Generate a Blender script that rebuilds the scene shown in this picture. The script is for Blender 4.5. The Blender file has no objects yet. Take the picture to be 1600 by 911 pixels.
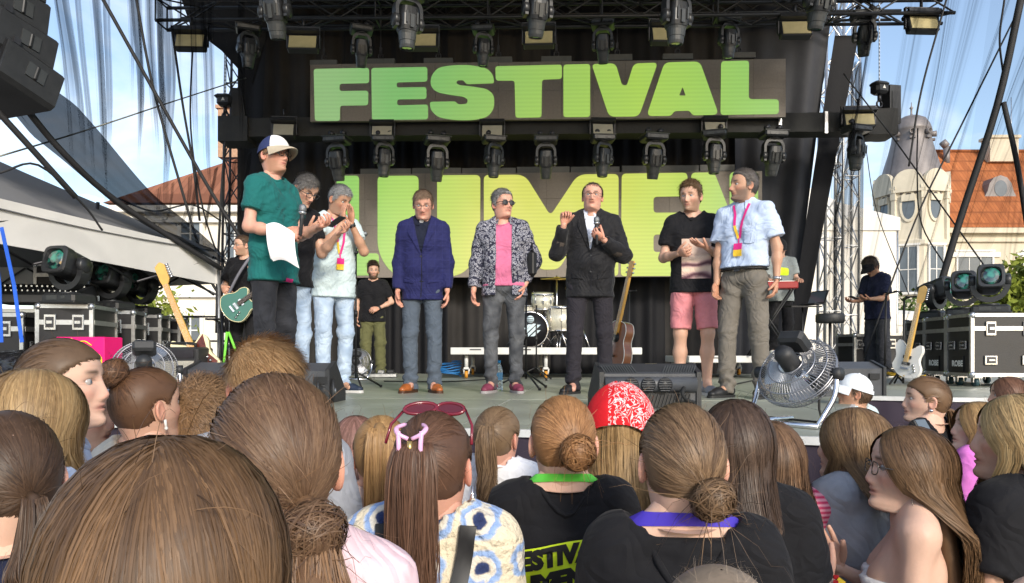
import bpy, bmesh, math, random
import numpy as np
from mathutils import Vector, Matrix
from mathutils.bvhtree import BVHTree
from mathutils.geometry import tessellate_polygon
R = math.radians
PI = math.pi
rnd = random.Random(7)
rng = np.random.default_rng(11)
scene = bpy.context.scene
COL = scene.collection

# ------------------------------------------------------------------ camera
FPX = 1155.0            # focal length in pixels of the 1600 px wide photograph
HOR = 554.0             # pixel row of the horizon
HC = 1.72               # camera height
STZ = 1.38              # stage floor height
cam_d = bpy.data.cameras.new('camera')
cam = bpy.data.objects.new('camera', cam_d)
COL.objects.link(cam)
cam.location = (0, 0, HC)
cam.rotation_euler = (R(90), 0, 0)
cam_d.sensor_width = 36.0
cam_d.lens = FPX / 1600 * 36
cam_d.shift_y = (HOR - 455.5) / 1600
cam_d.clip_start = 0.05
cam_d.clip_end = 2000
scene.camera = cam

def P(px, py, d):
    return Vector(((px - 800) / FPX * d, d, HC + (HOR - py) / FPX * d))
def XZ(px, d, z=0.0):
    return Vector(((px - 800) / FPX * d, d, z))

# ------------------------------------------------------------------ light
SUN_DIR = Vector((0.37, -1.0, 0.50)).normalized()      # towards the sun
sun_el = math.asin(SUN_DIR.z)
sun_az = math.atan2(SUN_DIR.x, SUN_DIR.y)
W = bpy.data.worlds.new('World')
scene.world = W
W.use_nodes = True
wn, wl = W.node_tree.nodes, W.node_tree.links
bg = wn['Background']
sky = wn.new('ShaderNodeTexSky')
sky.sky_type = 'NISHITA'
sky.sun_disc = False
sky.sun_elevation = sun_el
sky.sun_rotation = sun_az
sky.air_density = 1.0
sky.dust_density = 1.2
tc = wn.new('ShaderNodeTexCoord')
sep = wn.new('ShaderNodeSeparateXYZ')
wl.new(tc.outputs['Generated'], sep.inputs[0])
dv = wn.new('ShaderNodeMath'); dv.operation = 'ADD'; dv.inputs[1].default_value = 0.25
wl.new(sep.outputs['Z'], dv.inputs[0])
vm = wn.new('ShaderNodeVectorMath'); vm.operation = 'DIVIDE'
cmb = wn.new('ShaderNodeCombineXYZ')
for i in range(3): wl.new(dv.outputs[0], cmb.inputs[i])
wl.new(tc.outputs['Generated'], vm.inputs[0]); wl.new(cmb.outputs[0], vm.inputs[1])
nz = wn.new('ShaderNodeTexNoise'); nz.inputs['Scale'].default_value = 1.6
nz.inputs['Detail'].default_value = 7; nz.inputs['Roughness'].default_value = 0.56
nz.inputs['Distortion'].default_value = 0.5
wl.new(vm.outputs[0], nz.inputs['Vector'])
cr = wn.new('ShaderNodeValToRGB')
cr.color_ramp.elements[0].position = 0.47; cr.color_ramp.elements[0].color = (0.04, 0.04, 0.04, 1)
cr.color_ramp.elements[1].position = 0.72; cr.color_ramp.elements[1].color = (0.8, 0.8, 0.8, 1)
wl.new(nz.outputs['Fac'], cr.inputs[0])
mx = wn.new('ShaderNodeMix'); mx.data_type = 'RGBA'
wl.new(cr.outputs[0], mx.inputs['Factor'])
wl.new(sky.outputs[0], mx.inputs['A'])
mx.inputs['B'].default_value = (5.6, 5.8, 6.2, 1)
wl.new(mx.outputs['Result'], bg.inputs['Color'])
bg.inputs['Strength'].default_value = 0.15
sun_d = bpy.data.lights.new('sun', 'SUN')
sun_o = bpy.data.objects.new('sun', sun_d)
COL.objects.link(sun_o)
sun_o.rotation_euler = SUN_DIR.to_track_quat('Z', 'Y').to_euler()
sun_d.energy = 2.0
sun_d.angle = R(10)
sun_d.color = (1.0, 0.93, 0.82)
scene.view_settings.view_transform = 'Standard'
scene.view_settings.look = 'None'
scene.view_settings.exposure = 0.82
scene.view_settings.gamma = 1
scene.render.engine = 'CYCLES'
scene.cycles.max_bounces = 6
scene.cycles.diffuse_bounces = 3
scene.cycles.glossy_bounces = 3
scene.cycles.transparent_max_bounces = 24
scene.cycles.use_denoising = True

# ------------------------------------------------------------------ materials
MATS = {}
def M(name, col=(0.5, 0.5, 0.5), rough=0.6, metal=0.0, var=0.12, vs=6.0, bump=0.0, bs=60.0, spec=0.4,
      emit=None, es=0.0, sheen=0.0, wave=None, var2=None, coat=0.0, crease=0.0):
    """procedural principled material: colour broken up by two noises, optional bump"""
    if name in MATS: return MATS[name]
    m = bpy.data.materials.new(name); MATS[name] = m
    m.use_nodes = True
    n, l = m.node_tree.nodes, m.node_tree.links
    b = n['Principled BSDF']
    b.inputs['Roughness'].default_value = rough
    b.inputs['Metallic'].default_value = metal
    b.inputs['Specular IOR Level'].default_value = spec
    if sheen: b.inputs['Sheen Weight'].default_value = sheen
    if coat: b.inputs['Coat Weight'].default_value = coat
    co = n.new('ShaderNodeTexCoord')
    if col == 'attr':
        base = n.new('ShaderNodeAttribute'); base.attribute_name = 'col'; cs = base.outputs['Color']
    else:
        base = n.new('ShaderNodeRGB'); base.outputs[0].default_value = (*col, 1); cs = base.outputs[0]
    if var:
        t = n.new('ShaderNodeTexNoise'); t.inputs['Scale'].default_value = vs
        t.inputs['Detail'].default_value = 5; t.inputs['Roughness'].default_value = 0.65
        l.new(co.outputs['Object'], t.inputs['Vector'])
        mr = n.new('ShaderNodeMapRange'); mr.inputs[1].default_value = 0.25; mr.inputs[2].default_value = 0.75
        mr.inputs[3].default_value = 1 - var; mr.inputs[4].default_value = 1 + var
        l.new(t.outputs['Fac'], mr.inputs[0])
        vm = n.new('ShaderNodeVectorMath'); vm.operation = 'SCALE'
        l.new(cs, vm.inputs[0]); l.new(mr.outputs[0], vm.inputs['Scale'])
        cs = vm.outputs[0]
        mr2 = n.new('ShaderNodeMapRange'); mr2.inputs[3].default_value = max(0.02, rough - 0.1); mr2.inputs[4].default_value = min(1, rough + 0.1)
        l.new(t.outputs['Fac'], mr2.inputs[0]); l.new(mr2.outputs[0], b.inputs['Roughness'])
    l.new(cs, b.inputs['Base Color'])
    if bump:
        t2 = n.new('ShaderNodeTexNoise'); t2.inputs['Scale'].default_value = bs; t2.inputs['Detail'].default_value = 4
        l.new(co.outputs['Object'], t2.inputs['Vector'])
        bp = n.new('ShaderNodeBump'); bp.inputs['Strength'].default_value = bump; bp.inputs['Distance'].default_value = 0.01
        l.new(t2.outputs['Fac'], bp.inputs['Height']); l.new(bp.outputs[0], b.inputs['Normal'])
    if crease:
        t3 = n.new('ShaderNodeTexNoise'); t3.inputs['Scale'].default_value = 4.2; t3.inputs['Detail'].default_value = 2.2; t3.inputs['Distortion'].default_value = 1.6
        l.new(co.outputs['Object'], t3.inputs['Vector'])
        pp = n.new('ShaderNodeMath'); pp.operation = 'PINGPONG'; pp.inputs[1].default_value = 0.09; l.new(t3.outputs['Fac'], pp.inputs[0])
        b2 = n.new('ShaderNodeBump'); b2.inputs['Strength'].default_value = crease; b2.inputs['Distance'].default_value = 0.16
        l.new(pp.outputs[0], b2.inputs['Height'])
        if bump: l.new(bp.outputs[0], b2.inputs['Normal'])
        l.new(b2.outputs[0], b.inputs['Normal'])
    if emit:
        b.inputs['Emission Color'].default_value = (*emit, 1); b.inputs['Emission Strength'].default_value = es
    return m
def srgb(r, g, b):
    f = lambda c: (c / 255 / 12.92) if c / 255 <= 0.04045 else ((c / 255 + 0.055) / 1.055) ** 2.4
    return (f(r), f(g), f(b))
def nodes(m): return m.node_tree.nodes, m.node_tree.links, m.node_tree.nodes['Principled BSDF']

def net_mat(name, col, alpha):
    m = bpy.data.materials.new(name); m.use_nodes = True
    n, l = m.node_tree.nodes, m.node_tree.links
    b = n['Principled BSDF']; b.inputs['Base Color'].default_value = (*col, 1); b.inputs['Roughness'].default_value = 0.8
    b.inputs['Specular IOR Level'].default_value = 0.0
    if alpha is None:        # thread density of the gathered cloth, stored on the mesh
        at = n.new('ShaderNodeAttribute'); at.attribute_name = 'col'; l.new(at.outputs['Fac'], b.inputs['Alpha'])
    else: b.inputs['Alpha'].default_value = alpha
    return m

BLACK = M('black_paint', (0.012, 0.012, 0.013), 0.45, var=0.3, vs=9)
BLACKM = M('black_plastic', (0.022, 0.023, 0.025), 0.5, var=0.25, vs=14, bump=0.15, bs=300)
RUBBER = M('rubber', (0.015, 0.015, 0.015), 0.8)
ALU = M('aluminium', (0.55, 0.56, 0.57), 0.33, metal=0.9, var=0.2, vs=20)
CHROME = M('chrome', (0.7, 0.7, 0.72), 0.16, metal=1.0, var=0.08)
STEEL = M('dark_steel', (0.05, 0.05, 0.055), 0.42, metal=0.6, var=0.3)
CLOTHB = M('black_drape', (0.010, 0.010, 0.012), 0.75, var=0.3, vs=2.0, bump=0.25, bs=14, spec=0.25)
CLOTHG = M('grey_drape', (0.035, 0.036, 0.042), 0.75, var=0.35, vs=1.3, bump=0.2, bs=12)

# ------------------------------------------------------------------ objects
def prop(o, label=None, cat=None, group=None, kind=None):
    if label: o['label'] = label
    if cat: o['category'] = cat
    if group: o['group'] = group
    if kind: o['kind'] = kind
    return o
def empty(name, loc=(0, 0, 0), rz=0.0, label=None, cat=None, group=None):
    o = bpy.data.objects.new(name, None); COL.objects.link(o)
    o.location = loc; o.rotation_euler = (0, 0, rz); o.empty_display_size = 0.1
    return prop(o, label, cat, group)
def mesh_np(name, V, F, smooth=True):
    """V (n,3); F (m,4) or (m,3) int array"""
    V = np.asarray(V, np.float32); F = np.asarray(F, np.int32)
    me = bpy.data.meshes.new(name)
    me.vertices.add(len(V)); me.vertices.foreach_set('co', V.ravel())
    k = F.shape[1]
    me.loops.add(F.size); me.loops.foreach_set('vertex_index', F.ravel())
    me.polygons.add(len(F)); me.polygons.foreach_set('loop_start', np.arange(0, F.size, k, dtype=np.int32))
    if smooth: me.polygons.foreach_set('use_smooth', np.ones(len(F), bool))
    me.update(calc_edges=True)
    return me
def vcol(me, C):
    a = me.attributes.new('col', 'FLOAT_COLOR', 'POINT')
    C = np.asarray(C, np.float32)
    if C.shape[1] == 3: C = np.concatenate([C, np.ones((len(C), 1), np.float32)], 1)
    a.data.foreach_set('color', C.ravel())
def link(name, me, mat, parent=None):
    o = bpy.data.objects.new(name, me); COL.objects.link(o)
    if mat is not None and not me.materials: me.materials.append(mat)
    if parent is not None: o.parent = parent
    return o
def copy_tree(o, parent=None):
    c = o.copy(); COL.objects.link(c)
    if parent is not None: c.parent = parent
    for ch in list(o.children): copy_tree(ch, c)
    return c

class MB:
    """collects boxes, tubes, lathes and lofts and links them as one mesh object"""
    def __init__(s): s.v = []; s.f = []; s.sm = []
    def add(s, V, F, smooth=False):
        b = len(s.v); s.v += [tuple(p) for p in V]
        s.f += [tuple(i + b for i in f) for f in F]; s.sm += [smooth] * len(F)
        return s
    def box(s, c, size, rot=None, bev=0.0):
        hx, hy, hz = size[0] / 2, size[1] / 2, size[2] / 2
        c = Vector(c)
        if bev <= 0:
            V = [Vector((x, y, z)) for x in (-hx, hx) for y in (-hy, hy) for z in (-hz, hz)]
            F = [(0, 1, 3, 2), (4, 6, 7, 5), (0, 4, 5, 1), (2, 3, 7, 6), (0, 2, 6, 4), (1, 5, 7, 3)]
        else:
            bev = min(bev, hx * .9, hy * .9, hz * .9)
            V = []
            for z, ins in ((-hz, bev), (-hz + bev, 0), (hz - bev, 0), (hz, bev)):
                a, b = hx - ins, hy - ins; e = bev * (1 if ins == 0 else 0.7)
                V += [Vector(q + (z,)) for q in ((-a + e, -b), (a - e, -b), (a, -b + e), (a, b - e), (a - e, b), (-a + e, b), (-a, b - e), (-a, -b + e))]
            F = [tuple(range(7, -1, -1)), tuple(range(24, 32))]
            for r in range(3):
                for i in range(8):
                    j = (i + 1) % 8
                    F.append((r * 8 + i, r * 8 + j, r * 8 + 8 + j, r * 8 + 8 + i))
        if rot is not None: V = [rot @ v for v in V]
        return s.add([v + c for v in V], F)
    def tube(s, pts, r, n=8, cap=True, smooth=True, flat=1.0, up=None):
        pts = [Vector(p) for p in pts]
        m = len(pts)
        rr = r if isinstance(r, (list, tuple)) else [r] * m
        V = []; F = []
        prev = None
        for i, p in enumerate(pts):
            t = (pts[min(i + 1, m - 1)] - pts[max(i - 1, 0)]).normalized()
            if prev is None:
                a = Vector(up) if up else (Vector((0, 0, 1)) if abs(t.z) < 0.9 else Vector((1, 0, 0)))
                u = t.cross(a).normalized()
            else: u = (prev - t * prev.dot(t)).normalized()
            w = t.cross(u); prev = u
            for k in range(n):
                an = 2 * PI * k / n
                V.append(p + u * math.cos(an) * rr[i] + w * math.sin(an) * rr[i] * flat)
        for i in range(m - 1):
            for k in range(n):
                k2 = (k + 1) % n
                F.append((i * n + k, i * n + k2, i * n + n + k2, i * n + n + k))
        if cap: F += [tuple(range(n - 1, -1, -1)), tuple(range((m - 1) * n, m * n))]
        return s.add(V, F, smooth)
    def lathe(s, c, prof, n=20, axis='Z', rot=None, smooth=True, cap=True):
        """prof: (radius, height) pairs"""
        V = []; F = []
        for (r, h) in prof:
            for k in range(n):
                a = 2 * PI * k / n
                q = Vector((r * math.cos(a), r * math.sin(a), h))
                if axis == 'Y': q = Vector((q.x, q.z, q.y))
                elif axis == 'X': q = Vector((q.z, q.x, q.y))
                if rot is not None: q = rot @ q
                V.append(q + Vector(c))
        for i in range(len(prof) - 1):
            for k in range(n):
                k2 = (k + 1) % n
                F.append((i * n + k, i * n + k2, i * n + n + k2, i * n + n + k))
        if cap: F += [tuple(range(n - 1, -1, -1)), tuple(range((len(prof) - 1) * n, len(prof) * n))]
        return s.add(V, F, smooth)
    def prism(s, poly, d0, d1, plane='XZ', rot=None, off=(0, 0, 0), holes=()):
        """2-D outline extruded from depth d0 to d1"""
        def q(p, d):
            v = Vector((p[0], d, p[1])) if plane == 'XZ' else (Vector((p[0], p[1], d)) if plane == 'XY' else Vector((d, p[0], p[1])))
            if rot is not None: v = rot @ v
            return v + Vector(off)
        loops = [poly, *holes]
        flat = [p for lp in loops for p in lp]
        tris = tessellate_polygon([[Vector((p[0], p[1], 0)) for p in lp] for lp in loops])
        n = len(flat)
        V = [q(p, d0) for p in flat] + [q(p, d1) for p in flat]
        F = [tuple(t) for t in tris] + [tuple(i + n for i in reversed(t)) for t in tris]
        b = 0
        for lp in loops:
            m = len(lp)
            for i in range(m):
                j = (i + 1) % m
                F.append((b + i, b + j, b + j + n, b + i + n))
            b += m
        return s.add(V, F)
    def build(s, name, mat, parent=None, fix=True):
        me = bpy.data.meshes.new(name)
        me.from_pydata(s.v, [], s.f)
        me.polygons.foreach_set('use_smooth', s.sm)
        if fix:
            bm = bmesh.new(); bm.from_mesh(me)
            bmesh.ops.recalc_face_normals(bm, faces=bm.faces); bm.to_mesh(me); bm.free()
        me.update()
        return link(name, me, mat, parent)

def round_poly(pts, seg=5):
    """pts: (x, y, corner radius) -> outline with rounded corners"""
    out = []
    n = len(pts)
    for i in range(n):
        p = Vector(pts[i][:2]); r = pts[i][2]
        a = (Vector(pts[i - 1][:2]) - p); b = (Vector(pts[(i + 1) % n][:2]) - p)
        if r <= 0: out.append(tuple(p)); continue
        r = min(r, a.length * 0.48, b.length * 0.48)
        a = p + a.normalized() * r; b = p + b.normalized() * r
        for k in range(seg + 1):
            t = k / seg
            q = a * (1 - t) ** 2 + p * 2 * t * (1 - t) + b * t * t
            out.append((q.x, q.y))
    return out
def spline(pts, n=10):
    """Catmull-Rom through points"""
    pts = [Vector(p) for p in pts]
    if len(pts) < 3: return [pts[0].lerp(pts[-1], i / n) for i in range(n + 1)]
    out = []
    e = [pts[0] * 2 - pts[1]] + pts + [pts[-1] * 2 - pts[-2]]
    per = max(2, n // (len(pts) - 1))
    for i in range(1, len(e) - 2):
        for k in range(per):
            t = k / per
            a, b, c, d = e[i - 1], e[i], e[i + 1], e[i + 2]
            out.append(0.5 * ((2 * b) + (c - a) * t + (2 * a - 5 * b + 4 * c - d) * t * t + (3 * b - a - 3 * c + d) * t ** 3))
    return out + [pts[-1]]
def text_mesh(txt, size=1.0, bold=0.0, shear=0.0, space=1.0):
    """text as 2-D triangles: (n,2) array, faces"""
    cu = bpy.data.curves.new('txt', 'FONT'); cu.body = txt; cu.size = size; cu.offset = bold
    cu.shear = shear; cu.space_character = space; cu.align_x = 'CENTER'; cu.align_y = 'CENTER'; cu.resolution_u = 3
    ob = bpy.data.objects.new('txt', cu); COL.objects.link(ob)
    dg = bpy.context.evaluated_depsgraph_get()
    me = ob.evaluated_get(dg).to_mesh()
    V = [(v.co.x, v.co.y) for v in me.vertices]; F = [tuple(p.vertices) for p in me.polygons]
    ob.evaluated_get(dg).to_mesh_clear()
    bpy.data.objects.remove(ob); bpy.data.curves.remove(cu)
    return V, F
def text_obj(name, txt, size, mat, parent, origin, xdir, ydir, bold=0.0, shear=0.0, space=1.0):
    V, F = text_mesh(txt, size, bold, shear, space)
    o, x, y = Vector(origin), Vector(xdir).normalized(), Vector(ydir).normalized()
    mb = MB(); mb.add([o + x * a + y * b for a, b in V], F)
    return mb.build(name, mat, parent, fix=False)
def rmat(z=0, x=0, y=0):
    return Matrix.Rotation(z, 3, 'Z') @ Matrix.Rotation(x, 3, 'X') @ Matrix.Rotation(y, 3, 'Y')
# ------------------------------------------------------------------ implicit surfaces (bodies, clothes)
def cap(p0, p1, r0, r1=None, sc=None, k=None, cut=None, op='add'):
    return dict(p0=np.array(p0, float), p1=np.array(p1, float), r0=r0, r1=r0 if r1 is None else r1, sc=sc, k=k, cut=cut, op=op)
def sdf_mesh(prims, vox, k=0.03, disp=None, cuts=()):
    lo = np.min([np.minimum(p['p0'], p['p1']) - max(p['r0'], p['r1']) for p in prims if p['op'] == 'add'], 0) - 3 * vox - 0.015
    hi = np.max([np.maximum(p['p0'], p['p1']) + max(p['r0'], p['r1']) for p in prims if p['op'] == 'add'], 0) + 3 * vox + 0.015
    n = np.ceil((hi - lo) / vox).astype(int) + 1
    ax = [lo[i] + np.arange(n[i]) * vox for i in range(3)]
    G = [ax[0][:, None, None], ax[1][None, :, None], ax[2][None, None, :]]
    D = np.full(n, 0.2, np.float32)
    for p in prims:
        kk = p['k'] or k
        m = max(p['r0'], p['r1']) + kk + 3 * vox + 0.02
        a = np.maximum(0, np.floor((np.minimum(p['p0'], p['p1']) - m - lo) / vox).astype(int))
        b = np.minimum(n, np.ceil((np.maximum(p['p0'], p['p1']) + m - lo) / vox).astype(int) + 1)
        if np.any(b <= a): continue
        sl = tuple(slice(a[i], b[i]) for i in range(3))
        g = [G[0][sl[0]], G[1][:, sl[1]], G[2][:, :, sl[2]]]
        s = p['sc'] or (1, 1, 1)
        q = [(g[i] - p['p0'][i]) / s[i] for i in range(3)]
        ba = (p['p1'] - p['p0']) / np.array(s)
        L = float(ba @ ba)
        t = np.clip((q[0] * ba[0] + q[1] * ba[1] + q[2] * ba[2]) / L, 0, 1) if L > 1e-12 else 0.0 * (q[0] + q[1] + q[2])
        d = np.sqrt((q[0] - t * ba[0]) ** 2 + (q[1] - t * ba[1]) ** 2 + (q[2] - t * ba[2]) ** 2) - (p['r0'] + (p['r1'] - p['r0']) * t)
        d = d * min(s)
        if p['cut']:
            w = (p['p1'] - p['p0']) / np.linalg.norm(p['p1'] - p['p0'])
            d = np.maximum(d, (g[0] - p['p1'][0]) * w[0] + (g[1] - p['p1'][1]) * w[1] + (g[2] - p['p1'][2]) * w[2])
        A = D[sl]
        if p['op'] == 'add':
            h = np.maximum(kk - np.abs(A - d), 0) / kk
            D[sl] = np.minimum(A, d) - h * h * kk * 0.25
        else: D[sl] = np.maximum(A, -d)
    if disp is not None: D += disp(*G).astype(np.float32)
    for c in cuts: D = np.maximum(D, c(*G).astype(np.float32))
    return surface_nets(D, lo, vox)
def surface_nets(D, lo, vox):
    S = D < 0
    c = [S[i:S.shape[0] - 1 + i, j:S.shape[1] - 1 + j, k:S.shape[2] - 1 + k] for i in (0, 1) for j in (0, 1) for k in (0, 1)]
    anyS = np.logical_or.reduce(c); allS = np.logical_and.reduce(c)
    act = np.argwhere(anyS & ~allS)
    N = len(act)
    idx = np.full(anyS.shape, -1, np.int64); idx[tuple(act.T)] = np.arange(N)
    off = np.array([(i, j, k) for i in (0, 1) for j in (0, 1) for k in (0, 1)])
    val = np.stack([D[act[:, 0] + o[0], act[:, 1] + o[1], act[:, 2] + o[2]] for o in off], 1)
    acc = np.zeros((N, 3)); cnt = np.zeros(N)
    for a in range(8):
        for b in range(a + 1, 8):
            if np.abs(off[a] - off[b]).sum() != 1: continue
            va, vb = val[:, a], val[:, b]
            m = (va < 0) != (vb < 0)
            t = va[m] / (va[m] - vb[m])
            acc[m] += off[a] + t[:, None] * (off[b] - off[a]); cnt[m] += 1
    V = lo + (act + acc / np.maximum(cnt, 1)[:, None]) * vox
    Q = []
    for axn in range(3):
        sl0 = [slice(None)] * 3; sl1 = [slice(None)] * 3
        sl0[axn] = slice(0, -1); sl1[axn] = slice(1, None)
        ed = np.argwhere(S[tuple(sl0)] != S[tuple(sl1)])
        u, w = [i for i in range(3) if i != axn]
        ok = (ed[:, u] > 0) & (ed[:, w] > 0) & (ed[:, u] < D.shape[u] - 1) & (ed[:, w] < D.shape[w] - 1)
        ed = ed[ok]
        def cell(du, dw):
            e = ed.copy(); e[:, u] += du; e[:, w] += dw
            return idx[e[:, 0], e[:, 1], e[:, 2]]
        q = np.stack([cell(-1, -1), cell(0, -1), cell(0, 0), cell(-1, 0)], 1)
        fl = S[ed[:, 0], ed[:, 1], ed[:, 2]]
        if axn == 1: fl = ~fl
        q[~fl] = q[~fl][:, ::-1]
        Q.append(q)
    return V, np.concatenate(Q)
def vnormals(V, Q):
    n = np.cross(V[Q[:, 2]] - V[Q[:, 0]], V[Q[:, 3]] - V[Q[:, 1]]); N = np.zeros_like(V)
    for i in range(4): np.add.at(N, Q[:, i], n)
    return N / (np.linalg.norm(N, axis=1, keepdims=True) + 1e-12)
def joinq(parts, normals=False):
    """join (V, Q[, C[, N]]) tuples"""
    V = []; F = []; C = []; N = []; b = 0
    for p in parts:
        v = np.asarray(p[0], float); q = np.asarray(p[1], int)
        V.append(v); F.append(q + b); b += len(v)
        if len(p) > 2: C.append(np.broadcast_to(np.asarray(p[2], float), (len(v), 3)))
        if normals: N.append(p[3] if len(p) > 3 else vnormals(v, q))
    out = (np.concatenate(V), np.concatenate(F), (np.concatenate(C) if C else None))
    return out + ((np.concatenate(N),) if normals else ())
def qtube(pts, r, n=8, flat=1.0, up=None):
    mb = MB(); mb.tube(pts, r, n, cap=False, flat=flat, up=up)
    return np.array(mb.v), np.array(mb.f)

# ------------------------------------------------------------------ heads
_hz = np.array([-.215, -.19, -.16, -.135, -.121, -.114, -.108, -.095, -.078, -.066, -.055, -.040, -.020, 0, .02, .045, .07, .088, .102, .111, .116])
_hw = np.array([.066, .060, .055, .054, .054, .055, .057, .061, .064, .066, .068, .071, .074, .076, .077, .078, .076, .068, .053, .031, .002])
_hf = np.array([.034, .030, .028, .036, .058, .078, .087, .0905, .086, .0885, .089, .089, .0895, .090, .091, .093, .086, .070, .050, .028, .002])
_hb = np.array([.084, .080, .074, .071, .071, .073, .075, .079, .085, .089, .093, .097, .101, .103, .104, .103, .098, .086, .065, .038, .002])
def hairline(z, lift=0.0):
    return np.interp(z, [-.10, -.085, -.05, -.032, -.022, .01, .04, .065, .078, .09], [-.085, -.06, -.036, -.022, .010, .024, .036, .060, .092, .2]) - lift * np.interp(z, [.0, .05], [0, 1])
def head_np(face=True, jaw=1.0, nose=1.0, wide=1.0, stub=0.0, beard=0.0, skin=(.5, .3, .2), brow=(.05, .03, .02), mouth=0.0, lipc=None, chin=0.0):
    zs = np.concatenate([np.linspace(-.215, -.125, 7), np.linspace(-.119, .046, 42 if face else 20), np.linspace(.052, .1155, 12)])
    s = np.linspace(-.5, .5, 65)[:-1] if face else np.linspace(-.5, .5, 33)[:-1]
    ph = 2 * PI * (s + (0.6 * np.sin(2 * PI * s) / (2 * PI) * -1 if face else 0))
    Z, PHI = np.meshgrid(zs, ph, indexing='ij')
    w, f, b = (np.interp(Z, _hz, a) for a in (_hw, _hf, _hb))
    # smooth the crown: blend to an ellipsoid above the brow
    te = np.clip(1 - ((Z - .03) / .0862) ** 2, 0, 1) ** 0.5
    up = Z > .045
    w = np.where(up, np.minimum(.078 * te * 1.02, w * 1.03), w) * np.where(Z < -.04, 1 + (jaw - 1) * np.clip((-.04 - Z) / .03, 0, 1) * np.clip((Z + .13) / .02, 0, 1), 1)
    c, sn = np.cos(PHI), np.sin(PHI)
    pw = np.where(c > 0, 0.92, 1.0)
    X = w * wide * np.sign(sn) * np.abs(sn) ** pw
    Y = np.where(c > 0, f, b) * np.sign(c) * np.abs(c) ** np.where(c > 0, 0.95, 1.0)
    tap = np.interp(Z, [-.13, -.116, -.10, -.075, -.05, -.02, .02], [0, .30, .34, .26, .16, .06, 0])
    X = X * (1 - tap * np.clip(c + .15, 0, 1) ** 1.2)
    front = np.clip(c, 0, 1) ** 0.5 * (c > 0)
    g = lambda x0, z0, sx, sz: np.exp(-((X - x0) / sx) ** 2 - ((Z - z0) / sz) ** 2)
    if face:
        hgt = np.interp(Z, [-.056, -.049, -.043, -.034, -.01, .012, .028], [0, .007, .019, .0255, .014, .006, 0]) * nose
        wd = np.interp(Z, [-.05, -.036, -.012, .012], [.0165, .0145, .0105, .009])
        Y = Y + front * hgt * np.exp(-(X / wd) ** 2 * 0.9)
        Y = Y + front * 0.0075 * nose * (g(-.014, -.043, .0065, .008) + g(.014, -.043, .0065, .008))
        for sx in (-1, 1):
            Y = Y - front * (.010 * g(sx * .031, .0025, .0145, .0062) + .0035 * g(sx * .031, .004, .022, .014))
            Y = Y + front * .0045 * g(sx * .03, .025, .022, .008)
            Y = Y + front * .005 * g(sx * .046, -.026, .018, .016)
            Y = Y - front * .0035 * g(sx * .030, -.056, .007, .022)
        Y = Y + front * (.0055 * g(0, -.0595, .021, .0042) + .0062 * g(0, -.072, .018, .0048) - (.0045 + .012 * mouth) * g(0, -.0655, .021, .0022 + .004 * mouth))
        Y = Y + front * (.005 + chin) * g(0, -.100, .018, .010)
    V = np.stack([X, Y, Z], -1)
    nz_, nph = V.shape[:2]
    V = V.reshape(-1, 3)
    i, j = np.meshgrid(np.arange(nz_ - 1), np.arange(nph), indexing='ij')
    j2 = (j + 1) % nph
    Q = np.stack([i * nph + j, (i + 1) * nph + j, (i + 1) * nph + j2, i * nph + j2], -1).reshape(-1, 4)
    x, y, z = V.T
    C = np.tile(np.array(skin, float), (len(V), 1))
    fr = np.clip(y / .05, 0, 1)
    if face:
        G = lambda x0, z0, sx, sz: np.exp(-((x - x0) / sx) ** 2 - ((z - z0) / sz) ** 2) * fr
        red = sum(G(sx * .044, -.03, .02, .018) for sx in (-1, 1)) + 1.1 * G(0, -.038, .015, .014)
        C *= 1 + red[:, None] * np.array([.02, -.16, -.16])
        lips = np.exp(-(np.abs(x) / .024) ** 4) * np.exp(-((z + .0655) / .0092) ** 4) * fr
        lc = np.array(lipc or (skin[0] * .80, skin[1] * .50, skin[2] * .52))
        C = C * (1 - lips[:, None] * .8) + lc * lips[:, None] * .8
        ml = np.exp(-(np.abs(x) / .022) ** 4) * np.exp(-((z + .0655) / (.0026 + .005 * mouth)) ** 2) * fr
        C = C * (1 - ml[:, None] * .8) + np.array((.06, .015, .012)) * ml[:, None] * .8
        for sx in (-1, 1):
            b = np.exp(-((x - sx * .031) / .0175) ** 4) * np.exp(-((z - .0265 - .10 * (.031 - np.abs(x - 0) * 1.0) * 0) / .0058) ** 2) * fr * .97
            C = C * (1 - b[:, None]) + np.array(brow) * .7 * b[:, None]
            b = np.exp(-((x - sx * .031) / .0150) ** 4) * np.exp(-((z - .0085 + 14 * (x - sx * .031) ** 2) / .0019) ** 2) * fr * .75
            C = C * (1 - b[:, None]) + np.array((.05, .025, .02)) * b[:, None]
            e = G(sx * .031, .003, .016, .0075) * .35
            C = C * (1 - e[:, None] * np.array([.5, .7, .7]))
        cl = -.050 + .030 * np.clip(np.abs(x) / .075, 0, 1) ** 1.5
        bz = np.clip((cl + .014 - z) / .030, 0, 1) * np.clip((z + .135) / .02, 0, 1) * np.clip((y + .02) / .03, 0, 1)
        under = np.clip(1 - np.exp(-(x / .034) ** 4) * np.clip((z + .078) / .01, 0, 1) * np.clip((-.045 - z) / .004, 0, 1), 0, 1)
        bz = bz * np.clip(under + .0, 0, 1) * (1 - np.exp(-((np.abs(x) - .0) / .012) ** 2) * np.clip((-.03 - z) / .01, 0, 1) * np.clip((z + .05) / .008, 0, 1))
        am = max(stub, beard)
        C = C * (1 - bz[:, None] * am) + np.array(brow) * (1.0 if beard else 1.6) * bz[:, None] * am
    return V, Q, C
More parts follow.
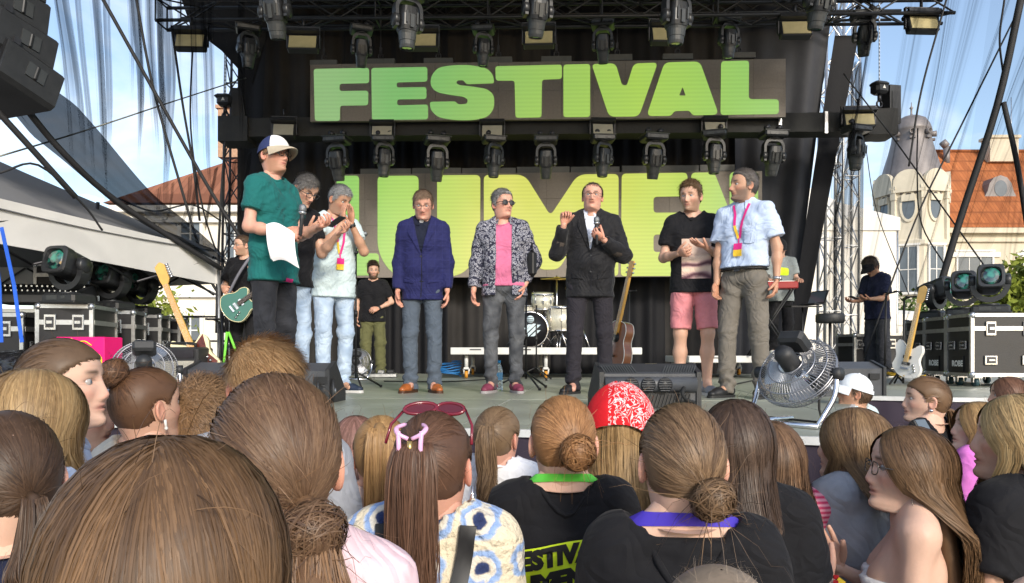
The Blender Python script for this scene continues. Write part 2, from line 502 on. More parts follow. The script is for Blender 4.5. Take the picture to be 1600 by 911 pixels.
def ear_np(sx, skin):
    mb = MB()
    mb.lathe((0, 0, 0), [(.0005, -.010), (.016, -.009), (.0215, -.003), (.022, .002), (.017, .004), (.011, .0005), (.0005, 0)], n=14, axis='X', cap=False)
    V = np.array(mb.v); V[:, 0] *= sx
    V[:, 2] *= 1.42; V[:, 1] *= 0.92
    a = sx * 0.42
    x, y = V[:, 0].copy(), V[:, 1].copy()
    V[:, 0] = x * math.cos(a) + y * math.sin(a) * -1; V[:, 1] = x * math.sin(a) + y * math.cos(a)
    V += np.array([sx * .0805, -.012, -.008])
    F = np.array([f for f in mb.f])
    return V, (F if sx > 0 else F[:, ::-1]), np.array(skin) * np.array([1.05, .86, .84])
def rot3(yaw, pitch, roll):
    """head turn: yaw + = to the person's left, pitch + = up, roll + = to the right"""
    return np.array(Matrix.Rotation(yaw, 3, 'Z') @ Matrix.Rotation(pitch, 3, 'X') @ Matrix.Rotation(roll, 3, 'Y'))

# ------------------------------------------------------------------ hair
def ribbons(S, cen, width, cols, twist=0.6, seed=0, sm=.38):
    """S (n,k,3) strand points -> one quad strip each, facing away from cen"""
    g = np.random.default_rng(seed)
    n, k = S.shape[:2]
    T = np.gradient(S, axis=1); T /= np.linalg.norm(T, axis=2, keepdims=True) + 1e-9
    Nn = S - cen; Nn[:, :, 2] *= np.where(S[:, :, 2] < cen[2], 0.15, 1.0)
    Nn /= np.linalg.norm(Nn, axis=2, keepdims=True) + 1e-9
    side = np.cross(T, Nn); side /= np.linalg.norm(side, axis=2, keepdims=True) + 1e-9
    nrm = np.cross(side, T)
    a = g.normal(0, twist * .6, (n, 1, 1))
    fl = np.where((nrm * Nn).sum(2, keepdims=True) < 0, -1.0, 1.0)
    sn_ = nrm * fl * np.cos(a * .6) + side * np.sin(a * .6) + Nn * sm
    sn_ = np.repeat((sn_ / np.linalg.norm(sn_, axis=2, keepdims=True))[:, :, None], 2, 2).reshape(-1, 3)
    side = side * np.cos(a) + nrm * np.sin(a)
    w = width * g.uniform(0.6, 1.3, (n, 1, 1)) * np.linspace(1, 0.35, k)[None, :, None] * 0.5
    V = np.stack([S - side * w, S + side * w], 2).reshape(-1, 3)
    b = (np.arange(n)[:, None] * k + np.arange(k - 1)[None]) * 2
    Q = np.stack([b, b + 1, b + 3, b + 2], -1).reshape(-1, 4)
    C = np.repeat(cols.reshape(n, -1, 3) if cols.ndim == 3 else np.repeat(cols[:, None], k, 1), 2, axis=1).reshape(-1, 3)
    # wind every strip so that it faces the way its normal points
    fn = np.cross(V[Q[:, 2]] - V[Q[:, 0]], V[Q[:, 3]] - V[Q[:, 1]]); bad = (fn * sn_[Q[:, 0]]).sum(1) < 0
    Q[bad] = Q[bad][:, ::-1]
    return V, Q, C, sn_
def strand_cols(n, k, c1, c2, g, tip=None, key=None):
    m = np.clip(g.beta(1.6, 1.9, (n, 1, 1)), 0, 1)
    if key is not None:
        q = g.uniform(0, 6.28, 4); kk = .5 + .27 * np.sin(key * 9 + q[0]) + .22 * np.sin(key * 23 + q[1]) + .2 * np.sin(key * 51 + q[2])
        m = np.clip(.45 * m + .6 * (kk[:, None, None] - .1), 0, 1)
    C = np.array(c1) * (1 - m) + np.array(c2) * m
    C = np.repeat(C, k, 1) * g.uniform(.86, 1.14, (n, 1, 1))
    if tip is not None:
        t = np.clip(np.linspace(-.35, 1, k), 0, 1)[None, :, None] * g.uniform(.2, 1, (n, 1, 1))
        C = C * (1 - t) + np.array(tip) * t
    return C
ER = np.array([.083, .106, .104]); EC = np.array([0, -.004, .015])
def on_ell(d, r): return EC + d * ER * r
def slerp(A, B, t):
    A = A / np.linalg.norm(A, axis=-1, keepdims=True); B = B / np.linalg.norm(B, axis=-1, keepdims=True)
    om = np.arccos(np.clip((A * B).sum(-1), -.9999, .9999))[:, None, None]
    t = t[None, :, None] if t.ndim == 1 else t[:, :, None]
    return (np.sin((1 - t) * om) * A[:, None] + np.sin(t * om) * B[:, None]) / np.sin(om)
def ear_gap(x, y, z):
    return np.where(np.abs(x) > .05, (np.sqrt(((y + .008) / .026) ** 2 + ((z + .008) / .034) ** 2) - 1) * .026, 1.0)
def scalp_dirs(n, g, lift=0.0, low=0.0, zmin=-.088):
    out = []
    while len(out) < n:
        d = g.normal(size=(n * 2, 3)); d /= np.linalg.norm(d, axis=1, keepdims=True)
        p = on_ell(d, 0.97)
        ok = (p[:, 1] < hairline(p[:, 2] + low * np.clip((p[:, 2] - .02) / .03, 0, 1), lift)) & (p[:, 2] > zmin) & (ear_gap(*p.T) > 0)
        out += list(d[ok])
    return np.array(out[:n])
def hair_cap(HM, off, col, lift=0.0, thick=None, low=0.0, zmin=-.098):
    """cap of hair over the scalp: the hair region of an ellipsoid, pushed out by off"""
    n1, n2 = 46, 72
    el = np.linspace(-.95, PI / 2 - .02, n1); az = np.linspace(0, 2 * PI, n2, endpoint=False)
    E, A = np.meshgrid(el, az, indexing='ij')
    d = np.stack([np.cos(E) * np.sin(A), np.cos(E) * np.cos(A), np.sin(E)], -1)
    p = on_ell(d, 0.965)
    m = (hairline(p[..., 2] + low * np.clip((p[..., 2] - .02) / .03, 0, 1), lift) + .004 - p[..., 1])
    m = np.minimum(np.minimum(m - .006, (p[..., 2] - zmin)), ear_gap(p[..., 0], p[..., 1], p[..., 2]) + .002)
    grow = off * np.clip(m / .03, 0, 1) ** .5
    if thick is not None: grow = grow + thick(p[..., 0], p[..., 1], p[..., 2]) * np.clip(m / .03, 0, 1)
    V = p + d * grow[..., None] - d * np.where(m < 0, .012, 0)[..., None]
    ok = m > -.006
    i, j = np.meshgrid(np.arange(n1 - 1), np.arange(n2), indexing='ij'); j2 = (j + 1) % n2
    Q = np.stack([i * n2 + j, (i + 1) * n2 + j, (i + 1) * n2 + j2, i * n2 + j2], -1).reshape(-1, 4)
    okf = ok.reshape(-1)[Q].all(1)
    return HM(V.reshape(-1, 3)), Q[okf], np.array(col)
def hair_short(HM, HR, cen, p, g):
    """short cut: cap and short locks combed along p['comb']"""
    c1, c2 = np.array(p['c1']), np.array(p['c2'])
    top, side = p.get('top', .018), p.get('side', .006)
    lift = p.get('lift', 0.0)
    th = lambda x, y, z: side + (top - side) * np.clip((z - .03) / .05, 0, 1)
    n = p.get('n', 3000)
    zm = p.get('fade', -.088)
    d = scalp_dirs(n, g, lift + .004, 0, zm)
    e_ = scalp_dirs(n * 2, g, lift + .004, 0, zm); q = on_ell(e_, .97); e_ = e_[(hairline(q[:, 2], lift) - q[:, 1] < .028)][:900]
    d = np.concatenate([d, e_]); n = len(d)
    if p.get('bald'):
        q = on_ell(d, 1.0)
        keep = ~((q[:, 2] > .075) & (q[:, 1] > -.035) & (np.abs(q[:, 0]) < .055) & (g.uniform(size=n) < p['bald']))
        d = d[keep]; n = len(d)
    root = on_ell(d, .965)
    comb = np.array(p.get('comb', (0, -.6, .3)))[None] + g.normal(0, p.get('mess', .28), (n, 3))
    lowz = np.clip((.05 - root[:, 2:3]) / .06, 0, 1)
    comb = comb * (1 - lowz) + lowz * (np.array([0, -.35, -1.0])[None] + g.normal(0, .2, (n, 3)))
    tan = comb - (comb * d).sum(1, keepdims=True) * d
    tan /= np.linalg.norm(tan, axis=1, keepdims=True) + 1e-6
    t_ = th(*root.T)
    L = (t_ * 1.7 + .012) * g.uniform(.7, 1.3, n)
    K = 4; S = np.zeros((n, K, 3))
    for i in range(K):
        t = i / (K - 1)
        S[:, i] = root + d * (t_ * p.get('flat', 1.0) * (0.2 + .62 * math.sin(min(1, t * 1.3) * PI / 2)))[:, None] + tan * (L * t)[:, None]
    cols = strand_cols(n, K, c1, c2, g)
    parts = [ribbons(HM(S.reshape(-1, 3)).reshape(S.shape), cen, p.get('w', .0052) * .8, cols, .55, 0, .12)]
    if not p.get('bald'): parts.append(hair_cap(HM, side * .8, (c1 + c2) * .40, lift, thick=lambda x, y, z: (th(x, y, z) - side) * p.get('flat', 1.0) * .9, zmin=zm - .01))
    else: parts.append(hair_cap(HM, side * .7, c1 * .8, .045, thick=None))
    return parts
def hair_long(HM, HR, cen, p, g, zsh, back):
    """loose hair falling from a parting over the back"""
    n = p.get('n', 2200); L = p.get('len', .35); k1, k2 = 9, 10
    ra = p.get('range', 118)
    a = g.uniform(-1, 1, n); a = np.sign(a) * np.abs(a) ** .92 * R(ra)
    fr = np.abs(a) / PI
    px = p.get('part', 0.0)
    A = np.stack([np.full(n, px) + g.normal(0, .02, n), np.clip(-.6 + 2.4 * fr, -.6, 1.15) + g.uniform(-.3, .18, n), np.full(n, 1.0)], 1)
    el = R(-18) + g.uniform(-.3, .12, n)
    B = np.stack([np.sin(a) * np.cos(el), -np.cos(a) * np.cos(el), np.sin(el)], 1)
    t = np.linspace(0, 1, k1)
    vol = p.get('vol', .08)
    lock = (.5 + .3 * np.sin(a * 13 + g.uniform(0, 6)) + .2 * np.sin(a * 37 + g.uniform(0, 6)))[:, None, None]
    rr = 1.0 + (g.uniform(0.0, .045, (n, 1, 1)) + .06 * lock) * np.linspace(.3, 1, k1)[None, :, None] + vol * np.linspace(0, 1, k1)[None, :, None]
    S1 = on_ell(slerp(A, B, t), rr)
    S1 = HM(S1.reshape(-1, 3)).reshape(n, k1, 3)
    e = S1[:, -1]; dv = (S1[:, -1] - S1[:, -2])
    ll = L * g.uniform(p.get('lmin', .7), 1.0, n)
    wv, wf = p.get('wave', .008), p.get('freq', 14.0)
    phs = g.uniform(0, 6.28, n) * p.get('mess', 1.0) + np.arctan2(e[:, 0], e[:, 1]) * 3
    S2 = np.zeros((n, k2, 3))
    back_y = back - g.uniform(0, .035, n) - .012
    for i in range(k2):
        u = (i + 1) / k2
        q = e + dv * (1 - math.exp(-3 * u)) * .5
        z = e[:, 2] - ll * u
        y = q[:, 1]; x = q[:, 0] * (1 - .12 * u)
        below = np.clip((zsh + .10 - z) / .12, 0, 1)
        isb = np.abs(a) < R(p.get('backang', 96))
        y = np.where(isb, y * (1 - below) + np.minimum(y, back_y) * below, y + below * .05)
        x = x + wv * u * np.sin(z * wf * 2 + phs); y = y + wv * u * np.cos(z * wf * 1.7 + phs)
        S2[:, i] = np.stack([x, y, z], 1)
    S = np.concatenate([S1, S2], 1)
    cols = strand_cols(n, k1 + k2, p['c1'], p['c2'], g, p.get('tip'), a)
    out = [ribbons(S, cen, p.get('w', .0035), cols, .45), flyaway(HM, cen, p, g)]
    # inner mass
    c = HM(np.array([[0, -.02, .0]]))[0]
    pr = [cap((c[0], c[1], c[2]), (c[0], c[1], c[2] + .01), .086, sc=(.90, 1, 1.08))]
    zl = c[2] - .06 - L * .55
    pr.append(cap((c[0] - .03, c[1] - .045, c[2] - .05), (c[0] - .035, min(c[1] - .05, back + .005), max(zl, c[2] - .5)), .046, .04, sc=(1, .62, 1)))
    pr.append(cap((c[0] + .03, c[1] - .045, c[2] - .05), (c[0] + .035, min(c[1] - .05, back + .005), max(zl, c[2] - .5)), .046, .04, sc=(1, .62, 1)))
    hri = np.linalg.inv(HR[0]); o = HR[1]
    def cutf(X, Y, Z):
        q = [X - o[0], Y - o[1], Z - o[2]]
        y = hri[1, 0] * q[0] + hri[1, 1] * q[1] + hri[1, 2] * q[2]; z = hri[2, 0] * q[0] + hri[2, 1] * q[1] + hri[2, 2] * q[2]
        return np.where(z > .075, y - .075, y - .012)
    v, q = sdf_mesh(pr, .010, .03, cuts=(cutf,))
    out.append((v, q, (np.array(p['c1']) + np.array(p['c2'])) * .42))
    return out
def flyaway(HM, cen, p, g):
    m = p.get('fly', 26); d0 = scalp_dirs(m, g, 0, 0, -.03); tn = np.cross(d0, g.normal(size=(m, 3))); tn /= np.linalg.norm(tn, axis=1, keepdims=True)
    S = np.zeros((m, 6, 3)); L = g.uniform(.02, .06, (m, 1)); up = g.uniform(.3, .8, (m, 1))
    for i in range(6):
        u = i / 5; S[:, i] = on_ell(d0, 1.06) + tn * L * u + d0 * L * up * math.sin(u * 2.2) - np.array([0, 0, .012]) * u * u
    return ribbons(HM(S.reshape(-1, 3)).reshape(S.shape), cen, .0008, strand_cols(m, 6, p['c1'], p['c2'], g), .5)
def hair_up(HM, HR, cen, p, g, zsh, back):
    """hair drawn to a point: ponytail or bun (p['style'])"""
    n = p.get('n', 1800); k1 = 9
    G = np.array(p.get('G', (0, -.93, .3)), float); G /= np.linalg.norm(G)
    d = scalp_dirs(n, g, -.014, .016)
    # keep roots away from the gather point, most along the hairline
    u_ = np.cross(G, [0, 0, 1.0]); u_ /= np.linalg.norm(u_); v_ = np.cross(G, u_)
    Gs = np.tile(G, (n, 1)) + g.normal(0, .05, (n, 3))
    t = np.linspace(0, 1, k1)
    rr = .995 + g.uniform(.0, .018, (n, 1, 1)) + .05 * np.sin(np.linspace(0, PI, k1))[None, :, None] * p.get('puff', .6) + (.012 * np.sin(np.arctan2(d @ u_, d @ v_) * 19 + 1.3) + .008 * np.sin(np.arctan2(d @ u_, d @ v_) * 43))[:, None, None]
    dt_ = (d * Gs).sum(1, keepdims=True)
    Mid = .5 * d + .5 * Gs + np.array([0, 0, 1.0]) * (.10 + .95 * np.clip(-dt_ + .1, 0, 1)) + np.array([1.0, 0, 0]) * np.sign(d[:, :1]) * .30 * np.clip(-dt_ + .2, 0, 1) * (np.abs(d[:, :1]) > .12)
    Mid /= np.linalg.norm(Mid, axis=1, keepdims=True)
    tt_ = t[None, :, None]; sl = d[:, None] * (1 - tt_) ** 2 + Mid[:, None] * 2 * tt_ * (1 - tt_) + Gs[:, None] * tt_ ** 2
    sl /= np.linalg.norm(sl, axis=2, keepdims=True)
    bow = np.cross(d, G)[:, None] * (np.sin(np.linspace(0, PI, k1)) * .045)[None, :, None] * g.normal(0, 1, (n, 1, 1))
    S1 = on_ell(sl + bow, rr)
    cols = strand_cols(n, k1, p['c1'], p['c2'], g, None, np.arctan2(d @ u_, d @ v_))
    out = [hair_cap(HM, .008, (np.array(p['c1']) + np.array(p['c2'])) * .45, -.014, None, .016)]
    out.append(ribbons(HM(S1.reshape(-1, 3)).reshape(n, k1, 3), cen, p.get('w', .0035), cols, .4))
    out.append(flyaway(HM, cen, p, g))
    gp = HM(on_ell(G, 1.03)[None])[0]; gd = HM(on_ell(G, 1.2)[None])[0] - gp; gd /= np.linalg.norm(gd)
    if p['style'] == 'pony':
        m = p.get('nt', 900); L = p.get('len', .3); K = 14
        pe = gp + gd * p.get('out', .05)
        cl = [gp - gd * .01, gp + gd * p.get('out', .05) * .8 + np.array([0, 0, .01]), pe + np.array([0, -.01, -.06])]
        for u in (.35, .6, .8, 1.0):
            q = pe + np.array([p.get('dx', 0) * u, 0, -.06 - L * u])
            if q[2] < zsh + .06: q[1] = min(q[1], back - .025)
            cl.append(q)
        cl = np.array([tuple(v) for v in spline(cl, 36)])
        idx = np.linspace(0, len(cl) - 1, K); base = np.stack([np.interp(idx, np.arange(len(cl)), cl[:, i]) for i in range(3)], 1)
        tt = np.linspace(0, 1, K); fat = p.get('fat', .034)
        prof = np.interp(tt, [0, .06, .3, .7, 1], [.45, .5, 1.0, .9, .35]) * fat
        th = g.uniform(0, 6.28, m); r0 = np.sqrt(g.uniform(0.05, 1, m))
        ox = np.cos(th) * r0; oy = np.sin(th) * r0 * .75
        S = np.repeat(base[None], m, 0)
        wav = .010 * np.sin(tt[None] * 5 + np.round(th * 1.6)[:, None] * 2.4) * tt[None] + p.get('wave', .006) * np.sin(tt[None] * p.get('freq', 9) + g.uniform(0, 6.28, (m, 1)) * p.get('mess', .6)) * tt[None]
        S[:, :, 0] += ox[:, None] * prof[None] + wav; S[:, :, 1] += oy[:, None] * prof[None] + wav * .6
        ln = g.uniform(.75, 1.0, (m, 1, 1))
        S = S[:, :1] * 1 + (S - S[:, :1]) * 1.0
        ts = tt[None] * ln[:, :, 0]
        ii = ts * (K - 1); i0 = np.clip(ii.astype(int), 0, K - 2); fr = (ii - i0)[..., None]
        rowi = np.arange(m)[:, None]
        S = S[rowi, i0] * (1 - fr) + S[rowi, i0 + 1] * fr
        cc = strand_cols(m, K, p['c1'], p['c2'], g, p.get('tip'))
        out.append(ribbons(S, base.mean(0) + np.array([0, .5, 0]), p.get('w', .0035) * 1.1, cc, .9))
        v, q = qtube([tuple(b) for b in base], [max(.003, .6 * a) for a in prof], 8)
        out.append((v, q, (np.array(p['c1']) + np.array(p['c2'])) * .40))
    else:
        m = p.get('nt', 420); rb = p.get('rb', .042); K = 16
        bc = gp + gd * rb * .55 + np.array(p.get('bo', (0, 0, 0)))
        # swirl: arcs of circles on the bun, their axes strewn about its own axis
        axv = gd
        ax_ = axv + g.normal(0, p.get('mess', .6), (m, 3)); ax_ /= np.linalg.norm(ax_, axis=1, keepdims=True)
        u1 = np.cross(ax_, g.normal(size=(m, 3))); u1 /= np.linalg.norm(u1, axis=1, keepdims=True); u2 = np.cross(ax_, u1)
        arc = g.uniform(1.6, 3.6, m); lat = np.arcsin(g.uniform(-.35, .95, m))
        rj = rb * g.uniform(.72, 1.12, m)
        S = np.zeros((m, K, 3))
        for i in range(K):
            an = (arc * (i / (K - 1) - .5))[:, None]
            q = np.cos(lat)[:, None] * (np.cos(an) * u1 + np.sin(an) * u2) + np.sin(lat)[:, None] * ax_
            q = q - (q @ axv)[:, None] * axv * .22
            q[:, 2] *= p.get('tall', 1.0)
            S[:, i] = bc + q * rj[:, None]
        cc = strand_cols(m, K, p['c1'], p['c2'], g)
        out.append(ribbons(S, bc, p.get('w', .0035) * 1.2, cc, .5))
        v, q = sdf_mesh([cap(bc - axv * rb * .3, bc + axv * rb * .2, rb * .66)], .008, .02)
        out.append((v, q, (np.array(p['c1']) + np.array(p['c2'])) * .40))
        # loose wisps out of the bun
        m2 = p.get('wisps', 40)
        if m2:
            d0 = g.normal(size=(m2, 3)); d0 /= np.linalg.norm(d0, axis=1, keepdims=True)
            S = np.zeros((m2, 7, 3)); d1 = d0 + g.normal(0, .8, (m2, 3))
            for i in range(7):
                u = i / 6
                S[:, i] = bc + d0 * rb * .9 + d1 * rb * u * p.get('wl', 1.0) - np.array([0, 0, 1.0]) * (u * u * .05) * g.uniform(.2, 1, (m2, 1))
            out.append(ribbons(S, bc, .0016, strand_cols(m2, 7, p['c1'], p['c2'], g), .6))
    return out
# ------------------------------------------------------------------ people
SKIN = M('skin', 'attr', 0.5, var=0.06, vs=40, bump=0.05, bs=180, spec=0.35)
b_ = SKIN.node_tree.nodes['Principled BSDF']
b_.inputs['Subsurface Weight'].default_value = 0.12
b_.inputs['Subsurface Radius'].default_value = (0.012, 0.005, 0.003)
HAIR = M('hair', 'attr', 0.48, var=0.14, vs=55, spec=0.30)
EYE = M('eye', 'attr', 0.15, var=0, spec=0.5)
LENS = M('dark_lens', (0.01, 0.008, 0.008), 0.08, var=0)
def cloth(name, col, rough=.85, var=.12, bump=.35, bs=22, sheen=.04):
    return M(name, col, rough, var=var, vs=7, bump=bump, bs=bs, spec=.2, sheen=sheen, crease=.30)
FAIR = (.56, .335, .24); PINK = (.56, .30, .22); TAN = (.46, .26, .17); PALE = (.62, .40, .30)

def fold_disp(amp, seed, fz=1.0):
    g = np.random.default_rng(seed); ph = g.uniform(0, 6.28, 8)
    def f(X, Y, Z):
        d = np.sin(X * 17 + Z * 23 * fz + 2.0 * np.sin(Z * 9 + Y * 11 + ph[0]) + ph[1]) * .5
        d = d + np.sin(Z * 41 * fz - X * 13 + Y * 9 + 1.8 * np.sin(X * 21 + ph[2]) + ph[3]) * .35
        d = d + np.sin(Y * 31 + Z * 17 - X * 27 + ph[4]) * .25
        return amp * d
    def f2(X, Y, Z):
        d = f(X, Y, Z)
        c = np.sin(X * 34 + Z * 61 * fz + 2.6 * np.sin(Z * 15 - X * 12 + ph[5]) + ph[6])
        return d - amp * .55 * (1 - np.abs(c)) ** 3 + amp * .18 * np.sin(Z * 105 + X * 60 + 2 * np.sin(Y * 30 + X * 22 + ph[7]))
    return f2
def hand_parts(wrist, d, n, right, curl=.35, size=1.0, col=FAIR, spread=.06, thumb=.35, curls=None):
    """palm, four unequal fingers and a thumb; d = fingers' direction, n = the way the palm faces"""
    d = Vector(d).normalized(); n = Vector(n); n = (n - d * n.dot(d)).normalized()
    s = d.cross(n) if right else n.cross(d)       # towards the thumb
    w = Vector(wrist); z = size
    parts = []
    pl = [w - d * .03 * z, w + d * .005 * z, w + d * .03 * z, w + d * .06 * z, w + d * .086 * z, w + d * .094 * z]
    parts.append(qtube(pl, [.022 * z, .027 * z, .036 * z, .043 * z, .041 * z, .022 * z], 10, flat=.42, up=n))
    for k, (off, ln, bk) in enumerate(((.031, .072, -.004), (.0105, .080, 0), (-.0105, .075, -.003), (-.030, .060, -.011))):
        c = (curls[k] if curls else curl * (1 + .12 * k))
        p = w + d * (.084 * z + bk) + s * off * z
        dirv = (d + s * spread * (1.5 - k)).normalized()
        pts = [p - dirv * .018 * z, p]; ang = 0
        r = [.0095 * z, .0100 * z]
        for seg, (fl, cc) in enumerate(((.44, .75), (.32, 1.1), (.24, .75))):
            ang += c * cc
            v = dirv * math.cos(ang) + n * math.sin(ang)
            p = p + v * ln * fl * z
            pts.append(p); r.append((.0090, .0082, .0068)[seg] * z)
        pts.append(pts[-1] + v * .0045 * z); r.append(.002 * z)
        parts.append(qtube(pts, r, 7))
    p = w + d * .022 * z + s * .026 * z
    v = (d * .75 + s * (.75 - thumb * .5) + n * thumb).normalized()
    pts = [p - v * .02 * z, p + v * .012 * z]; r = [.012 * z, .0135 * z]
    p = p + v * .034 * z; pts.append(p); r.append(.0118 * z)
    v = (v + d * .5 + n * thumb * .7 * (1 + curl)).normalized()
    p = p + v * .030 * z; pts.append(p); r.append(.0105 * z)
    v = (v + n * .35 * curl).normalized()
    p = p + v * .024 * z; pts += [p, p + v * .005 * z]; r += [.0085 * z, .002 * z]
    parts.append(qtube(pts, r, 7))
    c = np.array(col) * np.array([1.0, .90, .88])
    return [(V, Q, c) for V, Q in parts]

class Person: pass
def person(label, loc, yaw, H=1.76, build=1.0, belly=0.0, lean=0.0, side=0.0, head=(0, 0, 0), hs=1.05, skin=FAIR, face=None,
           arms=None, feet=None, top=None, legs=None, shoes=None, hair=None, group=None, vox=.011, glasses=None, eyes=(.08, .12, .16), seed=1, fem=False, full=True, squat=.03):
    """one standing figure: skin in one mesh, clothes, hair and glasses as its children"""
    g = np.random.default_rng(seed)
    k = (H + squat) / 1.78
    root = empty('person', loc, R(yaw), label, 'person', group)
    Pn = Person(); Pn.root = root; Pn.k = k
    piv = np.array([0, 0, .97 * k])
    RL = np.array(Matrix.Rotation(-lean, 3, 'X') @ Matrix.Rotation(side, 3, 'Y'))
    def T(p):
        p = np.asarray(p, float)
        w = np.clip((p[..., 2:3] - .93 * k) / (.12 * k), 0, 1)
        return p * (1 - w) + (piv + (p - piv) @ RL.T) * w
    bw = build
    # joints
    hip = {1: np.array([.088 * k * bw, 0, .90 * k]), -1: np.array([-.088 * k * bw, 0, .90 * k])}
    sh = {s: T(np.array([s * .168 * k * (bw if not fem else bw * .88), -.01, 1.425 * k])) for s in (1, -1)}
    fd = feet or {1: (.11, .0, 12), -1: (-.11, .0, 12)}
    ank, kne = {}, {}
    for s in (1, -1):
        x, y, a = fd[s][:3]
        ank[s] = np.array([x, y - .03, .085])
        kne[s] = (hip[s] + ank[s]) / 2 + np.array([.012 * s, .03 + (fd[s][3] if len(fd[s]) > 3 else 0), .02])
    arms = arms or {}
    elb, wri, hdir, hn, hc = {}, {}, {}, {}, {}
    for s in (1, -1):
        u, f, hd, nn, cu = arms.get(s, ((s * .16, .02, -1), (s * .05, .18, -1), (0, .1, -1), (-s, .2, 0), .4))
        u = np.array(u, float); u /= np.linalg.norm(u); f = np.array(f, float); f /= np.linalg.norm(f)
        elb[s] = sh[s] + u * .295 * k; wri[s] = elb[s] + f * .255 * k
        hdir[s], hn[s], hc[s] = hd, nn, cu
    Pn.sh, Pn.elb, Pn.wri = sh, elb, wri
    # head
    hrot = RL @ rot3(*[R(a) for a in head])
    hsz = hs * (.97 if fem else 1.0)
    pv = T(np.array([0, -.005, 1.525 * k])); cen_off = np.array([0, .018, H - 1.525 * k - .116 * hsz])
    hc_ = pv + RL @ np.array([0, 0, 0]) + hrot @ (cen_off)
    def HM(p): return hc_ + (np.asarray(p) * hsz) @ hrot.T
    Pn.HM = HM; Pn.hrot = hrot; Pn.hc = hc_
    hv, hq, hcol = head_np(skin=skin, **(face or {'face': False}))
    wblend = np.clip((hv[:, 2:3] + .215) / .10, 0, 1)
    base = T(np.array([0, -.012, 1.475 * k])) + (hv - np.array([0, 0, -.215])) @ RL.T * hsz
    hv2 = HM(hv) * wblend + base * (1 - wblend)
    parts = [(hv2, hq, hcol)]
    for s in (1, -1):
        v, q, c = ear_np(s, skin); parts.append((HM(v), q, c))
    tz = lambda x, y, z: T(np.array([x * k, y * k, z * k]))
    sw = (.86 if fem else 1.0) * bw
    def torso(e, sh_r=.050, y0=0.0):
        cy = .82
        P_ = [cap(tz(-.135 * sw, -.012, 1.418), tz(0, -.010, 1.442), (sh_r + e)), cap(tz(.135 * sw, -.012, 1.418), tz(0, -.010, 1.442), (sh_r + e)),
              cap(tz(-.07 * sw, -.002, 1.30), tz(.07 * sw, -.002, 1.30), .099 * bw * k + e, sc=(1, .9, 1.2)),
              cap(tz(-.05 * sw, .0 + belly * .3, 1.10), tz(.05 * sw, .0 + belly * .3, 1.10), (.096 if not fem else .082) * bw * k + belly * .5 + e, sc=(1, .88, 1.3)),
              cap(tz(-.055 * bw, 0, .95), tz(.055 * bw, 0, .95), .104 * bw * k + e, sc=(1, .9, 1))]
        for s in (1, -1):
            P_.append(cap(tz(s * .035, -.022, 1.505), tz(s * .140 * sw, -.014, 1.425), .036 * k + e, .046 * k + e))
            if fem: P_.append(cap(tz(s * .07, .055, 1.28), tz(s * .07, .065, 1.27), .06 * k + e))
        return P_
    # skin: trunk, arms and legs
    bare = isinstance(top, dict) and top.get('bare')
    bp = torso(0 if bare else -.008, .048)
    bp += [cap(tz(0, -.012, 1.46), tz(0, -.010, 1.53), .055 * k, .050 * k)]
    aw = (.85 if fem else 1.0)
    for s in (1, -1):
        bp += [cap(sh[s], elb[s], .045 * aw * k, .036 * aw * k), cap(elb[s], elb[s] + (wri[s] - elb[s]) * .35, .0345 * aw * k, .0345 * aw * k), cap(elb[s] + (wri[s] - elb[s]) * .35, wri[s], .0345 * aw * k, .0240 * aw * k)]
        if full:
            bl = 1.0 if (legs or {}).get('kind') == 'shorts' else .8
            bp += [cap(hip[s], kne[s], .078 * k * bl, .054 * k * bl), cap(kne[s], kne[s] * .62 + ank[s] * .38 + np.array([0, -.018, 0]), .050 * k * bl, .054 * k * bl), cap(kne[s] * .62 + ank[s] * .38 + np.array([0, -.018, 0]), ank[s], .054 * k * bl, .034 * k * bl), cap(ank[s], ank[s] + np.array([0, .12, -.04]), .034 * k, .025)]
    bv, bq = sdf_mesh(bp, vox if bare else vox * 1.15, .035)
    parts.append((bv, bq, np.array(skin)))
    for s in (1, -1):
        kw = dict(hc[s]) if isinstance(hc[s], dict) else {'curl': hc[s]}
        parts += hand_parts(wri[s], hdir[s], hn[s], s == 1, col=skin, size=k * (.93 if fem else 1.03), **kw)
    V, F, C = joinq(parts)
    me = mesh_np('body', V, F); vcol(me, C)
    Pn.body = link('body', me, SKIN, root)
    if face and face.get('face', True):
        for s in (1, -1):
            mb = MB(); n_ = 10
            mb.lathe((0, 0, 0), [(.0004, .0128)] + [(.0125 * math.sin(a), .0125 * math.cos(a)) for a in np.linspace(.25, PI - .2, 8)] + [(.0004, -.0125)], 12, axis='Y')
            ev = np.array(mb.v) + np.array([s * .031, .0690, .0025])
            ec = np.tile(np.array([.36, .33, .31]), (len(ev), 1))
            rr_ = np.hypot(ev[:, 0] - s * .031, ev[:, 2] - .0025)
            fr = ev[:, 1] > .0690
            ec[(rr_ < .0062) & fr] = eyes; ec[(rr_ < .003) & fr] = (.01, .01, .01)
            m_ = bpy.data.meshes.new('eye'); m_.from_pydata([tuple(p) for p in HM(ev)], [], mb.f)
            m_.polygons.foreach_set('use_smooth', [True] * len(m_.polygons)); vcol(m_, ec)
            link('eye', m_, EYE, root)
    back = T(np.array([0, -.118 * bw * k, 1.36 * k]))[1]
    Pn.back = back
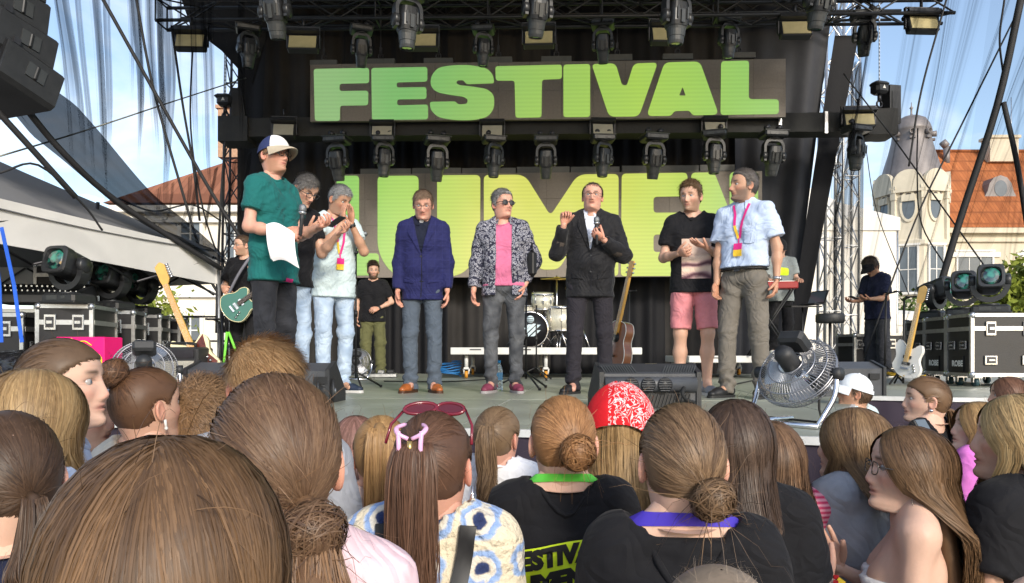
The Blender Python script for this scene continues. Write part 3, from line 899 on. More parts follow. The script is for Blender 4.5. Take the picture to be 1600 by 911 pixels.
    # hair
    if hair:
        cen = HM(np.array([[0, -.005, .0]]))[0]
        zsh = 1.44 * k + (hc_[2] - 1.665 * k) * 0
        args = (HM, (hrot * hsz, hc_), cen, hair, g)
        st = hair.get('style', 'short')
        hp = hair_short(*args) if st == 'short' else (hair_long(*args, zsh, back) if st == 'long' else hair_up(*args, zsh, back))
        for ex in hair.get('more', []):
            es = ex.get('style', 'short')
            hp += hair_short(*args[:3], ex, g) if es == 'short' else (hair_long(*args[:3], ex, g, zsh, back) if es == 'long' else hair_up(*args[:3], ex, g, zsh, back))
        V, F, C, N = joinq(hp, True)
        me = mesh_np('hair', V, F); vcol(me, np.clip(C, 0, 1))
        me.normals_split_custom_set_from_vertices([tuple(q) for q in N])
        Pn.hair = link('hair', me, HAIR, root)
    # tops, the inner one first
    for top in ([top] if isinstance(top, dict) else (top or [])):
        e = top.get('ease', .012); sl = top.get('sleeve', .5); kd = top.get('kind', 'tee')
        tp = torso(e, .050 if kd != 'tank' else .05)
        hem = top.get('hem', .86) * k
        if kd in ('tee', 'sweater', 'shirt'): tp.append(cap(tz(0, -.014, 1.38), tz(0, -.014, 1.425), .058 * k + e * .4))
        tp.append(cap(tz(-.06 * bw, 0, hem / k - .02), tz(.06 * bw, 0, hem / k - .02), (.112 if kd != 'jacket' else .106) * bw * k + e + top.get('flare', .006 if kd != 'jacket' else 0), sc=(1, .92, 1)))
        hang = top.get('hang', .0)
        for s in (1, -1):
            if not top.get('fit'): tp.append(cap(tz(s * .078 * sw, -.004, 1.32), tz(s * .074 * bw, .004, hem / k), .088 * bw * k + e * .5 + hang, .094 * bw * k + e * .5 + hang, sc=(1, .95, 1)))
        if belly: tp.append(cap(tz(-.03, belly, 1.08), tz(.03, belly, 1.08), .10 * k + e))
        for s in (1, -1):
            if sl <= 0: continue
            rl = top.get('sr', .055) * k
            if sl <= 1:
                tp.append(cap(sh[s], sh[s] + (elb[s] - sh[s]) * sl, rl, rl * top.get('sf', 1.05), cut=True))
            else:
                en = elb[s] + (wri[s] - elb[s]) * min(1, (sl - 1))
                tp += [cap(sh[s], elb[s], rl, rl * .93), cap(elb[s], en, rl * .92, rl * .74, cut=True)]
        cuts = []
        cz = lambda z: (lambda X, Y, Z: z - Z + 0 * X + 0 * Y)
        cuts.append(cz(hem))
        nz0 = T(np.array([0, 0, (1.508 - top.get('neck', 0)) * k]))
        if top.get('vneck'):
            vz, vw = top['vneck'][0] * k, top['vneck'][1]
            y0 = T(np.array([0, 0, 1.3 * k]))[1]
            def vcut(X, Y, Z):
                wdt = np.clip((Z - vz) / (1.50 * k - vz), 0, 1.2) * vw
                if top.get('open'): wdt = np.maximum(wdt, top['open'] + .02 * np.abs(Z - 1.2 * k))
                return -np.maximum(np.maximum(np.abs(X) - wdt, -(Y - y0 + .02)), (vz - Z) if not top.get('open') else -9)
            cuts.append(vcut)
        if kd == 'tank':
            nk = top.get('scoop', .10)
            cuts.append(lambda X, Y, Z: -(np.hypot(X / .085, (Z - 1.52 * k) / nk) - 1) * .06)
            for s in (1, -1): tp.append(cap(sh[s] * 1.12 + np.array([0, 0, -.06]), sh[s] * 1.12 + np.array([0, 0, .1]), .05, op='sub'))
        if kd == 'tube': cuts.append(lambda X, Y, Z: Z - top['topz'] * k + 0 * X + 0 * Y)
        if kd in ('tee', 'sweater') and not top.get('closed'):
            nw, nd = top.get('open_neck', (.072, .068)); nzb, nzf = top.get('neck_z', (1.478, 1.452)); t0 = T(np.array([0, -.014, 1.47 * k]))
            cuts.append(lambda X, Y, Z: -np.maximum((np.hypot((X - t0[0]) / (nw * k), (Y - t0[1]) / (nd * k)) - 1 - 7 * np.clip(Z - nzb * k, 0, .06)) * .07, (nzb + nzf) / 2 * k + (nzb - nzf) / .13 * (t0[1] - Y) - Z))
        dsp = fold_disp(top.get('fold', .0075), seed + 5)
        v, q = sdf_mesh(tp, vox * top.get('vx', 1.0), top.get('k', .035), disp=dsp, cuts=cuts)
        me = mesh_np(top.get('name', 'shirt'), v, q)
        Pn.top = link(top.get('name', 'shirt'), me, top['mat'], root)
        Pn.bvh = BVHTree.FromPolygons([Vector(p) for p in v], [tuple(f) for f in q])
        if kd in ('tee', 'sweater') and not top.get('nocollar'):
            r_ = [(.068 * k + .004) * math.cos(a) for a in np.linspace(0, 2 * PI, 21)]
            pts = []
            ctr0 = T(np.array([0, -.014, 1.6 * k]))
            for a in np.linspace(0, 2 * PI, 29):
                h = Pn.bvh.ray_cast(Vector(ctr0) + Vector(((top.get('open_neck', (.072, .068))[0] + .004) * k * math.sin(a), (top.get('open_neck', (.072, .068))[1] + .004) * k * math.cos(a), 0)), Vector((0, 0, -1)))
                pts.append(h[0] + Vector((0, 0, .001)) if h[0] else Vector(ctr0))
            pts = [(pts[i - 1] + pts[i] * 2 + pts[(i + 1) % 28]) / 4 for i in range(28)]; pts.append(pts[0])
            mb = MB(); mb.tube([Vector(p) for p in pts], .0075, 6, cap=False); mb.build('neckband', top.get('band', top['mat']), Pn.top)
    # trousers
    if legs:
        kd = legs.get('kind', 'trousers'); e = legs.get('ease', .008); rk = legs.get('rk', .066) * k; ra = legs.get('ra', .058) * k
        lp = [cap((-.055 * bw, 0, .92 * k), (.055 * bw, 0, .92 * k), .100 * bw * k + e, sc=(1, .88, 1)), cap((-.05 * bw, 0, 1.0 * k), (.05 * bw, 0, 1.0 * k), .090 * bw * k + e, sc=(1, .88, 1))]
        for s in (1, -1):
            up_ = hip[s] * .8 + kne[s] * .2
            if kd == 'shorts':
                en = hip[s] + (kne[s] - hip[s]) * legs.get('len', .9)
                lp += [cap(hip[s], en, .084 * bw * k + e, .074 * k + e, cut=True)]
            else:
                lp += [cap(hip[s], kne[s], .083 * bw * k + e, rk, k=.03), cap(kne[s], ank[s] + np.array([0, .006, -.05]), rk, ra, cut=True)]
        wt = legs.get('waist', 1.03) * k
        d1 = fold_disp(legs.get('fold', .0055), seed + 9, 1.0)
        kz = (kne[1][2]); az = .12
        def dsp(X, Y, Z):
            loc_ = .35 + np.exp(-((Z - kz) / .10) ** 2) * .9 + np.exp(-((Z - az) / .11) ** 2) * 1.3
            s1 = np.sin(Z * 70 + 2.2 * np.sin(X * 25 + Y * 20) + X * 16) * np.exp(-((Z - az) / .13) ** 2) * .008
            if kd == 'shorts': return d1(X, Y, Z)
            return d1(X, Y, Z) * loc_ * 1.3 + s1 + 0.007 * np.sin(Z * 52 - np.abs(X) * 40 + Y * 18) * np.exp(-((Z - .84 * k) / .09) ** 2)
        v, q = sdf_mesh(lp, vox * legs.get('vx', 1.0), .014 if kd == 'shorts' else .022, disp=dsp, cuts=[lambda X, Y, Z: Z - wt + 0 * X + 0 * Y])
        Pn.legs = link('trousers' if kd != 'shorts' else 'shorts', mesh_np('trousers', v, q), legs['mat'], root)
    if shoes:
        for s in (1, -1):
            x, y, a = fd[s][:3]
            rz = Matrix.Rotation(-R(a) * s, 3, 'Z'); o = Vector((x, y, 0))
            pr = [cap((0, -.055, .048), (0, .09, .042), .038, .042, sc=(1, 1, .9)), cap((0, .09, .04), (.0, .165, .032), .043, .033, sc=(1, 1, .8)), cap((0, -.045, .06), (0, -.035, .10), .039, .041)]
            v, q = sdf_mesh(pr, .0085, .03, cuts=[lambda X, Y, Z: .014 - Z + 0 * X + 0 * Y, lambda X, Y, Z: Z - .115 + .12 * Y + 0 * X])
            v = v @ np.array(rz).T + np.array(o)
            so = link('shoe', mesh_np('shoe', v, q), shoes['mat'], root)
            out = round_poly([(-.036, -.095, .03), (.036, -.095, .03), (.047, .10, .06), (.03, .203, .03), (-.03, .203, .03), (-.047, .10, .06)], 4)
            mb = MB(); mb.prism(out, 0.0, shoes.get('sh', .022), 'XY', rz, o); mb.build('sole', shoes.get('sole', shoes['mat']), so)
    if glasses:
        mb = MB(); r_ = .0016 if not glasses.get('thick') else .0028
        for s in (1, -1):
            se = lambda a, t=1.0: np.array([s * .031 + .0245 * np.sign(math.cos(a)) * abs(math.cos(a)) ** .65 * t, .0985 - .0245 * abs(math.cos(a)) * t * .18, -.001 + .0172 * np.sign(math.sin(a)) * abs(math.sin(a)) ** .65 * t])
            oc = [Vector(HM(se(a))) for a in np.linspace(0, 2 * PI, 25)]
            mb.tube(oc, r_, 5, cap=False)
            mb.tube([Vector(HM(np.array(p))) for p in ((s * .0545, .092, .004), (s * .074, .083, .006), (s * .083, .03, .004), (s * .084, -.015, -.004))], r_, 5)
            if glasses.get('dark'):
                mb.add([Vector(HM(se(a, t))) for t in (0.01, 1) for a in np.linspace(0, 2 * PI, 17)[:-1]],
                       [(i, (i + 1) % 16, 16 + (i + 1) % 16, 16 + i) for i in range(16)], True)
        mb.tube([Vector(HM(np.array(p))) for p in ((-.009, .099, .003), (0, .104, .006), (.009, .099, .003))], r_, 5)
        mb.build('glasses', glasses['mat'], root)
    return Pn

def subdivide2d(V, F, L):
    bm = bmesh.new(); vs = [bm.verts.new((p[0], p[1], 0)) for p in V]
    for f in F:
        try: bm.faces.new([vs[i] for i in f])
        except ValueError: pass
    bmesh.ops.triangulate(bm, faces=bm.faces)
    for _ in range(7):
        ed = [e for e in bm.edges if e.calc_length() > L]
        if not ed: break
        bmesh.ops.subdivide_edges(bm, edges=ed, cuts=1)
        bmesh.ops.triangulate(bm, faces=[f for f in bm.faces if len(f.verts) > 3])
    bm.verts.index_update()
    out = [(v.co.x, v.co.y) for v in bm.verts], [tuple(v.index for v in f.verts) for f in bm.faces]
    bm.free(); return out
def decal(name, Pn, V, F, mat, side=1, off=.003, L=.03, parent=None, thick=0.0):
    """flat print or cloth piece laid on the garment: (x, z) outline pressed onto its front (1) or back (-1)"""
    V, F = subdivide2d(V, F, L)
    out = []
    for x, z in V:
        h = Pn.bvh.ray_cast(Vector((x, side * 1.2, z)), Vector((0, -side, 0)))
        if h[0] is None or h[0].y * side < -.15: h = Pn.bvh.find_nearest(Vector((x, side * .1, z)))
        out.append(h[0] + Vector((0, side * off, 0)) + (h[1] * off * .3 if h[1].y * side > 0 else Vector()))
    mb = MB(); mb.add(out, F, True)
    if thick:
        n = len(out)
        mb2 = MB(); mb2.add([p + Vector((0, side * thick, 0)) for p in out], F, True)
        cnt = {}
        for f in F:
            for i in range(3):
                e = (f[i], f[(i + 1) % 3]); ke = tuple(sorted(e)); cnt[ke] = None if ke in cnt else e
        mb2.add(out + [p + Vector((0, side * thick, 0)) for p in out], [(e[0], e[1], e[1] + n, e[0] + n) for e in cnt.values() if e])
        mb = mb2
    return mb.build(name, mat, parent or Pn.root, fix=False)
def poly_decal(name, Pn, pts, mat, side=1, **kw):
    t = tessellate_polygon([[Vector((p[0], p[1], 0)) for p in pts]])
    return decal(name, Pn, pts, [tuple(f) for f in t], mat, side, **kw)
def strip(pts, w):
    """polyline -> outline of width w"""
    a = []; b = []
    for i, p in enumerate(pts):
        q0 = Vector(pts[max(i - 1, 0)]); q1 = Vector(pts[min(i + 1, len(pts) - 1)])
        t = (q1 - q0).normalized(); n = Vector((-t.y, t.x)) * w / 2
        a.append(tuple(Vector(p) + n)); b.append(tuple(Vector(p) - n))
    return a + b[::-1]
# ------------------------------------------------------------------ helpers for the stage, which stands a little askew
def Q(px, py, d, m=0.03):
    """point on a cross-stage plane at depth d in the middle, its right end nearer"""
    t = (px - 800) / FPX
    dd = d / (1 + m * t)
    return P(px, py, dd)
YAW = -math.atan(0.03)
def line_obj(name, pts, r, mat, label, cat, group=None, n=6, seg=0):
    mb = MB(); mb.tube(spline(pts, seg) if seg else pts, r, n)
    return prop(mb.build(name, mat), label, cat, group)

# ------------------------------------------------------------------ ground
PAVE = M('paving', (.22, .20, .18), .85, var=.3, vs=1.2, bump=.3, bs=9)
n, l, b = nodes(PAVE)
br = n.new('ShaderNodeTexBrick'); br.inputs['Scale'].default_value = 4.0; br.inputs['Mortar Size'].default_value = .012
br.inputs['Color1'].default_value = (.24, .215, .19, 1); br.inputs['Color2'].default_value = (.17, .16, .15, 1); br.inputs['Mortar'].default_value = (.07, .065, .06, 1)
tcn = n.new('ShaderNodeTexCoord'); l.new(tcn.outputs['Object'], br.inputs['Vector']); l.new(br.outputs[0], b.inputs['Base Color'])
mb = MB(); mb.add([(-700, -700, 0), (700, -700, 0), (700, 900, 0), (-700, 900, 0)], [(0, 1, 2, 3)])
prop(mb.build('ground', PAVE), 'grey paved town square under the crowd', kind='structure')

# ------------------------------------------------------------------ buildings behind
WALLC = M('cream_plaster', (.62, .55, .42), .85, var=.12, vs=.6, bump=.1, bs=20)
WALLW = M('white_plaster', (.78, .72, .62), .85, var=.10, vs=.5, bump=.1, bs=20)
WALLS = M('pale_stone', (.62, .56, .44), .85, var=.16, vs=.5, bump=.15, bs=12)
TRIMW = M('white_trim', (.75, .73, .68), .7, var=.08)
GLASSB = M('window_glass', (.10, .12, .14), .08, var=.2, vs=1.5, spec=.6)
LEAD = M('grey_metal_roof', (.21, .19, .185), .5, metal=.3, var=.25, vs=1.2)
def tile_mat(name, c):
    m = M(name, c, .8, var=.18, vs=.5)
    n, l, b = nodes(m)
    br = n.new('ShaderNodeTexBrick'); br.inputs['Scale'].default_value = 1.0; br.inputs['Brick Width'].default_value = .30; br.inputs['Row Height'].default_value = .26
    br.inputs['Mortar Size'].default_value = .022; br.offset = .5
    br.inputs['Color1'].default_value = (*c, 1); br.inputs['Color2'].default_value = (c[0] * .72, c[1] * .66, c[2] * .62, 1); br.inputs['Mortar'].default_value = (c[0] * .62, c[1] * .58, c[2] * .55, 1)
    tcn = n.new('ShaderNodeTexCoord'); mp = n.new('ShaderNodeMapping'); mp.inputs['Rotation'].default_value = (R(52), 0, 0)
    l.new(tcn.outputs['Object'], mp.inputs[0]); l.new(mp.outputs[0], br.inputs['Vector'])
    vm = [x for x in n if x.type == 'VECT_MATH'][0]; l.new(br.outputs['Color'], vm.inputs[0])
    bp = n.new('ShaderNodeBump'); bp.inputs['Strength'].default_value = .6; bp.inputs['Distance'].default_value = .03
    l.new(br.outputs['Fac'], bp.inputs['Height']); bp.invert = True; l.new(bp.outputs[0], b.inputs['Normal'])
    return m
TILEO = tile_mat('orange_tiles', (.44, .145, .045))
TILEB = tile_mat('brown_tiles', (.33, .135, .075))
def window(parent, c, w, h, cols=2, rows=3, mat=TRIMW, dep=.12, ndir=None):
    """window on a wall facing the camera: surround, sash and glass"""
    rot = rmat(ndir or 0)
    c = Vector(c)
    o = MB()
    for sx in (-1, 1): o.box(c + rot @ Vector((sx * (w / 2 + .06), -.05, 0)), (.14, .14, h + .3), rot)
    o.box(c + rot @ Vector((0, -.06, h / 2 + .14)), (w + .42, .2, .16), rot); o.box(c + rot @ Vector((0, -.08, -h / 2 - .1)), (w + .42, .26, .12), rot)
    f = o.build('window', mat, parent)
    g = MB(); g.box(c + rot @ Vector((0, -.012, 0)), (w, .02, h), rot); g.build('pane', GLASSB, f)
    s = MB()
    for i in range(cols + 1): s.box(c + rot @ Vector((-w / 2 + w * i / cols, -.035, 0)), (.07, .06, h), rot)
    for j in range(rows + 1): s.box(c + rot @ Vector((0, -.037, -h / 2 + h * j / rows)), (w, .05, .06), rot)
    s.build('sash', mat, f)
    return f
# left: long building with a brown hipped roof
D1 = 35.0
t = empty('town_building', XZ(280, D1), 0, 'cream building with a brown hipped tile roof behind the tent', 'building')
def rel(o, mbobj):
    mbobj.location = -Vector(o.location); return mbobj
x0, x1 = XZ(186, D1).x, XZ(186, D1).x + 24
ez, rz_ = P(0, 320, D1).z, P(0, 214, D1 + 5.5).z
mb = MB(); mb.box(((x0 + x1) / 2, D1 + 6, ez / 2), (x1 - x0, 12, ez)); rel(t, mb.build('wall', WALLW, t))
mb = MB(); hip = 6.5
V = [(x0 - .5, D1 - .5, ez), (x1 + .5, D1 - .5, ez), (x1 + .5, D1 + 12.5, ez), (x0 - .5, D1 + 12.5, ez), (x0 + hip, D1 + 6, rz_), (x1 - hip, D1 + 6, rz_)]
mb.add(V, [(0, 1, 5, 4), (1, 2, 5), (2, 3, 4, 5), (3, 0, 4), (3, 2, 1, 0)]); rf = rel(t, mb.build('roof', TILEB, t))
mb = MB(); c = P(368, 262, D1 + 4.5); mb.box((c.x, c.y, rz_ - .2), (1.5, 1.0, 2.6)); mb.box((c.x, c.y, rz_ + 1.15), (1.7, 1.2, .18)); mb.build('chimney', M('chimney_brick', (.42, .26, .17), .85, var=.3, vs=8), rf)
mb = MB(); mb.box(((x0 + x1) / 2, D1 - .22, ez - .25), (x1 - x0 + .5, .45, .3)); mb.box(((x0 + x1) / 2, D1 - .12, ez - .75), (x1 - x0 + .2, .22, .22)); mb.box(((x0 + x1) / 2, D1 - .1, 4.6), (x1 - x0, .2, .35)); mb.box(((x0 + x1) / 2, D1 - .1, 5.2), (x1 - x0, .16, .12)); rel(t, mb.build('cornice', TRIMW, t))
for wx in np.arange(x0 + 1.3, x1 - 1, 2.1):
    rel(t, window(t, (wx, D1, 7.15), .95, 1.75, 2, 3)); rel(t, window(t, (wx, D1, 2.55), .95, 1.9, 2, 3))
# right: tower with a bell-shaped roof
D2 = 60.0
tc_ = P(1424, 554, D2)
t = empty('corner_tower', (tc_.x, tc_.y, 0), R(12), 'cream corner tower with a grey bell-shaped metal roof', 'tower')
zz = lambda py, d=D2: P(0, py, d).z
rw = 52 / FPX * D2
def oct_ring(r, z, n=8, a0=22.5): return [Vector((r * math.cos(R(a0 + 360 / n * i)), r * math.sin(R(a0 + 360 / n * i)), z)) for i in range(n)]
mb = MB(); pr = [oct_ring(rw * s, z) for s, z in ((1.06, 0), (1.06, zz(470)), (1.03, zz(466)), (1.03, zz(392)), (1.1, zz(389)), (1.1, zz(383)), (.99, zz(380)), (.97, zz(318)), (1.0, zz(308)))]
V = [v for r_ in pr for v in r_]
F = [(i * 8 + k, i * 8 + (k + 1) % 8, i * 8 + 8 + (k + 1) % 8, i * 8 + 8 + k) for i in range(len(pr) - 1) for k in range(8)] + [tuple(range(64, 72))]
mb.add(V, F); mb.build('wall', WALLS, t)
g = MB()
for k in range(8):
    a = R(45 * k); rot = rmat(a + PI / 2); ctr = Vector((math.cos(a), math.sin(a), 0)) * rw * .93
    w_ = rw * .80
    arch = [(-w_ / 2, 0)] + [(w_ / 2 * math.cos(q) * 1.0, .5 + 1.25 * math.sin(q) ** .8) for q in np.linspace(PI, 0, 13)] + [(w_ / 2, 0)]
    g.prism(arch, -.22, .12, 'XZ', rot, ctr + Vector((0, 0, zz(309))))
    g.box(ctr * 1.02 + Vector((0, 0, zz(318))), (w_ * .45, .25, .5), rot); 
    cor = Vector((math.cos(a + PI / 8), math.sin(a + PI / 8), 0)) * rw * 1.0
    g.box(cor + Vector((0, 0, zz(309))), (.34, .4, 1.1), rmat(a + PI / 8)); g.box(cor + Vector((0, 0, zz(302))), (.44, .5, .25), rmat(a + PI / 8)); g.box(cor * .985 + Vector((0, 0, zz(350))), (.30, .30, zz(318) - zz(383)), rmat(a + PI / 8))
g.build('parapet', WALLS, t)
bell = [(1.0, 312), (.985, 300), (.93, 285), (.80, 262), (.67, 240), (.58, 222), (.545, 208), (.575, 206), (.57, 203), (.52, 196), (.42, 188), (.25, 183), (.06, 181), (.03, 178), (.03, 171), (.06, 169), (.015, 166), (.01, 160)]
mb = MB(); mb.lathe((0, 0, 0), [(rw * .95 * a, zz(y)) for a, y in bell], 32); rf = mb.build('roof', LEAD, t)
for k in (4, 5, 6, 7):
    a = R(45 * k + 8); mb = MB(); ctr = Vector((math.cos(a), math.sin(a), 0)) * rw * .55 + Vector((0, 0, zz(213)))
    mb.lathe(ctr, [(.20, -.3), (.24, .30), (.17, .31), (.16, .1)], 14, 'Y', rmat(a + PI / 2 + PI)); mb.box(ctr - Vector((0, 0, .45)), (.42, .4, .16), rmat(a + PI / 2)); mb.build('dormer', LEAD, rf)
for k in range(8):
    a = R(45 * k); rot = rmat(a + PI / 2)
    ctr = Vector((math.cos(a), math.sin(a), 0)) * rw * .915
    el_ = [(.46 * math.cos(q), 1.05 * math.sin(q)) for q in np.linspace(0, 2 * PI, 21)[:-1]]
    mb = MB(); mb.prism([(p[0] * 1.35, p[1] * 1.2) for p in el_], -.10, .03, 'XZ', rot, ctr + Vector((0, 0, zz(330))), holes=[el_[::-1]]); w_ = mb.build('window', WALLS, t)
    mb = MB(); mb.prism(el_, -.04, .02, 'XZ', rot, ctr + Vector((0, 0, zz(330)))); mb.build('pane', GLASSB, w_)
    ctr = Vector((math.cos(a), math.sin(a), 0)) * rw * .965
    window(t, ctr + Vector((0, 0, zz(426))), 1.25, 3.6, 2, 2, TRIMW, ndir=a + PI / 2)
    window(t, ctr + Vector((0, 0, zz(520))), 1.25, 3.2, 2, 2, TRIMW, ndir=a + PI / 2)
# right: house with the orange roof
D3 = 62.0
xl, xr = P(1452, 0, D3).x, P(1452, 0, D3).x + 34
t = empty('town_house', (xl, D3, 0), 0, 'cream town house with a bright orange tile roof beside the tower', 'building')
ez, rz_ = zz(357, D3), zz(237, D3 + 7)
mb = MB(); mb.box((17, 7, ez / 2), (34, 14, ez)); mb.build('wall', WALLC, t)
mb = MB(); V = [(-.6, -.6, ez), (34.6, -.6, ez), (34.6, 14.6, ez), (-.6, 14.6, ez), (4.1, 7, rz_), (30, 7, rz_)]
mb.add(V, [(0, 1, 5, 4), (1, 2, 5), (2, 3, 4, 5), (3, 0, 4), (3, 2, 1, 0)]); rf = mb.build('roof', TILEO, t)
mb = MB(); mb.tube([(4.1, 7, rz_ + .05), (30, 7, rz_ + .05)], .16, 8); mb.tube([(4.1, 7, rz_ + .05), (-.6, -.6, ez + .05)], .14, 8); mb.build('ridge_tiles', TILEO, rf)
mb = MB(); c = P(1562, 226, D3 + 6); mb.box((c.x - xl, 6, c.z - .6), (2.6, 1.3, 2.2)); mb.box((c.x - xl, 6, c.z + .55), (2.9, 1.6, .25)); mb.build('chimney', WALLC, rf)
mb = MB(); c = P(1479, 234, D3 + 6); mb.tube([(c.x - xl, 6, c.z - 1.5), (c.x - xl, 6, c.z + .3)], .28, 10); mb.tube([(c.x - xl, 6, c.z + .3), (c.x - xl - .4, 6, c.z + .75)], .34, 10); mb.build('flue', LEAD, rf)
mb = MB(); c = P(1580, 240, D3 + 6.5); mb.tube([(c.x - xl, 6.5, c.z - 1), (c.x - xl, 6.5, c.z + 5.2)], .035, 6); mb.build('antenna_mast', ALU, rf)
mb = MB(); c = P(1560, 300, D3 + 2.6); q = Vector((c.x - xl, 2.3, c.z - .3))
bellp = [(1.9 * s_, h) for s_, h in ((-1, -.6), (-.78, -.35), (-.6, .3), (-.5, 1.0), (-.3, 1.5), (0, 1.7), (.3, 1.5), (.5, 1.0), (.6, .3), (.78, -.35), (1, -.6))]
mb.prism(bellp, 0, 2.6, 'XZ', None, q); dm = mb.build('dormer', LEAD, rf)
mb = MB(); mb.prism([(.55 * math.cos(a), .55 + .72 * math.sin(a)) for a in np.linspace(0, 2 * PI, 17)[:-1]], -.03, .1, 'XZ', None, q); mb.build('pane', GLASSB, dm)
mb = MB(); mb.box((17, -.25, ez - .22), (34.6, .6, .45)); mb.box((17, -.12, ez - 1.0), (34.3, .25, .28)); mb.box((17, -.1, ez - 5.4), (34.2, .22, .35)); mb.tube([(.6, -.2, ez - .4), (.6, -.2, 0)], .13, 8); mb.build('cornice', WALLC, t)
for wx in (3.8, 9.4, 15.0, 20.6):
    window(t, (wx, 0, zz(416, D3)), 2.9, 2.3, 3, 1); window(t, (wx, 0, zz(505, D3)), 2.9, 3.0, 3, 2)
    mb = MB(); mb.box((wx, -.06, zz(398, D3)), (4.2, .2, .4)); mb.build('lintel', TRIMW, t)

# ------------------------------------------------------------------ trees
LEAF = M('leaf', (.085, .13, .025), .6, var=.5, vs=2.5, spec=.3)
n, l, b = nodes(LEAF); b.inputs['Transmission Weight'].default_value = 0.0
LEAFY = M('young_leaf', (.20, .24, .03), .6, var=.4, vs=2.5, spec=.3)
BARK = M('bark', (.09, .07, .05), .9, var=.3, vs=4, bump=.5, bs=12)
def tree(name, base, h, r, mat, label, seed, n=2600, leaf=.16):
    g = np.random.default_rng(seed)
    t = empty(name, base, 0, label, 'tree', 'trees on the square')
    mb = MB(); mb.tube([(0, 0, 0), (.05, 0, h * .3), (0, .08, h * .55)], [.16, .11, .08], 8)
    cl = []
    for i in range(9):
        a = g.uniform(0, 6.28); e = Vector((math.cos(a) * r * g.uniform(.4, .8), math.sin(a) * r * g.uniform(.4, .8), h * g.uniform(.5, .92)))
        mb.tube([(0, .02, h * g.uniform(.25, .5)), e * .55 + Vector((0, 0, h * .2)), e], [.05, .035, .015], 6); cl.append(e)
    mb.build('trunk', BARK, t)
    cl = np.array([tuple(c) for c in cl] + [(0, 0, h * .85)])
    c = cl[g.integers(0, len(cl), n)] + g.normal(0, r * .26, (n, 3)) * np.array([1, 1, .8])
    u = g.normal(size=(n, 3)); u /= np.linalg.norm(u, axis=1, keepdims=True); w = np.cross(u, g.normal(size=(n, 3))); w /= np.linalg.norm(w, axis=1, keepdims=True)
    s = leaf * g.uniform(.5, 1.2, (n, 1))
    V = np.stack([c - u * s, c + w * s * .45, c + u * s, c - w * s * .45], 1).reshape(-1, 3)
    me = mesh_np('crown', V, np.arange(n * 4).reshape(n, 4), False); link('crown', me, mat, t)
for px, py, d, h, r, mt, lb in ((1592, 395, 24, 0, 1.3, LEAFY, 'young yellow-green tree at the right edge beyond the flight cases'), (1432, 470, 30, 0, 1.9, LEAF, 'low green tree below the tower window'), (190, 462, 26, 0, 2.0, LEAFY, 'bright green tree seen between the lamps by the tent'), (1640, 430, 30, 0, 2.4, LEAF, 'dark green tree cut off by the right edge')):
    tree('tree', XZ(px, d), P(px, py, d).z, r, mt, lb, px)
# market tent peak far right, added white tent for the overexposed gap
TENTW = M('white_canvas', (.80, .76, .68), .8, var=.06, vs=1.5, bump=.15, bs=4)
def gazebo(base, w, ez, pz, label, rz=0):
    t = empty('market_tent', base, rz, label, 'tent', 'white market tents')
    mb = MB(); h = w / 2
    mb.add([(-h, -h, ez), (h, -h, ez), (h, h, ez), (-h, h, ez), (-h * .45, -h * .45, ez + (pz - ez) * .42), (h * .45, -h * .45, ez + (pz - ez) * .42), (h * .45, h * .45, ez + (pz - ez) * .42), (-h * .45, h * .45, ez + (pz - ez) * .42), (0, 0, pz)],
           [(0, 1, 5, 4), (1, 2, 6, 5), (2, 3, 7, 6), (3, 0, 4, 7), (4, 5, 8), (5, 6, 8), (6, 7, 8), (7, 4, 8)])
    for a, b in (((-h, -h), (h, -h)), ((h, -h), (h, h)), ((h, h), (-h, h)), ((-h, h), (-h, -h))):
        mb.add([(a[0], a[1], ez), (b[0], b[1], ez), (b[0], b[1], ez - .3), (a[0], a[1], ez - .3)], [(0, 1, 2, 3)])
        mb.add([(a[0] * .98, a[1] * .98, ez), (b[0] * .98, b[1] * .98, ez), (b[0] * .98, b[1] * .98, .05), (a[0] * .98, a[1] * .98, .05)], [(0, 1, 2, 3)])
    mb.build('canopy', TENTW, t)
    for sx in (-1, 1):
        for sy in (-1, 1):
            p = MB(); p.tube([(sx * h * .97, sy * h * .97, 0), (sx * h * .97, sy * h * .97, ez)], .03, 6); p.build('pole', ALU, t)
gazebo(XZ(1326, 22), 4.0, P(0, 528, 22).z + .6, P(0, 474, 22).z, 'pale market tent with a pointed roof behind the technician')
gazebo(XZ(1240, 19), 3.6, P(0, 360, 19).z, P(0, 280, 19).z, 'tall white tent added for the overexposed gap past the right stage drape')

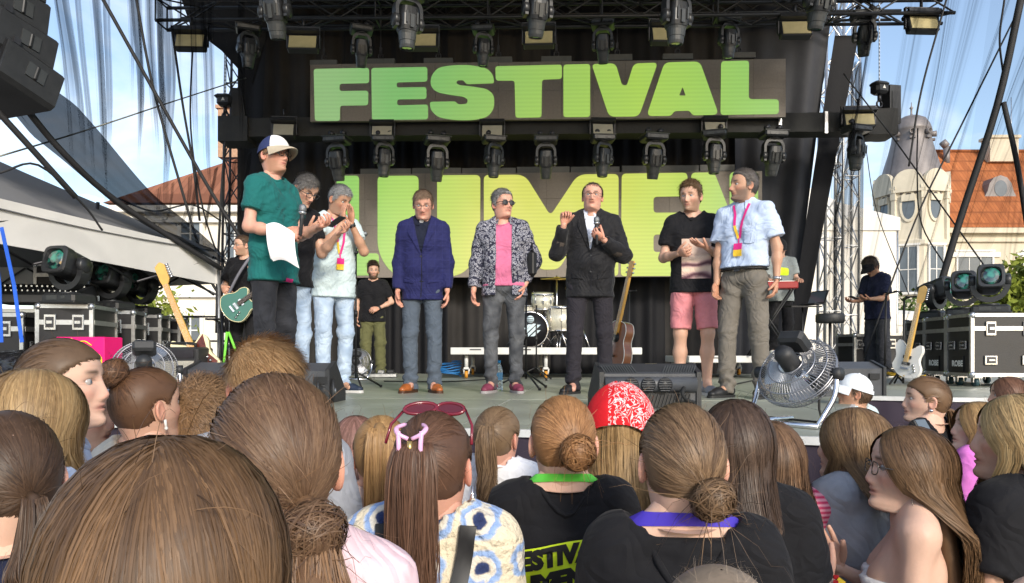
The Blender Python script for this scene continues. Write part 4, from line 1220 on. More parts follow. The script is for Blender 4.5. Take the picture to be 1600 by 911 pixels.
# ------------------------------------------------------------------ stage platform
DECK = M('stage_deck', (.27, .285, .235), .40, var=.3, vs=1.6, bump=.12, bs=90, spec=.4)
n, l, b = nodes(DECK)
SKIRT = M('stage_skirt', (.028, .02, .034), .8, var=.25, vs=2, bump=.2, bs=10)
outl = [(-9, 5.9), (-3.3, 5.9), (-2.6, 3.95), (-.79, 3.475), (-.225, 3.415), (.45, 3.27), (1.104, 3.117), (1.307, 3.044), (2.85, 6.1), (3.43, 5.85), (9, 5.2), (9, 13.4), (-9, 13.4)]
st = empty('stage_platform', (0, 0, 0), 0, 'grey decked stage with a white front edge and dark skirt', 'stage')
def clip_poly(sub, x0, x1, y0, y1):
    def cl(poly, f, inter):
        out = []
        for i in range(len(poly)):
            a, b = poly[i - 1], poly[i]
            if f(b):
                if not f(a): out.append(inter(a, b))
                out.append(b)
            elif f(a): out.append(inter(a, b))
        return out
    ix = lambda c: (lambda a, b: (c, a[1] + (b[1] - a[1]) * (c - a[0]) / (b[0] - a[0])))
    iy = lambda c: (lambda a, b: (a[0] + (b[0] - a[0]) * (c - a[1]) / (b[1] - a[1]), c))
    for f, it in ((lambda p: p[0] >= x0, ix(x0)), (lambda p: p[0] <= x1, ix(x1)), (lambda p: p[1] >= y0, iy(y0)), (lambda p: p[1] <= y1, iy(y1))):
        if sub: sub = cl(sub, f, it)
    return sub
RA = -R(6.5)
org = Vector((-.24, 3.64))
def to_l(p): return tuple((Matrix.Rotation(-RA, 2) @ (Vector(p) - org)))
def to_w(p): return tuple((Matrix.Rotation(RA, 2) @ Vector(p)) + org)
ol = [to_l(p) for p in outl]
for i in range(-5, 6):
    for j in range(-2, 12):
        pc = clip_poly(ol, i * 2.0 + .006, i * 2.0 + 1.994, j * 1.0 + .006, j * 1.0 + .994)
        if len(pc) < 3: continue
        ar = abs(sum(pc[k - 1][0] * pc[k][1] - pc[k][0] * pc[k - 1][1] for k in range(len(pc)))) / 2
        if ar < .01: continue
        pc = [p for k, p in enumerate(pc) if (Vector(p) - Vector(pc[k - 1])).length > 1e-5]
        mb = MB(); mb.prism([to_w(p) for p in pc], -.0045, rnd.uniform(-.0015, .0015), 'XY', None, (0, 0, STZ)); mb.build('deck_panel', DECK, st)
ctr_ = Vector((0, 8.5)); mb = MB(); mb.prism([tuple(ctr_ + (Vector(p) - ctr_) * .992) for p in outl], STZ - .12, STZ - .005, 'XY'); mb.build('deck_frame', M('deck_edge', (.62, .62, .60), .5, metal=.0, var=.2), st)
for i in range(1, 10):
    a, b = Vector(outl[i]), Vector(outl[i + 1]); d = (b - a); nn = Vector((d.y, -d.x)).normalized()
    mb = MB(); c = (a + b) / 2 + nn * .012
    mb.box((c.x, c.y, STZ - .016), (d.length + .02, .024, .034), rmat(math.atan2(d.y, d.x))); mb.build('edge_trim', M('edge_paint', (.55, .56, .55), .45, var=.2, vs=10), st)
    m_ = max(2, int(d.length / .035)); V = []; F = []
    for k in range(m_ + 1):
        q = a + d * k / m_ + nn * (.005 + .005 * math.sin(k * 1.1) + .006 * math.sin(k * .37))
        V += [(q.x, q.y, STZ - .036), (q.x, q.y, .01)]
        if k: F.append((2 * k - 2, 2 * k, 2 * k + 1, 2 * k - 1))
    mb = MB(); mb.add(V, F, True); mb.build('skirt', SKIRT, st)

# ------------------------------------------------------------------ trusses, drapes, roof
def truss(a, b, s, label, mat=BLACK, step=.5, r=.025, up=Vector((0, 0, 1)), group='lighting trusses', name='lighting_truss'):
    a, b = Vector(a), Vector(b); d = (b - a).normalized(); u = up; w = d.cross(u).normalized()
    t = empty(name, a, 0, label, 'truss', group)
    cs = [(w * i + u * j) * s / 2 for i, j in ((-1, -1), (1, -1), (1, 1), (-1, 1))]
    for c in cs:
        mb = MB(); mb.tube([c, b - a + c], r, 8); mb.build('chord', mat, t)
    L = (b - a).length; n = max(2, int(L / step)); mb = MB()
    for k in range(n):
        p, q = d * L * k / n, d * L * (k + 1) / n
        for i in range(4):
            c0, c1 = cs[i], cs[(i + 1) % 4]
            if (k + i) % 2: c0, c1 = c1, c0
            mb.tube([p + c0, q + c1], r * .5, 5, cap=False, smooth=True)
            if k % 3 == 0: mb.tube([p + c0, p + c1], r * .5, 5, cap=False)
    mb.build('bracing', mat, t)
    return t
rf = empty('stage_roof', (0, 10, 8.2), 0, 'black fabric roof over the stage', 'roof')
mb = MB(); mb.box((.2, -.9, 0), (11.4, 8.2, .06)); mb.box((.2, -5.0, -.1), (11.4, .08, .3)); mb.build('canopy', CLOTHB, rf)
mb = MB(); c0 = Vector((0, 10, 8.2))
for q in ((270, -40, 11.0), (300, 45, 11.0), (392, 135, 11.0), (420, 60, 11.2), (420, -40, 11.2)): pass
pl = [Q(*q) - c0 for q in ((270, -40, 11.0), (298, 42, 11.0), (345, 78, 11.0), (394, 132, 11.0), (415, 60, 11.1), (420, -40, 11.1))]
mb.add(pl + [p + Vector((0, .04, 0)) for p in pl], [(0, 1, 2, 3, 4, 5), (11, 10, 9, 8, 7, 6)]); mb.build('side_flap', CLOTHB, rf)
def drape(p00, p10, p11, p01, mat, label, n=60, amp=.05, seed=0, name='stage_drape'):
    """hanging cloth with folds; corners bottom-left, bottom-right, top-right, top-left"""
    g = np.random.default_rng(seed); p00, p10, p11, p01 = [np.array(p) for p in (p00, p10, p11, p01)]
    fr = g.uniform(.8, 1.2, 5); ph = g.uniform(0, 6.28, 5); V = []; rows = 10
    L = np.linalg.norm(p10 - p00)
    for j in range(rows + 1):
        v = j / rows
        for i in range(n + 1):
            u = i / n
            p = p00 * (1 - u) * (1 - v) + p10 * u * (1 - v) + p11 * u * v + p01 * (1 - u) * v
            x = u * L
            o = amp * (math.sin(x * 14 * fr[0] + ph[0] + .5 * v) + .6 * math.sin(x * 29 * fr[1] + ph[1] - v) + .8 * math.sin(x * 5 * fr[2] + ph[2] + v * 1.5)) * (1 - .5 * v)
            V.append((p[0], p[1] + o, p[2]))
    F = [(j * (n + 1) + i, j * (n + 1) + i + 1, (j + 1) * (n + 1) + i + 1, (j + 1) * (n + 1) + i) for j in range(rows) for i in range(n)]
    o = link(name, mesh_np(name, V, np.array(F)), mat)
    return prop(o, label, 'drape', 'stage backdrop drapes')
DB = 13.1
ys = 600
CLOTHW = M('lit_drape', (.030, .0275, .026), .8, var=.35, vs=1.1, bump=.25, bs=10, spec=.2)  # lighter curtain sections: light falling on the backdrop is put into the colour
for i, (xa, xb, yt, yb, mt, lb) in enumerate(((372, 540, -60, ys, CLOTHW, 'dark backdrop drape behind the man in the teal shirt'), (538, 700, -60, ys, CLOTHB, 'black backdrop drape above the bearded stagehand'), (698, 860, -60, ys, CLOTHW, 'dark backdrop drape behind the drum kit'), (858, 1040, -60, ys, CLOTHB, 'black backdrop drape behind the acoustic guitar'), (1038, 1150, -60, ys, CLOTHW, 'dark backdrop drape behind the man in pink shorts'))):
    drape(Q(xa, yb, DB), Q(xb, yb, DB), Q(xb, yt, DB), Q(xa, yt, DB), mt, lb, 90, .045, i)
drape(Q(1148, ys, DB - .1), Q(1228, ys, DB - .1), Q(1310, -60, DB - .1), Q(1148, -60, DB - .1), CLOTHG, 'grey side drape right of the lower screen', 60, .05, 9)
drape(Q(1220, ys, DB - .25), Q(1240, ys, DB - .25), Q(1342, 55, DB - .25), Q(1305, 55, DB - .25), CLOTHB, 'narrow black drape slanting down the right stage edge', 20, .03, 10)
drape(Q(372, 600, DB - .3), Q(392, 600, DB - .3), Q(420, -40, DB - .3), Q(388, -40, DB - .3), CLOTHB, 'narrow black drape down the left stage edge', 20, .03, 11)
truss(Q(252, 22, 10.4), Q(1482, 10, 10.2), .32, 'long black truss across the top carrying the second row of lamps')
truss(Q(300, -32, 8.6), Q(1420, -38, 8.6), .32, 'black truss nearest the crowd above the top of the view')
truss(Q(290, 20, 12.6), Q(1400, 8, 12.6), .34, 'rear black truss under the roof')
truss(Q(1296, 600, 14.0), Q(1300, -80, 14.0), .32, 'bright aluminium tower truss behind the right drape', ALU, .45, .03, Vector((0, 1, 0)), 'tower trusses')
truss(Q(1322, 600, 14.8), Q(1326, -80, 14.8), .32, 'aluminium tower truss wrapped in netting, right of its twin', ALU, .45, .025, Vector((0, 1, 0)), 'tower trusses')
truss(Q(362, 600, 13.6), Q(372, -60, 13.6), .3, 'dark tower truss behind the left stage edge', STEEL, .45, .025, Vector((0, 1, 0)), 'tower trusses')
# cloth-wrapped middle truss
DM = 11.95
mt_ = empty('wrapped_truss', Q(800, 200, DM), YAW, 'black cloth-wrapped truss between the two screens', 'truss', 'lighting trusses')
a, b = Q(352, 205, DM), Q(1390, 196, DM); L = (b - a).length
ctr = (a + b) / 2
def wrapped(x0, x1, zc, sy, sz, nm, mat):
    n = int((x1 - x0) / .09) + 2; V = []
    for i in range(n):
        x = x0 + (x1 - x0) * i / (n - 1); w = .012 * math.sin(i * 1.7) + .008 * math.sin(i * .6)
        for yy, z2 in ((-sy, -sz), (sy, -sz), (sy, sz), (-sy, sz)): V.append((x, yy * (1 + w), zc + z2 * (1 + w * 1.5)))
    F = [(i * 4 + k, i * 4 + (k + 1) % 4, i * 4 + 4 + (k + 1) % 4, i * 4 + 4 + k) for i in range(n - 1) for k in range(4)] + [(0, 3, 2, 1), (n * 4 - 4, n * 4 - 3, n * 4 - 2, n * 4 - 1)]
    mb = MB(); mb.add(V, F); return mb.build(nm, mat, mt_)
off = ctr - Vector(mt_.location)
wrapped(-L / 2 + off.x, L / 2 + off.x, off.z + .01, .17, .15, 'wrap', M('wrap_cloth', (.02, .02, .019), .7, var=.3, vs=5, bump=.4, bs=20))
wrapped(-L / 2 + off.x - .03, -L / 2 + off.x + .45, off.z - .02, .22, .20, 'end_wrap', MATS['wrap_cloth']); wrapped(L / 2 + off.x - .42, L / 2 + off.x + .03, off.z, .22, .20, 'end_wrap', MATS['wrap_cloth'])
for px in (1213, 1284):
    mb = MB(); c = Q(px, 197, DM) - Vector(mt_.location); mb.box((c.x, -.19, c.z), (.045, .02, .34)); mb.build('tape', ALU, mt_)

# ------------------------------------------------------------------ screens
LEDB = M('led_tile', (.20, .175, .15), .7, var=.12, vs=30, spec=.25)
def led_letter_mat(name, stops, es):
    es *= .82; m = bpy.data.materials.new(name); m.use_nodes = True
    n, l = m.node_tree.nodes, m.node_tree.links; b = n['Principled BSDF']
    co = n.new('ShaderNodeTexCoord'); sp = n.new('ShaderNodeSeparateXYZ'); l.new(co.outputs['Object'], sp.inputs[0])
    mr = n.new('ShaderNodeMapRange'); mr.inputs[1].default_value = -3.6; mr.inputs[2].default_value = 3.6; l.new(sp.outputs['X'], mr.inputs[0])
    nzz = n.new('ShaderNodeTexNoise'); nzz.inputs['Scale'].default_value = .5; l.new(co.outputs['Object'], nzz.inputs['Vector'])
    ad = n.new('ShaderNodeMath'); ad.operation = 'MULTIPLY_ADD'; ad.inputs[1].default_value = .25; l.new(nzz.outputs['Fac'], ad.inputs[0])
    sb = n.new('ShaderNodeMath'); sb.operation = 'SUBTRACT'; sb.inputs[1].default_value = .125; l.new(mr.outputs[0], sb.inputs[0]); l.new(sb.outputs[0], ad.inputs[2])
    r_ = n.new('ShaderNodeValToRGB'); els = r_.color_ramp.elements
    while len(els) < len(stops): els.new(.5)
    for e, (p, c) in zip(els, stops): e.position = p; e.color = (*srgb(*c), 1)
    l.new(ad.outputs[0], r_.inputs[0])
    wv = n.new('ShaderNodeTexWave'); wv.bands_direction = 'Z'; wv.inputs['Scale'].default_value = 5.0; wv.inputs['Distortion'].default_value = .0; l.new(co.outputs['Object'], wv.inputs['Vector'])
    m2 = n.new('ShaderNodeMapRange'); m2.inputs[3].default_value = .93; m2.inputs[4].default_value = 1.05; l.new(wv.outputs['Fac'], m2.inputs[0])
    vm = n.new('ShaderNodeVectorMath'); vm.operation = 'SCALE'; l.new(r_.outputs[0], vm.inputs[0]); l.new(m2.outputs[0], vm.inputs['Scale'])
    b.inputs['Base Color'].default_value = (.10, .10, .07, 1); b.inputs['Roughness'].default_value = .7; b.inputs['Specular IOR Level'].default_value = .2
    l.new(vm.outputs[0], b.inputs['Emission Color']); b.inputs['Emission Strength'].default_value = es
    return m
LED_F = led_letter_mat('led_letters_upper', [(0, (146, 192, 126)), (.2, (124, 190, 108)), (.42, (156, 203, 100)), (.7, (176, 217, 88)), (1, (152, 208, 104))], .60)
LED_L = led_letter_mat('led_letters_lower', [(0, (146, 212, 104)), (.18, (182, 224, 104)), (.36, (228, 230, 108)), (.60, (224, 231, 102)), (.8, (206, 229, 102)), (1, (166, 212, 106))], .60)
def screen(label, x0, x1, y0, y1, d, nx, nz, letters, mat, bars):
    a, b = Q(x0, y1, d), Q(x1, y0, d); c = (a + b) / 2
    t = empty('led_screen', c, YAW, label, 'screen', 'LED screens')
    w = (Vector((b.x, b.y)) - Vector((a.x, a.y))).length; h = b.z - a.z
    tw, th = w / nx, h / nz
    me = None
    for i in range(nx):
        for j in range(nz):
            if me is None:
                mb = MB(); mb.box((0, 0, 0), (tw - .003, .07, th - .003)); o = mb.build('led_tile', LEDB, t); me = o.data
            else: o = link('led_tile', me, None, t)
            o.location = (-w / 2 + tw * (i + .5), .04 + rnd.uniform(-.0008, .0008), -h / 2 + th * (j + .5))
    inv = Matrix.Rotation(-YAW, 3, 'Z')
    for i, (pts, holes) in enumerate(letters):
        def cv(p):
            v = inv @ (Q(p[0], p[1], d) - c); return (v.x, v.z)
        mb = MB(); mb.prism([cv(p) for p in pts], -.004, .0015, 'XZ', holes=[[cv(p) for p in hh][::-1] for hh in holes])
        mb.build('letter', mat, t)
    for (xa, xb, ya, yb) in bars:
        va, vb = inv @ (Q(xa, yb, d) - c), inv @ (Q(xb, ya, d) - c)
        mb = MB(); mb.box(((va.x + vb.x) / 2, .05, (va.z + vb.z) / 2), (vb.x - va.x, .09, vb.z - va.z)); mb.build('hanging_bar', M('bar_grey', (.09, .09, .085), .55, var=.2), t)
        mb = MB(); xm = (va.x + vb.x) / 2
        mb.tube([(xm, .05, vb.z), (xm, .05, vb.z + .48)], .008, 5); mb.tube([(xm + .035 * math.cos(q), .05, vb.z + .05 + .045 * math.sin(q)) for q in np.linspace(0, 2 * PI, 11)], .012, 5); mb.box((xm, .05, vb.z + .15), (.035, .035, .09)); mb.build('sling', STEEL, t)
    mb = MB(); mb.box((0, .12, 0), (w - .1, .06, h - .1)); mb.build('back_frame', BLACK, t)
    return t
A2 = lambda pts, r=9: round_poly([(p[0] / 2.857 + 240, p[1] / 2.857, (p[2] if len(p) > 2 else r) / 2.857) for p in pts])
A3 = lambda pts, r=9: round_poly([(p[0] / 2.857 + 740, p[1] / 2.857, (p[2] if len(p) > 2 else r) / 2.857) for p in pts])
fS = [(1520, 372, 10), (1516, 335, 40), (1490, 306, 40), (1420, 291, 60), (1340, 291, 60), (1270, 301, 50), (1238, 340, 40), (1236, 385, 40), (1264, 412, 40), (1330, 425, 40), (1385, 432, 25), (1404, 446, 12), (1398, 464, 9), (1360, 467, 9), (1347, 453, 7), (1233, 455, 10), (1236, 490, 40), (1268, 523, 50), (1340, 537, 60), (1430, 537, 60), (1492, 522, 50), (1520, 485, 40), (1520, 425, 40), (1490, 398, 40), (1420, 386, 40), (1366, 381, 20), (1350, 371, 9), (1356, 359, 8), (1382, 358, 8), (1398, 376, 8)]
FEST = [(A2([(715, 308), (962, 303), (962, 371), (830, 374), (830, 407), (958, 405), (958, 470), (832, 472), (832, 540), (720, 540)], 13), []),
        (A2([(972, 304), (1222, 299), (1222, 364), (1085, 368), (1085, 391), (1218, 389), (1218, 442), (1087, 444), (1087, 471), (1225, 467), (1225, 533), (975, 536)], 13), []),
        (A2(fS), []),
        (A3([(97, 296), (394, 289), (394, 352), (305, 356), (303, 524), (187, 526), (183, 360), (99, 360)], 13), []),
        (A3([(401, 289), (520, 286), (520, 522), (401, 523)], 14), []),
        (A3([(527, 287, 18), (634, 283, 24), (662, 380, 10), (684, 382, 10), (715, 284, 22), (822, 280, 22), (738, 520, 26), (605, 521, 26)]), []),
        (A3([(852, 279, 26), (1010, 275, 26), (1094, 512, 26), (978, 515, 20), (964, 494, 10), (896, 496, 10), (882, 517, 20), (772, 518, 26)]), [A3([(933, 388, 6), (947, 427, 6), (917, 427, 6)])]),
        (A3([(1105, 274), (1229, 271), (1228, 443), (1362, 444), (1362, 509), (1102, 513)], 15), [])]
rp = lambda pts, r=6: round_poly([(p[0], p[1], p[2] if len(p) > 2 else r) for p in pts], 6)
LUM = [(rp([(526, 275), (561, 274.5), (561, 396, 2), (592, 396), (592, 430), (526, 431)]), []),
       (rp([(590, 275, 8), (654, 274.5, 8), (654, 372, 10), (683, 372, 10), (683, 274, 8), (750.5, 273.5, 8), (750, 395, 40), (722, 432, 40), (616, 433, 40), (590, 396, 40)]), []),
       (rp([(756, 273.5, 8), (820, 273, 14), (860, 337, 9), (903, 272.5, 14), (966.5, 272, 8), (966, 431, 6), (908, 432, 6), (909, 362, 2), (873, 421, 10), (843, 421.5, 10), (812, 366, 2), (812, 432, 6), (756, 432.5, 6)]), []),
       (rp([(971.5, 271.5, 7), (1074, 270, 7), (1074, 306.5), (1021, 307.5), (1021, 332.5), (1070, 332), (1070, 366), (1021, 366.5), (1021, 394), (1075, 393.5), (1075, 431), (970, 431.5)]), []),
       (rp([(1080, 270, 7), (1116, 269.5, 8), (1140, 330, 3), (1140, 269, 8), (1184.5, 268.5, 8), (1184, 430), (1145, 430.5), (1122, 372, 2), (1122, 431), (1080, 431)]), [])]
screen('upper LED screen with green FESTIVAL lettering', 484.5, 1228, 91.5, 190, 11.6, 15, 2, FEST, LED_F, [(484 + 0, 526, 93, 101), (572, 616, 91, 100), (662, 707, 90, 98), (757, 800, 88, 98), (846, 893, 87, 96), (942, 988, 84, 94), (1036, 1083, 83, 92), (1130, 1181, 81, 90)])
screen('lower LED screen with yellow-green LUMEN lettering', 523, 1191, 267, 434, 12.35, 14, 4, LUM, LED_L, [(563, 642, 263, 272), (644, 720, 262, 271.5), (722, 806, 262, 271), (808, 890, 260, 270), (892, 968, 260, 269.5), (972, 1092, 258, 268.5), (1094, 1148, 257, 267)])
# ------------------------------------------------------------------ moving head lamps
LAMPB = M('lamp_black', (.019, .020, .022), .38, var=.2, vs=10, spec=.5)
LAMPG = M('lamp_grey', (.038, .040, .040), .35, var=.2, vs=10, spec=.5)
GLASSL = M('lamp_lens', (.012, .03, .032), .04, var=.0, spec=1.0, coat=1.0)
n, l, b = nodes(GLASSL)
lw = n.new('ShaderNodeTexNoise'); lw.inputs['Scale'].default_value = 9; co = n.new('ShaderNodeTexCoord'); l.new(co.outputs['Object'], lw.inputs['Vector'])
r_ = n.new('ShaderNodeValToRGB'); r_.color_ramp.elements[0].position = .42; r_.color_ramp.elements[0].color = (.006, .012, .014, 1); r_.color_ramp.elements[1].position = .62; r_.color_ramp.elements[1].color = (.03, .22, .16, 1)
l.new(lw.outputs['Fac'], r_.inputs[0]); l.new(r_.outputs[0], b.inputs['Base Color'])
def moving_head(floor, label, group, pan=0.0, tilt=0.0, s=1.0):
    """base, yoke and head; hanging (floor=False) the base is on top; tilt 0 = lens straight away from the base"""
    t = empty('moving_head_lamp', (0, 0, 0), 0, label, 'stage light', group)
    f = 1 if floor else -1
    Z = lambda z: z * f
    mb = MB(); mb.box((0, 0, Z(.055)), (.42 * s, .34 * s, .11), None, .025); mb.box((0, 0, Z(.012)), (.45 * s, .36 * s, .024), None, .008); mb.lathe((0, 0, Z(.115)), [(.11, -.012), (.11, .012)], 20)
    bs = mb.build('base', LAMPB, t)
    mb = MB(); mb.box((-.06, -.172 * s, Z(.062)), (.13, .006, .05)); mb.box((.08, -.172 * s, Z(.062)), (.05, .006, .03)); mb.build('display', LAMPG, bs)
    if not floor:
        for sx in (-1, 1): mb = MB(); mb.box((sx * .11, 0, .035), (.05, .06, .07)); mb.tube([(sx * .11, -.04, .075), (sx * .11, .04, .075)], .045, 10); mb.build('clamp', STEEL, t)
    rot = rmat(pan)
    y = MB(); n = 18
    outer = [(.215 * math.sin(a) * (1.0 if abs(math.sin(a)) < .98 else 1), -.215 * math.cos(a)) for a in np.linspace(-PI / 2, PI / 2, n)]
    prof = [(-.215, .13)] + outer + [(.215, .13)]
    inn = [(.158, .13)] + [(.155 * math.sin(a), -.150 * math.cos(a)) for a in np.linspace(PI / 2, -PI / 2, n)] + [(-.158, .13)]
    if not floor:
        prof = round_poly([(-.185, .15, 0), (-.185, -.14, .06), (-.12, -.235, .06), (.12, -.235, .06), (.185, -.14, .06), (.185, .15, 0)], 4); inn = round_poly([(.142, .15, 0), (.142, -.12, .05), (.09, -.185, .05), (-.09, -.185, .05), (-.142, -.12, .05), (-.142, .15, 0)], 4)
    ring = round_poly([(p[0] * s, (p[1] + .36) * f, .0) for p in prof + inn])
    y.prism(ring, -.06 * s, .06 * s, 'XZ', rot)
    for sx in (-1, 1): y.lathe(rot @ Vector((sx * (.19 if floor else .165) * s, 0, .42 * f)), [(.075, -.036), (.085, -.02), (.085, .02), (.075, .036)], 18, 'X', rot)
    y.build('yoke', LAMPB, t)
    cz = .42 * f
    hr = rot @ Matrix.Rotation(tilt, 3, 'X')
    def sq(w, h, e, n=20): return [(w * np.sign(math.cos(a)) * abs(math.cos(a)) ** e, h * np.sign(math.sin(a)) * abs(math.sin(a)) ** e) for a in np.linspace(0, 2 * PI, n, endpoint=False)]
    def body(rings, nm, mat, par):
        V = []; F = []; k = 20
        for (w, h, z, e) in rings:
            for p in sq(w * s, h * s, e): V.append(hr @ Vector((p[0], p[1], z * f * s)) + Vector((0, 0, cz)))
        for i in range(len(rings) - 1):
            for q in range(k): F.append((i * k + q, i * k + (q + 1) % k, i * k + k + (q + 1) % k, i * k + k + q))
        F += [tuple(range(k - 1, -1, -1)), tuple(range((len(rings) - 1) * k, len(rings) * k))]
        mb = MB(); mb.add(V, F, False); return mb.build(nm, mat, par)
    if floor:
        hd = body([(.09, .09, -.215, .7), (.125, .13, -.20, .6), (.14, .145, -.10, .55), (.142, .148, .06, .5), (.148, .152, .10, .45), (.15, .155, .20, .42), (.14, .145, .215, .42), (.115, .118, .217, .6), (.108, .11, .17, 1)], 'head', LAMPB, t)
        body([(.106, .108, .168, 1), (.105, .107, .19, 1), (.085, .087, .204, 1), (.045, .045, .212, 1), (.01, .01, .214, 1)], 'lens', GLASSL, hd)
    else:
        hd = body([(.06, .07, -.19, .7), (.105, .11, -.17, .55), (.122, .13, -.07, .5), (.124, .132, .07, .5), (.116, .124, .12, .55), (.112, .12, .125, .6)], 'head', LAMPB, t)
        body([(.110, .117, .122, .6), (.106, .112, .16, .75), (.103, .107, .235, .85), (.098, .102, .24, .9), (.096, .10, .29, .95), (.09, .092, .325, 1), (.08, .083, .33, 1), (.078, .08, .31, 1)], 'nose', LAMPG, hd)
        body([(.078, .08, .308, 1), (.06, .06, .317, 1), (.01, .01, .32, 1)], 'lens', GLASSL, hd)
        mb = MB()
        for sx in (-1, 1): mb.box(hr @ Vector((sx * .07, -.145 * s, -.02 * f)) + Vector((0, 0, cz)), (.02, .012, .14), hr)
        mb.box(hr @ Vector((0, -.148 * s, .02 * f)) + Vector((0, 0, cz)), (.05, .012, .16), hr); mb.build('fin', LAMPG, hd)
    return t
def place(proto, used, loc, rz, label, tilt=None, sc=1.0):
    o = proto if not used else copy_tree(proto)
    used.append(1); o.location = loc; o.rotation_euler = (0, 0, rz); o.scale = (sc, sc, sc); o['label'] = label
    return o
g0 = 'moving head lamps hanging over the stage'
hp = moving_head(False, '', g0, tilt=R(14)); hu = []
hp2 = moving_head(False, '', g0, pan=R(24), tilt=R(4)); hu2 = []
def hang(px, ytop, ybot, d, label, i):
    a, b = Q(px, ytop, d), Q(px, ybot, d)
    sc = (a.z - b.z) / .79
    return place(*((hp, hu) if i % 2 == 0 else (hp2, hu2)), a - Vector((0, 0, .09 * sc)), rnd.uniform(-.35, .35), label, sc=sc)
ordn = ['first', 'second', 'third', 'fourth', 'fifth', 'sixth', 'seventh', 'eighth', 'ninth', 'tenth']
for i, (px, y0, y1) in enumerate(((430, -46, 53), (637, -28, 70), (840, -46, 51), (1057, -36, 63), (1280, -60, 38))):
    hang(px, y0, y1, 8.6, f'{ordn[i]} from the left of the big lamps in the topmost row nearest the crowd', i)
for i, (px, y0, y1) in enumerate(((388, 34, 102), (565, 36, 100), (755, 36, 99), (942, 27, 94), (1139, 20, 87), (1351, 12, 82))):
    hang(px, y0, y1, 10.4, f'{ordn[i]} from the left of the lamps on the truss above the FESTIVAL screen', i + 1)
for i, (px, y0, y1) in enumerate(((527, 207, 278), (600, 207, 272), (683, 207, 279), (772, 207, 273), (853, 207, 275), (942, 205, 272), (1022, 203, 275), (1116, 198, 267), (1208, 198, 270), (1338, 190, 261))):
    hang(px, y0, y1, 11.6, f'{ordn[i]} from the left of the lamps in the row over the LUMEN screen', i)

# ------------------------------------------------------------------ flood panels
AMBER = M('amber_diffuser', (.46, .39, .20), .45, var=.15, vs=8)
PALEY = M('grey_diffuser', (.34, .32, .25), .45, var=.15, vs=8)
def flood(px, py, d, label, w=.42, mat=AMBER, tilt=-18):
    c = Q(px, py, d); t = empty('flood_panel', c, rnd.uniform(-.08, .08), label, 'stage light', 'flat flood panels on the trusses')
    rot = Matrix.Rotation(R(tilt), 3, 'X')
    mb = MB(); mb.box((0, .05, 0), (w, .12, .26), rot, .015); mb.box(rot @ Vector((0, .0, .135)), (w + .03, .2, .05), rot)
    mb.build('housing', LAMPB, t)
    mb = MB(); mb.box(rot @ Vector((0, -.012, -.005)), (w - .05, .02, .19), rot); mb.build('diffuser', mat, t)
    mb = MB()
    for sx in (-1, 1): mb.box((sx * (w / 2 + .015), .05, .08), (.015, .05, .28))
    mb.box((0, .05, .22), (w + .045, .05, .015)); mb.tube([(0, .05, .22), (0, .05, .34)], .02, 6); mb.build('bracket', STEEL, t)
    return t
for i, (px, py) in enumerate(((297, 64), (473, 66), (660, 63), (842, 59), (1041, 54), (1244, 44), (1443, 36))):
    flood(px, py, 10.1, f'{ordn[i]} from the left of the amber flood panels on the upper truss')
for i, (px, py) in enumerate(((443, 203), (597, 206), (769, 205), (942, 203), (1117, 200), (1343, 187))):
    flood(px, py, 11.6, f'{ordn[i]} from the left of the flood panels on the wrapped truss', .36 if i < 5 else .48, PALEY if i < 5 else AMBER)

# ------------------------------------------------------------------ chain hoists and small black speakers beside them
def hoist(px, py, d, label, rz=0):
    c = Q(px, py, d); t = empty('chain_hoist', c, rz, label, 'hoist', 'chain hoists on the wrapped truss')
    mb = MB(); mb.box((0, 0, 0), (.24, .2, .18), None, .04); mb.box((-.02, -.02, .06), (.26, .2, .07), None, .03); mb.build('motor', BLACKM, t)
    mb = MB()
    for k in range(80): mb.box((0, 0, .1 + k * .03), (.022 if k % 2 else .008, .008 if k % 2 else .022, .034))
    mb.build('chain', ALU, t)
    mb = MB(); mb.tube([(0, 0, -.09), (0, 0, -.2)], .03, 8); mb.tube([(.05 * math.cos(a), 0, -.24 + .05 * math.sin(a)) for a in np.linspace(0, 2 * PI, 12)], .016, 6); mb.build('hook', STEEL, t)
    tri = MB(); tri.prism([(-.03, -.02), (.03, -.02), (0, .035)], -.105, -.1, 'XZ'); tri.build('warning_sign', TRIMW, t)
    return t
hoist(352, 158, 11.9, 'black chain hoist at the left end of the wrapped truss'); hoist(1374, 139, 11.8, 'sunlit chain hoist at the right end of the wrapped truss', .3)
for px, py, lb in ((373, 168, 'upright black monitor box by the left chain hoist'), (1391, 166, 'upright black monitor box by the right chain hoist')):
    c = Q(px, py, 12.0); t = empty('truss_box', c, .2, lb, 'box', 'black boxes on the wrapped truss'); mb = MB(); mb.prism([(-.1, -.28), (.13, -.28), (.06, .28), (-.1, .28)] if px < 800 else [(-.1, -.3), (.1, -.3), (.1, .3), (-.1, .3)], -.12, .12, 'XZ'); mb.build('case', BLACKM, t); mb = MB(); mb.box((0, -.125, 0), (.13, .012, .4)); mb.build('grille', BLACK, t)

